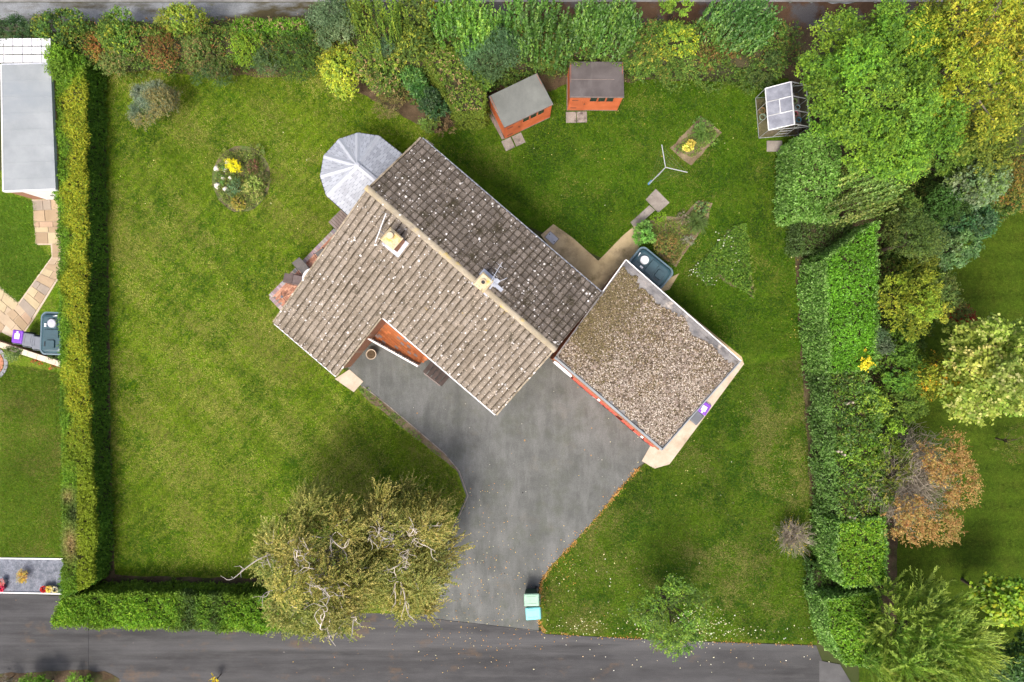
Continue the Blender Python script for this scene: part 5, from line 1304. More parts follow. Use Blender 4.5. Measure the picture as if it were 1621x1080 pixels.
rh('bright lime clipped hedge block beside the grey twiggy shrub', [(1330, 830, 1402, 822), (1326, 880, 1404, 880), (1338, 928, 1406, 924)], 2.9, [(.11, .235, .022), (.17, .28, .028), (.085, .19, .02)], [2, 1, 1], BLG, [1, 1, 1], dens=720, L=.12, W=.06, bump=.07)
rh('low deep green hedge section in the dip near the lane', [(1290, 896, 1360, 925), (1292, 950, 1352, 945)], 1.3, [(.04, .09, .016), (.05, .11, .02)], [1, 1], [(.05, .11, .03)], [1], dens=700, L=.09, W=.045, bump=.04)
rh('rounded bright hedge end nearest the lane by the feathery conifer', [(1310, 952, 1390, 938), (1316, 1000, 1400, 990), (1338, 1052, 1420, 1060)], 2.4, [(.10, .22, .022), (.15, .27, .03), (.08, .17, .02)], [2, 1, 1], BLG, [1, 1, 1], dens=700, L=.12, W=.06, bump=.10)
for k, (x, y) in enumerate([(1345, 633), (1340, 640), (1352, 630), (1330, 722), (1340, 716), (1350, 760), (1352, 826)]):
    pass
def stump_set(name, x, y, label):
    c = P(x, y, 2.8); t = thing(name, (c.x, c.y, 0), label, 'stump', 0, 'sawn limbs in the rough hedge')
    for k in range(3):
        m_ = MB(); q = c + Vector((random.uniform(-.2, .2), random.uniform(-.15, .15), random.uniform(-.1, .15))); m_.tube([(c.x + random.uniform(-.2, .2), c.y + random.uniform(-.2, .2), 1.0), q], [.06, .055], 7); m_.build('limb', MAT['pale_twig'], t, t.location)
stump_set('sawn_limb', 1347, 635, 'pale sawn limbs in the topmost gap of the rough hedge'); stump_set('sawn_limb', 1335, 718, 'pale sawn limbs in the middle gap of the rough hedge'); stump_set('sawn_limb', 1352, 822, 'pale sawn limbs in the lowest gap, just above the lime block')

# trees and shrubs of the top right -----------------------------------------------
crown('t', 'broadleaf_tree', 1390, 150, 128, 8.0, 'big leafy green tree overhanging the greenhouse', 'tree', [(.095, .195, .028), (.14, .245, .030), (.06, .13, .028)], [2, 1.5, 1.1], L=.13, W=.062, inner=.6, dens=640, rad2=140, M=90, lf=.175, limbs=26, slen=.5, zc=.62, zr=.33)
crown('t', 'broadleaf_tree', 1548, 90, 128, 9.5, 'tall yellowing ash tree in the top corner', 'tree', [(.19, .225, .028), (.27, .275, .035), (.11, .17, .025)], [2, 1.3, 1.5], L=.15, W=.06, dens=470, rad2=135, M=80, lf=.17, limbs=40, slen=.55, zc=.62, zr=.33, trunk='pale_twig', lobe_var=.18, inner=.25)
crown('t', 'broadleaf_tree', 1415, 250, 62, 6.0, 'mid green tree filling the gap below the big green tree', 'tree', [(.06, .13, .022), (.09, .17, .03), (.12, .16, .03)], [2, 1, .6], L=.15, W=.07, dens=560, rad2=50, M=20, lf=.33)
crown('t', 'broadleaf_tree', 1540, 225, 70, 6.5, 'olive leaved tree under the yellow ash', 'tree', [(.10, .14, .025), (.16, .19, .03), (.06, .10, .02)], [2, 1, 1], L=.15, W=.06, dens=430, rad2=55, M=22, lf=.3, limbs=14)
crown('t', 'broadleaf_tree', 1530, 290, 55, 4.5, 'grey green whitebeam with pale leaf undersides', 'tree', [BLUE2, BLUE, (.09, .15, .05)], [1, 1, 1], L=.16, W=.08, dens=430, rad2=34, M=14)
crown('s', 'laurel_shrub', 1350, 310, 68, 4.2, 'laurel with long upright leafy shoots beside the clipped block', 'shrub', [(.075, .14, .03), (.12, .20, .05), (.19, .25, .07)], [2, 1.6, .8], **dict(L=.16, W=.065, dens=330, rad2=48, M=14, slen=1.5, k=26, up_bias=.8, out_bias=.1, rand=.10, spread=.5, mat='glossy_leaf', bias=(.75, .28, 0), inner=.25, zmin=.1))
crown('s', 'bronze_shrub', 1595, 290, 46, 3.2, 'shrub with bronze and red autumn tips at the right edge', 'shrub', [(.14, .11, .035), (.10, .12, .03), RUST, (.24, .20, .04)], [2, 2, .6, .5], L=.12, W=.05, dens=380, M=13)
crown('s', 'evergreen_shrub', 1530, 352, 55, 2.6, 'deep bottle green shrub at the edge of the shady lawn', 'shrub', [(.025, .07, .03), (.04, .10, .045), (.06, .13, .06)], [2, 1.5, .7], L=.14, W=.06, dens=480, rad2=30, M=14, mat='glossy_leaf')
crown('s', 'evergreen_tree', 1440, 385, 46, 5.0, 'dark olive evergreen standing right of the bright clipped block', 'tree', [(.065, .105, .03), (.10, .15, .035), (.045, .075, .022)], [2, 1, 1], L=.13, W=.045, dens=520, rad2=46, M=17, slen=.5)
crown('s', 'evergreen_shrub', 1510, 395, 34, 3.0, 'blue green shrub with drooping leaves on the shady lawn edge', 'shrub', [(.06, .125, .05), (.10, .18, .08)], [1, 1], L=.18, W=.06, dens=400, rad2=32, M=11, mat='glossy_leaf')
crown('s', 'spreading_tree', 1437, 478, 50, 5.0, 'lime yellow spreading shrub tree beside the clipped block', 'tree', [(.17, .225, .028), (.12, .175, .025), (.23, .26, .035)], [2, 1.4, 1], L=.13, W=.055, dens=400, rad2=62, M=22, lf=.3)
crown('s', 'evergreen_shrub', 1480, 480, 40, 4.0, 'grey green loose shrub behind the lime yellow tree', 'shrub', [(.09, .12, .04), (.06, .095, .03), (.13, .17, .05)], [1, 1, .6], L=.12, W=.05, dens=380, rad2=45, M=14)
crown('s', 'conifer_shrub', 1380, 545, 32, 3.6, 'blue grey conifer tucked beside the clipped block', 'shrub', [BLUE, (.065, .11, .065), BLUE2], [2, 2, .7], L=.13, W=.035, dens=620, rad2=30, M=11, slen=.35)
crown('s', 'evergreen_shrub', 1418, 575, 44, 3.4, 'mid green shrub under the pale yellow tree', 'shrub', [G_MID, (.10, .18, .03), G_DARK], [2, 1, 1], L=.12, W=.055, dens=460, rad2=50, M=17)
crown('s', 'yellow_shrub', 1350, 568, 15, 4.3, 'bright yellow autumn spray rising out of the hedge', 'shrub', [YEL, (.55, .42, .03)], [2, 1], L=.14, W=.06, dens=330, rad2=22, M=6, limbs=4)
crown('s', 'red_shrub', 1512, 503, 26, 2.8, 'dark red leaved shrub behind the pale yellow tree', 'shrub', [RED, (.12, .02, .02), (.30, .05, .02)], [2, 1.4, .6], L=.12, W=.06, dens=420, rad2=22, M=8)
crown('t', 'pale_leaved_tree', 1560, 580, 92, 7.0, 'pale yellow green tree with big leaves over the shady lawn', 'tree', [(.24, .30, .08), (.18, .25, .055), (.11, .17, .035), (.34, .36, .16)], [2, 2, 1.2, .9], L=.20, W=.12, dens=270, rad2=88, M=36, lf=.26, k=6, slen=.5, limbs=16, lobe_var=.15)
crown('s', 'spreading_shrub', 1475, 595, 40, 4.2, 'amber tinged shrub at the left flank of the pale yellow tree', 'shrub', [(.20, .24, .03), (.13, .18, .025), (.40, .26, .03)], [2, 1.5, .6], L=.13, W=.06, dens=400, rad2=45, M=15)
crown('s', 'twiggy_bush', 1605, 700, 34, 2.2, 'dark twiggy bush on the shady lawn at the right edge', 'shrub', [(.06, .08, .02), (.10, .10, .03)], [1, 1], L=.08, W=.035, dens=160, M=9, limbs=9, trunk='twig')
crown('s', 'broadleaf_shrub', 1575, 945, 44, 4.2, 'glossy lime leaved shrub behind the feathery conifer', 'shrub', [(.16, .27, .025), (.10, .20, .022), (.27, .33, .03)], [2, 1.6, .7], L=.24, W=.15, dens=250, k=6, M=15, mat='glossy_leaf')
crown('s', 'evergreen_shrub', 1598, 1030, 50, 3.4, 'dark green shrub in the bottom right corner', 'shrub', [(.03, .075, .022), (.05, .11, .03)], [1, 1], L=.15, W=.07, dens=460, M=15, mat='glossy_leaf')
crown('s', 'evergreen_shrub', 1480, 330, 40, 3.2, 'dark green undergrowth shrub left of the bottle green one', 'shrub', [G_DARK, (.05, .11, .03)], [1.5, 1], L=.14, W=.06, dens=460, M=13)
crown('s', 'evergreen_shrub', 1350, 705, 40, 3.2, 'lush lime green shrub bulging from the rough hedge', 'shrub', [(.14, .26, .028), (.09, .18, .025), (.20, .30, .035)], [2, 1.6, .8], L=.15, W=.065, dens=380, rad2=45, M=15, mat='glossy_leaf')
crown('s', 'evergreen_shrub', 1372, 640, 36, 3.4, 'leafy bright shrub topping the rough hedge below the yellow spray', 'shrub', [(.12, .22, .025), (.07, .15, .025), (.18, .27, .03)], [2, 1.6, .8], L=.14, W=.06, dens=380, rad2=30, M=12, mat='glossy_leaf')
crown('s', 'olive_shrub', 1392, 745, 46, 3.6, 'olive green shrub between the rough hedge and the orange tree', 'shrub', [(.11, .15, .03), (.07, .115, .028), (.15, .18, .035)], [1, 1.3, .7], L=.11, W=.05, dens=330, rad2=62, M=16)
crown('s', 'evergreen_shrub', 1425, 330, 34, 3.2, 'olive green shrub behind the clipped block at its top end', 'shrub', [(.09, .14, .03), (.06, .11, .028)], [1, 1], L=.13, W=.055, dens=460, rad2=30, M=13)
crown('s', 'mixed_shrub', 1452, 425, 30, 3.0, 'yellowish shrub between the dark evergreen and the lime tree', 'shrub', [(.15, .19, .03), (.10, .15, .03)], [1, 1], L=.12, W=.055, dens=440, rad2=26, M=11)
crown('s', 'evergreen_shrub', 1430, 640, 34, 2.8, 'shaded green shrub above the orange tree', 'shrub', [(.07, .13, .028), (.11, .18, .03)], [1.4, 1], L=.13, W=.055, dens=460, rad2=34, M=13)
crown('s', 'evergreen_shrub', 1490, 255, 40, 4.0, 'mid green shrub wedged between the whitebeam and the big green tree', 'shrub', [(.08, .15, .03), (.12, .19, .035)], [1.4, 1], L=.14, W=.06, dens=460, rad2=34, M=14)
crown('s', 'mixed_shrub', 1362, 775, 38, 3.3, 'dark speckled shrub in the rough hedge above the lime block', 'shrub', [(.06, .11, .028), (.11, .17, .03), (.17, .22, .035)], [2, 1, .6], L=.13, W=.06, dens=330, rad2=40, M=16, lf=.25, mat='glossy_leaf')
crown('s', 'evergreen_shrub', 1395, 690, 36, 3.4, 'yellow green leafy shrub where the orange tree meets the rough hedge', 'shrub', [(.15, .25, .03), (.10, .18, .028)], [1.3, 1], L=.13, W=.06, dens=350, rad2=36, M=15, lf=.26)
crown('s', 'evergreen_shrub', 1325, 675, 26, 3.0, 'blue green bulge on the lawn side of the rough hedge', 'shrub', [(.08, .175, .045), (.13, .24, .08)], [1.3, 1], L=.14, W=.065, dens=400, rad2=40, M=12, lf=.28, mat='glossy_leaf')
# feathery conifer
crown('t', 'feathery_conifer', 1448, 1015, 92, 6.5, 'large feathery golden green conifer at the bottom of the east hedge', 'tree', [(.15, .245, .05), (.20, .29, .065), (.08, .145, .035)], [2, 1.3, 1.3], L=.24, W=.036, dens=980, rad2=92, M=44, lf=.26, k=40, slen=1.6, up_bias=.5, out_bias=.75, rand=.16, spread=.34, zc=.5, zr=.5, tip=(.25, .33, .085), droopy=.06, lz=1.2, jit=.2, bias=(.1, .12, 0))

def twig_bush(name, px, py, rpx, h, label, cat, n, mat, r0=.012, seg=4, wob=.35, group=None, base_r=.15, rad2=None, leaves=None, zc=.5, flat=1.0, biasx=0):
    c = P(px, py, h * zc); R1, R2 = PX(rpx, h * zc), PX(rad2 or rpx, h * zc); t = thing(name, (c.x, c.y, 0), label, cat, 0, group)
    mb = MB(); tipv = []
    for i in range(n):
        a = random.uniform(0, 2 * math.pi); f = math.sqrt(random.random()); q = Vector((c.x + R1 * f * math.cos(a), c.y + R2 * f * math.sin(a), h * (random.uniform(.6, 1.0) - .35 * f * f * flat)))
        s = Vector((c.x + random.gauss(0, base_r), c.y + random.gauss(0, base_r), random.uniform(0, .4) * h * .5)); path = [s]
        for k in range(1, seg + 1):
            w = s.lerp(q, k / seg); w.z = s.z + (q.z - s.z) * (k / seg) ** .7; g3 = lambda: max(-1.5, min(1.5, random.gauss(0, 1))); path.append(w + Vector((g3(), g3(), .6 * g3())) * wob * .12 * min(R1, (q - s).length) * (.5 if k == seg else 1))
        mb.tube(path, [r0 * (1.5 - 1.1 * k / seg) for k in range(seg + 1)], 3, False); tipv.append((path[-1], (path[-1] - path[-2]).normalized()))
        for _ in range(2):
            j = random.randint(1, seg - 1); d = (path[j + 1] - path[j]).normalized() + Vector((random.gauss(0, .6), random.gauss(0, .6), random.gauss(0, .4))); e = path[j] + d.normalized() * random.uniform(.12, .28) * R1
            mb.tube([path[j], path[j].lerp(e, .5) + Vector((random.gauss(0, .04), random.gauss(0, .04), random.gauss(0, .03))), e], [r0 * .7, r0 * .5, r0 * .3], 3, False); tipv.append((e, d.normalized()))
    mb.build('branches', MAT[mat], t, t.location)
    if leaves:
        pal, wts, L, W, k, cond = leaves
        pts_ = [(p, d) for p, d in tipv if cond(p, c, R1)]
        if pts_:
            rp_ = np.array([tuple(p) for p, d in pts_]); dp = unit(np.array([tuple(d) for p, d in pts_]) + rdir(len(pts_)) * .3)
            b_ = sprays(rp_ - dp * .25, dp, np.full(len(rp_), .45) * rng.uniform(.6, 1.3, len(rp_)), k, L, W, pal, wts, .9)
            leaf_mesh('leaves', *b_, t, t.location)
    return t
at_ = twig_bush('bare_tree', 1436, 758, 84, 4.4, 'half bare tree with tan orange autumn leaves on its lawn side', 'tree', 560, 'pale_twig', .014, 7, .9, base_r=.8, rad2=92)
c_ = P(1455, 765, 3.2); cc_, rad_ = np.array(c_), np.array([PX(88, 3.2), PX(100, 3.2), 1.3]); lc_, lr_ = lobes_for(cc_, rad_, 46, .2, -.2); p_, d_, i_ = lobe_points(lc_, lr_, 1600, 0)
f_ = fbm(p_ + 11.0, .8, 3, 0); k_ = (p_[:, 0] - cc_[0]) / rad_[0] - .35 * (p_[:, 1] - cc_[1]) / rad_[1] + .5 * f_ > -.05; p_, d_ = p_[k_], d_[k_]
sd_ = unit(d_ * .6 + rdir(len(p_)) * .7 + [0, 0, .3])
leaf_mesh('leaves', *sprays(p_, sd_, np.full(len(p_), .4), 11, .09, .052, [(.27, .175, .085), (.22, .125, .06), (.30, .22, .10), (.21, .20, .08), (.20, .10, .05)], [2, 1, 1.6, .9, .5], .95), at_, at_.location)
twig_bush('bare_shrub', 1258, 852, 36, 1.7, 'grey leafless twiggy shrub at the foot of the east hedge', 'shrub', 260, 'pale_twig', .008, 4, .5, leaves=([(.42, .33, .06), (.22, .26, .06)], [1, 1], .07, .04, 4, lambda p, c, R: random.random() < .06))

# silver birches by the lane ----------------------------------------------------------
def birch(px, py, r1, r2, h, label, ntop, nlimb, seed):
    random.seed(seed)
    pal, w = [(.215, .215, .075), (.16, .18, .055), (.29, .275, .11), (.10, .13, .04)], [2, 2, 1.1, 1.2]
    t, cc, rad, lc, lr = crown('t', 'silver_birch', px, py, r1, h, label, 'tree', pal, w, L=.10, W=.042, dens=1750, rad2=r2, M=80, lf=.19, k=24, slen=1.0, up_bias=.25, out_bias=.6, rand=.45, spread=.5, zc=.6, zr=.36, trunk=None, lobe_var=.2, droopy=.22, inner=.15, bias=(.28, .34, 0))
    mb = MB(); base = Vector((cc[0], cc[1], -.05)); off = t.location
    fork = base + Vector((0, 0, h * .45)); mb.tube([base, base + Vector((.1, .05, h * .25)), fork], [.2, .16, .12], 9)
    def limb(s, q, r, depth):
        n = 8; v = q - s; b1 = Vector((random.gauss(0, 1), random.gauss(0, 1), random.gauss(0, .3))) * .10 * v.length; b2 = Vector((random.gauss(0, 1), random.gauss(0, 1), 0)) * .07 * v.length; path = [s]
        for k in range(1, n + 1):
            f = k / n; w_ = s.lerp(q, f); w_.z = s.z + v.z * f ** .6; path.append(w_ + b1 * math.sin(math.pi * f) + b2 * math.sin(2 * math.pi * f) + Vector((random.gauss(0, 1), random.gauss(0, 1), 0)) * .012 * v.length)
        mb.tube(path, [r * (1 - .8 * k / n) for k in range(n + 1)], 5, False)
        if depth:
            for _ in range(3):
                j = random.randint(2, n - 2); d = (path[j + 1] - path[j]).normalized() + Vector((random.gauss(0, .6), random.gauss(0, .6), random.uniform(0, .5))); limb(path[j], path[j] + d.normalized() * v.length * random.uniform(.25, .5), r * .5, depth - 1)
    order = np.argsort(-lc[:, 2])
    for k in range(nlimb):
        j = order[k % len(order)]; q = Vector(cc).lerp(Vector(lc[j]), .93) + Vector((0, 0, lr[j] * (1.12 if k < ntop else .3))); s = base.lerp(fork, random.uniform(.65, 1.0)); limb(s, q, .07 if k < ntop else .045, 2 if k < ntop else 1)
    mb.build('trunk', MAT['birch_bark'], t, off)
birch(512, 890, 104, 118, 7.4, 'larger silver birch with white limbs showing, overhanging the lane', 16, 28, 3)
birch(645, 868, 84, 116, 5.8, 'smaller silver birch leaning over the drive edge', 10, 20, 8)

# sparse young tree on the front lawn
crown('t', 'young_tree', 1064, 968, 63, 4.2, 'sparse young green tree shedding pale leaves by the lane', 'tree', [(.10, .19, .035), (.07, .135, .04), (.15, .24, .04)], [2, 1.5, .8], L=.12, W=.055, dens=360, rad2=64, M=40, lf=.2, inner=.1, slen=.5, limbs=24, trunk='twig', zc=.6)

# shrubs along the track, left to right -------------------------------------------------
def shoots_(**kw):
    d = dict(L=.17, W=.07, dens=330, slen=1.35, k=22, up_bias=1.2, out_bias=.12, rand=.12, spread=.55, mat='glossy_leaf', inner=.25, lf=.42, zmin=.1, jit=.2); d.update(kw); return d
def sh(name, x, y, r, h, label, pal, wts, **kw):
    if y < 135:
        g_ = 1.22 if y < 95 else 1.06; kw['rad2'] = kw.get('rad2', r) * g_ * 1.06; r *= g_
    return crown('s', name, x, y, r, h, label, 'shrub', pal, wts, group=None, **kw)
sh('conifer_shrub', 22, 52, 34, 3.0, 'dark conifer at the top left corner above the white canopy', [(.03, .07, .03), (.05, .10, .045)], [1, 1], L=.12, W=.035, dens=600, rad2=24)
sh('mixed_shrub', 100, 58, 34, 2.4, 'green and yellow speckled shrub at the top of the golden hedge', [(.07, .13, .03), (.19, .22, .03), (.05, .10, .035)], [2, .8, 1], dens=480, rad2=32)
sh('conifer_shrub', 110, 105, 27, 2.6, 'bright feathery conifer tip at the head of the golden hedge', [(.11, .21, .022), (.08, .17, .022)], [1, 1], L=.15, W=.04, dens=650, rad2=26, slen=.4)
sh('rust_shrub', 152, 82, 22, 2.0, 'rusty orange shrub in the left part of the track border', [RUST, (.20, .12, .035), (.13, .13, .03)], [1.4, 1.2, 1], L=.09, W=.045, dens=480)
sh('mixed_shrub', 200, 58, 40, 2.2, 'fresh green shrub with a few yellow leaves beside the rusty one', [(.09, .17, .03), (.06, .12, .03), (.22, .26, .035)], [2, 1.4, .6], dens=480, rad2=30)
sh('mixed_shrub', 205, 98, 45, 1.8, 'grey green shrub at the lawn edge in front of the fresh green one', [(.10, .15, .05), (.07, .12, .04), (.16, .15, .07)], [1, 1, .5], L=.09, W=.045, dens=520, rad2=24)
sh('rust_shrub', 262, 78, 30, 2.2, 'brown red shrub with scarlet patches in the track border', [(.15, .075, .035), (.10, .095, .03), RUST, (.10, .13, .035)], [1.6, 1.2, .7, .8], L=.09, W=.045, dens=480, rad2=28)
sh('golden_shrub', 296, 42, 36, 2.4, 'yellow green shrub rising above the border against the track', [(.15, .195, .03), (.10, .155, .03), (.24, .25, .04)], [2, 1.6, .6], dens=460, rad2=24)
sh('mixed_shrub', 330, 88, 40, 2.0, 'drab green shrub with brown twigs before the yellow green one', [(.09, .125, .04), (.06, .10, .035), (.15, .11, .06)], [2, 1, .8], L=.09, W=.045, dens=520, rad2=30)
sh('evergreen_shrub', 335, 118, 40, 1.3, 'low blue green shrub spilling on the lawn edge', [(.06, .115, .05), (.045, .09, .04)], [1, 1], L=.08, W=.035, dens=560, rad2=16)
hedge('clipped_shrub', 'bright green clipped shrub with a bare brown crown beside the track', [(370, 48, 368, 32), (420, 48, 420, 30), (485, 50, 482, 32)], 2.3, [(.10, .22, .02), (.08, .18, .02), (.24, .17, .13)], [2, 1, 1.0], [(.08, .17, .02), (.05, .12, .02)], [1, 1], dens=620, cat='shrub')
sh('golden_shrub', 395, 72, 30, 2.2, 'lime clipped dome left of the dark rounded bush', [(.16, .24, .025), (.10, .19, .022)], [1, 1.2], dens=560, L=.08, W=.04)
sh('rounded_bush', 428, 100, 30, 1.9, 'dark rounded bush standing forward on the lawn edge', [(.035, .075, .03), (.055, .10, .045), (.08, .13, .05)], [2, 1, .6], L=.08, W=.035, dens=640, rad2=29, mat='glossy_leaf', lf=.5)
sh('rounded_bush', 482, 82, 32, 2.4, 'clipped deep green bush with sunlit flank left of the gold edged shrub', [(.05, .10, .025), (.035, .075, .022), (.11, .17, .03)], [2, 1, .7], L=.08, W=.035, dens=640, rad2=34, lf=.5)
sh('twiggy_bush', 462, 52, 24, 2.5, 'mauve brown twiggy top behind the deep green bush', [(.20, .14, .11), (.13, .10, .07), (.08, .11, .04)], [1.5, 1, .7], L=.07, W=.03, dens=420, rad2=14)
sh('conifer_shrub', 522, 42, 30, 3.6, 'tall blue grey conifer at the middle of the track border', [BLUE, BLUE2, (.06, .10, .06)], [2, 1.2, 1], L=.14, W=.035, dens=680, rad2=34, slen=.5)
sh('golden_shrub', 548, 112, 36, 2.2, 'gold edged variegated shrub bulging over the lawn', [(.27, .30, .035), (.17, .235, .03), (.11, .18, .03)], [1.6, 1.4, 1], L=.10, W=.055, dens=560, rad2=38, mat='glossy_leaf', lf=.5)
sh('broadleaf_shrub', 596, 52, 46, 3.6, 'tall shrub with upright light green shoots behind the gold edged one', [(.11, .19, .03), (.07, .13, .025), (.19, .26, .04)], [2, 1.4, .8], **shoots_(rad2=40, L=.13, W=.055, bias=(-.05, .35, 0), mat='leaf'))
sh('mixed_shrub', 600, 112, 36, 2.5, 'clipped shrub with a thinning brown top above the dry bush', [(.10, .16, .035), (.06, .11, .03), (.26, .19, .12), (.19, .23, .04)], [2, 1.3, .8, .8], L=.10, W=.05, dens=520, rad2=38)
sh('conifer_shrub', 614, 78, 15, 3.2, 'small blue green conifer poking out between the tall shoots', [BLUE, (.08, .15, .09)], [1, 1], L=.12, W=.03, dens=620, rad2=17)
sh('mixed_shrub', 655, 55, 34, 3.0, 'olive shrub with yellow tips right of the tall shoots', [(.10, .14, .03), (.06, .10, .028), (.22, .24, .04)], [2, 1.4, .7], dens=420, rad2=44)
sh('dry_bush', 622, 168, 34, 1.2, 'dry straw coloured bush in front of the conservatory', [(.20, .16, .085), (.13, .12, .05), (.10, .13, .04)], [2, 1, .7], L=.11, W=.02, dens=430, rad2=24, trunk='twig')
sh('rhododendron', 657, 140, 27, 2.2, 'dark glossy rhododendron in rosettes right of the dry bush', [(.03, .085, .025), (.05, .13, .035), (.085, .18, .05)], [2, 1.2, .6], L=.18, W=.06, dens=420, rad2=30, mat='glossy_leaf')
sh('evergreen_shrub', 690, 165, 24, 2.0, 'very dark shrub between the rhododendron and the clipped wedge', [(.02, .055, .025), (.035, .08, .035)], [1.5, 1], L=.12, W=.06, dens=480, rad2=28, mat='glossy_leaf')
sh('small_shrub', 680, 195, 15, 1.0, 'small light green shrub at the corner of the house border', [(.13, .22, .05), (.09, .16, .045)], [1, 1], L=.12, W=.055, dens=420, rad2=17)
sh('dry_bush', 706, 203, 18, .8, 'small tan dead bush near the house corner', [(.27, .20, .12), (.18, .14, .08)], [1, 1], L=.10, W=.018, dens=380, rad2=14, trunk='twig')
hedge('clipped_shrub', 'wedge of clipped hedge with a patchy brown top running down to the orange shed', [(662, 78, 700, 68), (690, 118, 735, 100), (712, 160, 768, 150), (722, 178, 765, 175)], 2.4, [(.10, .17, .03), (.07, .13, .025), (.25, .18, .12), (.14, .20, .035)], [2, 1.5, .8, 1], [(.10, .14, .022), (.07, .11, .02)], [1, 1], dens=560, cat='shrub')
sh('laurel_shrub', 735, 55, 50, 3.6, 'laurel with bright upright shoots left of the blue conifer', [(.085, .19, .03), (.055, .13, .025), (.15, .26, .045)], [2, 1.3, 1], **shoots_(rad2=38, bias=(-.02, .38, 0)))
sh('conifer_shrub', 780, 92, 38, 3.4, 'wide blue green conifer above the askew shed', [(.06, .12, .065), (.085, .15, .085), (.045, .09, .05)], [2, 1.2, 1], L=.14, W=.035, dens=680, rad2=34, slen=.5)
sh('evergreen_shrub', 768, 138, 34, 2.4, 'light green leafy shrub touching the askew shed roof', [(.10, .19, .035), (.07, .14, .03)], [1, 1], L=.13, W=.06, dens=480, rad2=22)
sh('laurel_shrub', 855, 52, 50, 3.6, 'deep green laurel behind the gap between the two sheds', [(.06, .14, .03), (.04, .10, .025), (.11, .21, .045)], [2, 1.3, .9], **shoots_(rad2=40, bias=(.05, .38, 0)))
sh('mixed_shrub', 868, 92, 24, 2.2, 'dark olive shrub with gold flecks left of the square shed', [(.06, .09, .028), (.10, .12, .03), (.20, .18, .04)], [2, 1, .5], dens=440, rad2=22)
sh('laurel_shrub', 955, 55, 60, 3.8, 'big laurel with leaning shoots over the square shed roof', [(.065, .155, .03), (.045, .11, .025), (.13, .24, .05)], [2, 1.3, 1], **shoots_(rad2=38, bias=(.22, .42, 0)))
sh('mixed_shrub', 1015, 100, 32, 2.2, 'green shrub with pale flecks just right of the square shed', [(.09, .165, .03), (.06, .12, .028), (.24, .25, .06)], [2, 1.4, .6], dens=480, rad2=32)
sh('golden_shrub', 1060, 62, 34, 2.8, 'yellow tinged shrub at the track under the young overhanging tree', [(.12, .20, .03), (.25, .28, .03), (.07, .13, .025)], [1.6, .8, 1], dens=460, rad2=30)
sh('mixed_shrub', 1075, 108, 40, 1.9, 'mixed green shrub at the back lawn edge right of the sheds', [(.10, .16, .035), (.07, .12, .03), (.22, .19, .06)], [2, 1.4, .5], L=.09, W=.045, dens=520, rad2=26)
sh('rust_shrub', 1135, 88, 40, 2.2, 'brown leaved shrub in the right part of the track border', [(.15, .085, .04), (.09, .105, .03), (.25, .15, .06), (.10, .14, .03)], [1.6, 1.4, .5, 1], L=.09, W=.045, dens=500, rad2=26)
sh('laurel_shrub', 1165, 48, 60, 3.6, 'cherry laurel with slanting dark shoots at the right end of the border', [(.04, .11, .028), (.06, .145, .035), (.10, .19, .05)], [2, 1.3, .7], **shoots_(rad2=32, bias=(.42, .34, 0)))
sh('evergreen_shrub', 1210, 102, 34, 2.2, 'blackish green shrub next to the greenhouse corner', [(.045, .08, .025), (.07, .10, .03), (.03, .055, .02)], [1, .7, 1], L=.10, W=.05, dens=520, rad2=28)
sh('evergreen_shrub', 1180, 122, 40, 1.4, 'low dark shrub fringing the top edge of the back lawn', [(.04, .085, .022), (.07, .12, .03)], [1, 1], L=.09, W=.045, dens=520, rad2=12)
crown('t', 'young_tree', 1068, 14, 26, 3.6, 'light green young tree reaching over the track', 'tree', [(.14, .25, .03), (.10, .19, .03)], [1, 1], dens=330, rad2=18, M=10, limbs=8)
sh('yellow_shrub', 682, 14, 9, 1.4, 'little yellow leaved sapling on the track edge', [(.42, .42, .03), (.30, .33, .03)], [1, 1], L=.12, W=.06, dens=260, rad2=11, M=5, limbs=5)

hedge('mixed_hedge', 'long rough mixed hedge behind the shrubs along the track, west half', [(98, 95, 98, 46), (200, 92, 200, 44), (330, 88, 330, 44), (430, 85, 430, 38), (520, 84, 520, 34), (600, 110, 600, 34), (680, 110, 680, 36)], 1.7, [(.08, .15, .03), (.12, .18, .035), (.05, .10, .025), (.17, .15, .05), (.18, .10, .045)], [2, 1.4, 1.4, .7, .6], [(.06, .12, .03), (.09, .14, .03)], [1, 1], dens=360, L=.11, W=.055, slen=.45, bump=.35, side_noise=.2)
hedge('mixed_hedge', 'long rough mixed hedge behind the shrubs along the track, east half', [(685, 112, 685, 38), (760, 118, 760, 36), (890, 85, 890, 36), (1000, 92, 1000, 38), (1080, 108, 1080, 40), (1160, 108, 1160, 40), (1240, 112, 1240, 40)], 1.9, [(.07, .145, .03), (.11, .18, .035), (.05, .10, .025), (.17, .15, .05), (.15, .09, .045)], [2, 1.4, 1.4, .5, .5], [(.06, .12, .03), (.09, .14, .03)], [1, 1], dens=360, L=.12, W=.06, slen=.5, bump=.35, side_noise=.2)
# bush on the left lawn: blue grey with a browning side
def two_tone(b, c, cc, rad):
    x = (b[:, 0] - cc[0]) / rad[0] * .8 + -(b[:, 1] - cc[1]) / rad[1] * .45 + .25 * np.sin(b[:, 1] * 5); r = np.linalg.norm((b[:, :2] - cc[:2]) / rad[:2], axis=1)
    m = np.clip(bl(x, .0, .3) + bl(r, .72, .95) * .6, 0, 1) * (rng.random(len(b)) < .8)
    return mixcol(c, m, (.22, .18, .075), .7)
sh('rounded_bush', 241, 164, 43, 2.3, 'round blue grey bush with a browning side alone on the lawn', [(.12, .16, .145), (.08, .12, .10), (.17, .20, .165)], [2, 1.4, .7], L=.10, W=.028, dens=1200, slen=.35, k=10, rad2=42, lf=.42, extra=two_tone)

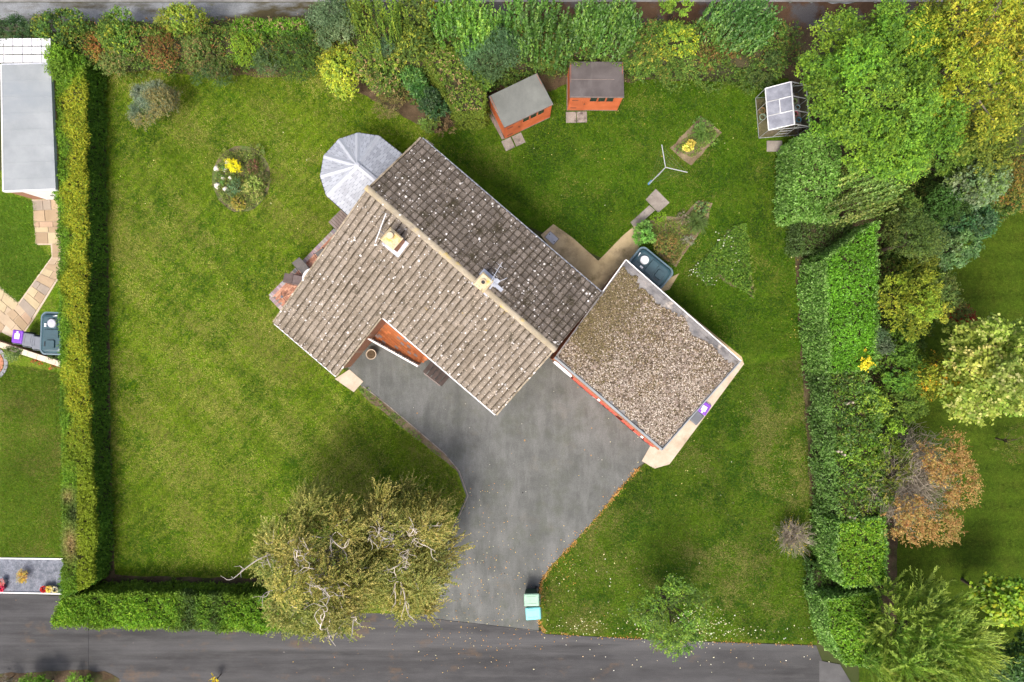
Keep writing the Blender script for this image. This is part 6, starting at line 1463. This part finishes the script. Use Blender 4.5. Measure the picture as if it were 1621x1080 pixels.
# beds --------------------------------------------------------------------------------
def tuft(name, px, py, rpx, h, label, col, n=220, w=.025, arch=.5):
    c = P(px, py, .02); r = PX(rpx); t = thing(name, (c.x, c.y, .01), label, 'plant')
    a = rng.uniform(0, 2 * np.pi, n); f = rng.uniform(.25, 1, n)
    b = np.zeros((n, 3)) + rng.normal(0, .04, (n, 3)) * [1, 1, 0]; d1 = np.stack([np.cos(a) * f, np.sin(a) * f, 1.1 - f * .5], 1)
    m_ = b + unit(d1) * (h * .7); e = m_ + np.stack([np.cos(a) * f * r * .6, np.sin(a) * f * r * .6, -arch * f * h * .5], 1)
    s = np.stack([-np.sin(a), np.cos(a), 0 * a], 1) * w * .5
    V = np.stack([b + s, b - s, m_ - s, m_ + s, e, ], 1).reshape(-1, 3); i = 5 * np.arange(n)[:, None]
    Fi = np.concatenate([np.concatenate([i, i + 1, i + 2], 1), np.concatenate([i, i + 2, i + 3], 1), np.concatenate([i + 3, i + 2, i + 4], 1)])
    cl = np.repeat(np.array(col) * rng.uniform(.65, 1.35, (n, 1)), 5, 0); raw_mesh('blades', V, Fi, cl, MAT['leaf'], t); return t
def plant(name, px, py, r, h, label, pal, wts, **kw):
    kw.setdefault('L', .08); kw.setdefault('W', .035); kw.setdefault('dens', 700); kw.setdefault('trunk', 'twig'); kw.setdefault('slen', .18)
    return crown('p', name, px, py, r, h, label, 'plant', pal, wts, **kw)
plant('golden_conifer', 375, 262, 13, .9, 'vivid yellow dwarf conifer in the round bed', [(.62, .54, .02), (.50, .47, .02)], [2, 1], W=.02, dens=1100, slen=.25, tip=(.72, .60, .03))
plant('dwarf_conifer', 374, 296, 15, .8, 'blue green dwarf shrub at the middle of the round bed', [(.07, .14, .075), (.10, .18, .10)], [1, 1])
plant('variegated_plant', 404, 300, 20, .55, 'pale variegated plant filling the right of the round bed', [(.18, .24, .07), (.36, .38, .18), (.10, .17, .04)], [2, .9, 1], rad2=20)
plant('purple_plant', 401, 264, 13, .5, 'dull purple leaved plant right of the yellow conifer', [(.12, .06, .055), (.16, .12, .08), (.08, .09, .04)], [2, 1, 1])
plant('heather', 380, 322, 13, .35, 'olive heather at the lower rim of the round bed', [(.23, .20, .04), (.16, .18, .04), (.26, .23, .10)], [1, 1, 1])
plant('ground_plant', 357, 277, 14, .25, 'low green plant among the white rocks', [(.08, .16, .05), (.12, .19, .05)], [1, 1], dens=420)
plant('ground_plant', 360, 250, 15, .22, 'low moss green plant at the top left rim of the round bed', [(.11, .17, .04), (.15, .19, .05)], [1, 1], dens=420)
plant('ground_plant', 405, 243, 16, .3, 'sprawling dull green plant at the top of the round bed', [(.12, .14, .06), (.09, .13, .04), (.2, .26, .06)], [1, 1, .3], dens=450)
plant('ground_plant', 420, 282, 10, .35, 'dark plant at the far right rim of the round bed', [(.07, .09, .035), (.11, .10, .05)], [1, 1], dens=500, rad2=20)
MAT['rock'] = surf('white_rock', (.55, .50, .46), (.72, .68, .63), 6, gscale=25, grain=.12)
for k, (x, y, r, lb) in enumerate([(342.5, 266, 5, 'white rock nearest the lawn on the upper left of the round bed'), (355.5, 268, 5, 'white rock below and left of the yellow conifer'), (360.5, 257.5, 5, 'white rock touching the yellow conifer'), (352.5, 282.5, 4, 'half buried white rock at the centre of the rock group'), (364.5, 281.5, 3.5, 'smallest white rock beside the dwarf shrub'), (343.5, 294.5, 5.2, 'biggest white rock at the lower left of the round bed'), (358, 299, 4.7, 'white rock lowest in the group by the dwarf shrub')]):
    c = P(x, y, .12); t = MB().rock((0, 0, 0), PX(r), .7, k + 3).build('white_rock', MAT['rock'], None, None, True); t.location = (c.x, c.y, .09); tag(t, lb, 'rock', 'white rocks in the round bed')
tuft('grass_tuft', 1109, 213, 14, .6, 'green strap leaved tuft in the rectangular bed', (.10, .19, .035), 170, .03)
plant('variegated_plant', 1089, 231, 11, .4, 'cream yellow variegated plant in the rectangular bed', [(.52, .47, .14), (.40, .39, .08), (.22, .28, .05)], [2, 1, .8], L=.12, W=.07, dens=520)
plant('ground_plant', 1122, 212, 17, .3, 'straggly green weeds at the right of the rectangular bed', [(.12, .19, .05), (.09, .15, .04)], [1, 1], dens=380, rad2=20)
plant('ground_plant', 1107, 196, 12, .3, 'green weeds at the top of the rectangular bed', [(.09, .18, .05), (.07, .14, .04)], [1, 1], dens=420, rad2=10)
plant('ground_plant', 1072, 238, 5, .2, 'tiny green clump at the left of the rectangular bed', [(.09, .19, .06)], [1], dens=500)
plant('broadleaf_shrub', 1021, 371, 20, 1.1, 'rounded bright green shrub beside the oil tank', [(.10, .21, .05), (.14, .27, .07), (.07, .15, .04)], [2, 1.3, 1], L=.13, W=.06, dens=560)
plant('ground_plant', 1040, 347, 17, .25, 'lime carpet plant above the rounded shrub', [(.14, .24, .02), (.11, .20, .02)], [1, 1], dens=800, L=.05, W=.03, rad2=12)
plant('perennial', 1055, 385, 22, .7, 'reddish green perennial clump above the oil tank', [(.13, .13, .04), (.20, .13, .06), (.09, .14, .04)], [1.4, .8, 1], dens=560, rad2=20)
plant('perennial', 1060, 408, 18, .5, 'brown tinged perennials at the corner of the tank', [(.13, .12, .045), (.20, .15, .08), (.09, .13, .04)], [1, .8, 1], dens=520, rad2=14)
tuft('grass_tuft', 1101, 353, 16, .8, 'spiky green tuft in the long bed', (.09, .15, .035), 260, .03)
plant('grey_plant', 1088, 378, 11, .35, 'silver grey cushion plant under the spiky tuft', [(.24, .23, .22), (.16, .16, .15)], [1, 1], dens=800, L=.06, W=.025)
plant('grey_plant', 1083, 345, 10, .3, 'mauve grey plant left of the spiky tuft', [(.19, .16, .16), (.13, .12, .11)], [1, 1], dens=700, L=.06, W=.025, rad2=14)
plant('perennial', 1110, 332, 14, .4, 'blue green perennial at the top of the long bed', [(.07, .15, .07), (.12, .18, .06), (.2, .16, .08)], [1.5, 1, .5], dens=480)
def ground_cover(name, poly, n, h, pal, wts, L, W, label, cat='ground cover'):
    xs = [p[0] for p in poly]; ys = [p[1] for p in poly]; pts = []
    while len(pts) < n:
        x, y = random.uniform(min(xs), max(xs)), random.uniform(min(ys), max(ys))
        if inside((x, y), poly): v = P(x, y, 0); pts.append((v.x, v.y, random.uniform(.0, h)))
    p = np.array(pts); sd = unit(rdir(n) * .6 + [0, 0, .7]); b_ = sprays(p, sd, np.full(n, .14), 5, L, W, pal, wts, 1.0)
    o = leaf_mesh(name, *b_, None); tag(o, label, cat, None, 'stuff'); return o
ground_cover('ground_cover', [(1094, 429), (1160, 360), (1180, 354), (1184, 400), (1190, 470), (1180, 464), (1150, 444), (1136, 431), (1121, 453)], 1700, .14, [(.075, .15, .022), (.05, .11, .02), (.12, .20, .035)], [2, 1.5, .8], .10, .06, 'leafy green ground cover filling the triangular bed')
ground_cover('weeds', [(1180, 360), (1190, 400), (1194, 470), (1186, 465), (1180, 400)], 60, .08, [(.14, .17, .05)], [1], .08, .04, 'sparse weeds along the right rim of the triangular bed', 'weeds')
ground_cover('weeds', [(567, 615), (580, 614), (655, 680), (720, 740), (712, 735), (650, 690), (585, 635)], 130, .06, [(.10, .19, .04), (.12, .16, .05)], [1, 1], .08, .04, 'weeds in the narrow soil strip along the drive', 'weeds')
ground_cover('ground_cover', circle_px(384, 284, 42, wob=.05, seed=9, ry=47), 1700, .12, [(.12, .17, .05), (.09, .14, .04), (.20, .19, .08), (.16, .22, .05)], [2, 2, 1, 1], .07, .035, 'mixed low planting between the shrubs of the round bed')
ground_cover('ground_cover', [(1022, 358), (1045, 348), (1078, 350), (1108, 322), (1124, 326), (1112, 355), (1085, 390), (1068, 418), (1045, 400)], 1300, .14, [(.12, .15, .05), (.10, .16, .04), (.18, .13, .07), (.15, .20, .05)], [2, 2, 1, 1], .08, .04, 'low mixed planting filling the long bed')
ground_cover('weeds', [(1068, 235), (1108, 192), (1138, 211), (1096, 252)], 420, .08, [(.13, .19, .05), (.10, .15, .04)], [1, 1], .07, .035, 'scattered weeds over the rectangular bed', 'weeds')
ground_cover('undergrowth', [(135, 44), (560, 36), (1260, 44), (1260, 108), (1100, 116), (1010, 120), (900, 120), (800, 130), (740, 175), (690, 190), (640, 160), (540, 120), (420, 105), (330, 105), (135, 100)], 12000, .9, [(.06, .12, .03), (.10, .15, .035), (.045, .09, .025), (.16, .14, .06), (.16, .10, .04)], [2, 2, 2, .6, .5], .10, .05, 'tangled undergrowth between the shrubs along the track', 'undergrowth')
ground_cover('undergrowth', [(1385, 170), (1450, 170), (1600, 250), (1621, 330), (1520, 380), (1480, 470), (1450, 560), (1440, 640), (1412, 660), (1400, 800), (1385, 920), (1380, 600)], 9000, .9, [(.06, .12, .03), (.10, .15, .035), (.045, .09, .025), (.13, .13, .05)], [2, 2, 2, .6], .12, .055, 'dark undergrowth between the east hedge and the trees', 'undergrowth')
# left neighbour plants and pots
plant('broadleaf_shrub', 22, 556, 18, 1.0, 'grey green shrub hanging over the low cream wall', [(.10, .16, .06), (.15, .20, .09), (.07, .12, .045)], [1, 1, 1], rad2=12, L=.10)
plant('red_plant', 56, 571, 14, .3, 'red leaved bedding plant along the low wall', [(.32, .07, .03), (.18, .09, .04), (.09, .13, .04)], [2, 1, 1], rad2=6, dens=520)
plant('red_plant', 88, 580, 10, .3, 'second red leaved bedding plant, nearer the hedge', [(.30, .06, .03), (.16, .10, .05), (.10, .14, .05)], [1.4, 1, 1], rad2=5, dens=520)
plant('climber', 88, 562, 14, .7, 'dark green plant squeezed between the oil tank and the wall', [(.04, .09, .03), (.07, .12, .05)], [1, 1], rad2=8)
plant('patio_plant', 37.5, 911, 9.5, .45, 'round yellow and bronze grass plant on the slate gravel', [(.36, .28, .04), (.28, .15, .05), (.42, .38, .07)], [1.4, 1, .8], W=.018, dens=1300, L=.12, slen=.25)
def flower_pot(x, y, lb, col, fl):
    c = P(x, y, .2); t = thing('flower_pot', (c.x, c.y, .015), lb, 'pot')
    m_ = MB(); m_.lathe((0, 0, 0), [(.10, 0), (.14, .2), (.155, .2), (.155, .24), (.13, .24), (.12, .16)], 16); m_.build('pot', plain('pot_paint', col, .5), t)
    n = 90; d = rdir(n, .1); p = d * [.13, .13, .10] + [0, 0, .24]; leaf_mesh('flowers', p, d + rdir(n) * .5, rdir(n, .3), rng.uniform(.05, .09, n), rng.uniform(.04, .07, n), np.array(fl) * rng.uniform(.6, 1.2, (n, 1)), t)
flower_pot(71, 932, 'pot of red flowers on the gravel by the white edging', (.05, .05, .08), (.50, .03, .035)); flower_pot(79.5, 932, 'pot of cream yellow flowers between the red pot and the hedge', (.5, .40, .2), (.65, .55, .22)); flower_pot(88.5, 933, 'dark blue pot of white flowers right under the hedge', (.02, .03, .08), (.55, .55, .6))
flower_pot(3, 931, 'pot of hot pink flowers at the left edge of the gravel', (.2, .05, .08), (.60, .02, .12)); flower_pot(4, 921, 'smaller pot of pale pink flowers behind the hot pink one', (.3, .3, .3), (.55, .2, .28))
# bottom edge
sheet('lane_verge', [(-60, 1072), (40, 1064), (110, 1060), (165, 1063), (188, 1075), (195, 1200), (-60, 1200)], .012, MAT['soil'], wob=.06)
crown('s', 'conifer_shrub', 70, 1085, 42, 1.2, 'bright green conifer shrub at the lane verge, mostly below the frame', 'shrub', [(.10, .22, .022), (.08, .18, .02)], [1, 1], L=.13, W=.04, dens=650, rad2=20)
crown('s', 'low_shrub', 135, 1082, 34, .7, 'low green shrub right of the verge conifer', 'shrub', [(.09, .19, .02), (.07, .15, .02)], [1, 1], L=.10, W=.04, dens=620, rad2=12)
crown('s', 'heather', 15, 1075, 18, .6, 'purplish dark shrub at the bottom left corner of the verge', 'shrub', [(.09, .075, .08), (.06, .06, .06)], [1, 1], L=.07, W=.03, dens=620, rad2=14)
crown('p', 'yellow_spire', 343, 1075, 6.5, .9, 'yellow flowering spire at the lane edge below the frame', 'plant', [(.60, .42, .02), (.50, .36, .03), (.3, .35, .03)], [2, 1, .5], L=.09, W=.05, dens=600, rad2=10, M=6)

# blades of grass over the lawns
def grass(label, poly, n, cols, wts, holes=(), streak=0.0):
    xs = [a[0] for a in poly]; ys = [a[1] for a in poly]; X = rng.uniform(min(xs), max(xs), n * 2); Y = rng.uniform(min(ys), max(ys), n * 2)
    def inpoly(pl):
        c = np.zeros(len(X), bool); m = len(pl)
        for i in range(m):
            x1, y1 = pl[i]; x2, y2 = pl[(i + 1) % m]
            c ^= ((y1 > Y) != (y2 > Y)) & (X < (x2 - x1) * (Y - y1) / (y2 - y1 + 1e-9) + x1)
        return c
    k = inpoly(poly)
    for h_ in holes: k &= ~inpoly(h_)
    X, Y = X[k], Y[k]; m = len(X); S = CAM_H / F
    b = np.stack([(X - 810.5) * S, (540 - Y) * S, np.full(m, .0)], 1)
    d = unit(rdir(m) * [1, 1, .3] + [0, 0, .55]) * rng.uniform(.05, .13, (m, 1)); s = unit(np.cross(d, [0, 0, 1.0])) * rng.uniform(.008, .02, (m, 1))
    V = np.stack([b - s, b + s, b + d], 1).reshape(-1, 3); wt = np.array(wts) / sum(wts)
    f1, f2 = fbm(b, .55, 5, streak), fbm(b + 31.7, .75, 5, 0)
    lw = np.stack([np.ones(m), np.ones(m) * 1.0, np.exp(2.6 * f1), np.exp(3.4 * f2)][:len(cols)], 1) * wt[None]; lw /= lw.sum(1, keepdims=True)
    ci = (rng.random(m)[:, None] > np.cumsum(lw, 1)).sum(1).clip(0, len(cols) - 1)
    tone = 1 + .22 * fbm(b + 77.1, .3, 3, 0)
    if streak:
        ph_ = (b[:, 0] * math.sin(-streak) + b[:, 1] * math.cos(-streak)) * 2 * math.pi / 1.7 + .5 * fbm(b + 3, .4, 2, 0); tone *= 1 + .11 * np.tanh(3 * np.sin(ph_)); d = d + np.array([math.cos(streak), -math.sin(streak), 0])[None] * (.05 * np.tanh(3 * np.sin(ph_)))[:, None]
    o = raw_mesh('grass', V, np.arange(3 * m).reshape(m, 3), np.repeat(np.array(cols)[ci] * (rng.uniform(.6, 1.4, m) * tone)[:, None], 3, 0), MAT['leaf']); tag(o, label, 'grass', None, 'stuff')
RB = circle_px(382, 283, 47, wob=0, ry=54); PAT = [(422, 468), (531, 358), (650, 225), (700, 300), (575, 560), (560, 625)]
grass('short sunlit grass of the big west lawn', [(172, 105), (520, 118), (640, 190), (690, 215), (668, 224), (565, 205), (505, 250), (515, 315), (545, 345), (425, 465), (440, 515), (530, 600), (560, 622), (650, 690), (720, 750), (738, 800), (700, 870), (670, 970), (480, 915), (182, 908)], 120000, [(.115, .215, .007), (.165, .25, .010), (.27, .275, .065), (.042, .115, .003)], [1.5, 1.5, 1.1, 1.2], [RB], math.radians(-45))
grass('deep green grass of the back lawn', [(670, 224), (735, 195), (790, 165), (900, 135), (1240, 130), (1258, 260), (1258, 400), (1266, 560), (1172, 560), (985, 410), (955, 420), (870, 352), (700, 240)], 80000, [(.065, .145, .004), (.09, .17, .006), (.17, .185, .035), (.028, .08, .003)], [1.8, 1.6, .5, 1.6], [[(1061, 235), (1108, 184), (1143, 210), (1094, 263)], [(1018, 360), (1040, 342), (1075, 345), (1105, 318), (1128, 322), (1118, 355), (1090, 392), (1070, 424), (1045, 405)], [(1096, 430), (1162, 358), (1184, 352), (1192, 420), (1196, 478), (1180, 470), (1135, 435), (1120, 456)], [(870, 365), (960, 400), (1005, 350), (1040, 297), (1062, 321), (1010, 380), (1080, 440), (1020, 480), (930, 470)], [(1195, 140), (1262, 140), (1262, 240), (1200, 240)]])
grass('worn green grass of the front lawn', [(1178, 578), (1268, 565), (1278, 700), (1288, 830), (1290, 1016), (864, 1000), (858, 930), (872, 900), (944, 822), (1020, 738), (1060, 738)], 70000, [(.08, .165, .006), (.11, .185, .009), (.195, .195, .055), (.03, .09, .003)], [1.6, 1.4, .9, 1.6])
grass('bright grass of the neighbour garden', [(0, 305), (58, 320), (58, 386), (80, 408), (28, 480), (0, 460)], 9000, [(.08, .18, .008), (.11, .20, .012)], [1, 1]); grass('bright grass of the lower neighbour lawn', [(0, 575), (95, 590), (100, 880), (0, 880)], 20000, [(.09, .19, .008), (.14, .21, .012), (.22, .22, .05)], [2, 2, .7])
# fallen leaves -------------------------------------------------------------------------
def litter(name, spots_, cols, wts, size, label, z=.02):
    pts = []
    for (x, y, sx, sy, n) in spots_:
        for _ in range(n):
            px, py = random.gauss(x, sx), random.gauss(y, sy); v = P(px, py, z); pts.append((v.x, v.y, z + random.uniform(0, .02)))
    n = len(pts); d = rdir(n) * [1, 1, .25]
    ci = rng.choice(len(cols), n, p=np.array(wts) / sum(wts)); sz = size * rng.uniform(.5, 1.25, n)
    o = leaf_mesh(name, np.array(pts), d, unit(rdir(n) * .4 + [0, 0, 1]), sz, sz * .65, np.array(cols)[ci] * rng.uniform(.75, 1.2, (n, 1)), None); return tag(o, label, 'fallen leaves', None, 'stuff')
litter('fallen_leaves', [(1065, 990, 55, 16, 150), (1112, 988, 18, 14, 150), (920, 990, 35, 8, 60), (980, 930, 70, 40, 50), (1180, 1002, 70, 8, 70), (1080, 1050, 110, 12, 28), (960, 1045, 70, 15, 8)], [(.70, .60, .54), (.62, .48, .40), (.78, .74, .68)], [2, 1, 2], .075, 'pale pinkish fallen leaves under the young tree and on the lane')
litter('fallen_leaves', [(760, 880, 30, 60, 150), (770, 1010, 60, 20, 90), (720, 940, 30, 30, 90), (850, 930, 50, 40, 60), (640, 1045, 90, 18, 30), (890, 900, 14, 20, 90)], [(.50, .27, .08), (.55, .40, .15), (.45, .20, .07), (.6, .55, .45)], [2, 1.5, 1, .8], .055, 'orange brown birch leaves on the drive and lane')
litter('fallen_leaves', [(1100, 700, 90, 120, 70), (1000, 200, 130, 60, 60), (400, 300, 150, 120, 40), (1255, 550, 10, 200, 40), (520, 250, 120, 70, 35)], [(.6, .52, .3), (.68, .64, .55), (.5, .38, .1)], [1, 1, .7], .06, 'scattered straw coloured leaves on the lawns')
# ribbon of orange leaf litter caught along the kerb
pts = []
path = [(1012, 740), (985, 770), (945, 820), (905, 864), (872, 898), (857, 922), (853, 950), (854, 985), (862, 1002), (950, 1008), (1075, 1014), (1180, 1018), (1288, 1021)]
for (x0, y0), (x1, y1) in zip(path[:-1], path[1:]):
    m = int(math.hypot(x1 - x0, y1 - y0) * (4 if y0 < 1000 else 1.6))
    for _ in range(m):
        f = random.random(); sd = random.gauss(0, 1.6 if y0 < 1000 else 1.3) + (random.gauss(0, 5) if random.random() < .12 else 0)
        if random.random() > .45 + .5 * math.sin((x0 + (x1 - x0) * f) * .09 + math.sin(y0 * .05) * 3) * math.sin((x0 + (x1 - x0) * f) * .031 + 2) + (.25 if y0 < 1000 else -.05): continue
        L_ = math.hypot(x1 - x0, y1 - y0); v = P(x0 + (x1 - x0) * f + sd * (y1 - y0) / L_, y0 + (y1 - y0) * f - sd * (x1 - x0) / L_, .02); pts.append((v.x, v.y, .02 + random.uniform(0, .03)))
n = len(pts); ci = rng.choice(3, n, p=[.5, .3, .2]); sz = .062 * rng.uniform(.5, 1.3, n)
tag(leaf_mesh('fallen_leaves', np.array(pts), rdir(n) * [1, 1, .3], unit(rdir(n) * .4 + [0, 0, 1]), sz, sz * .7, np.array([(.34, .18, .06), (.34, .24, .12), (.24, .12, .04)])[ci] * rng.uniform(.75, 1.2, (n, 1)), None), 'drift of orange leaves along the kerb of the front lawn', 'fallen leaves', None, 'stuff')
n = 70; pts = []
for _ in range(n):
    x, y = random.choice([(1106, 434), (1100, 428), (1118, 440), (1150, 380), (1160, 410)]); v = P(random.gauss(x, 9), random.gauss(y, 9), .15); pts.append((v.x, v.y, .17))
tag(leaf_mesh('white_flowers', np.array(pts), rdir(n, .1), rdir(n, .5), rng.uniform(.05, .09, n), rng.uniform(.05, .08, n), np.full((n, 3), .75), None), 'small white flowers dotted in the triangular bed', 'flowers', None, 'stuff')
print('LEAVES', LEAVES[0])
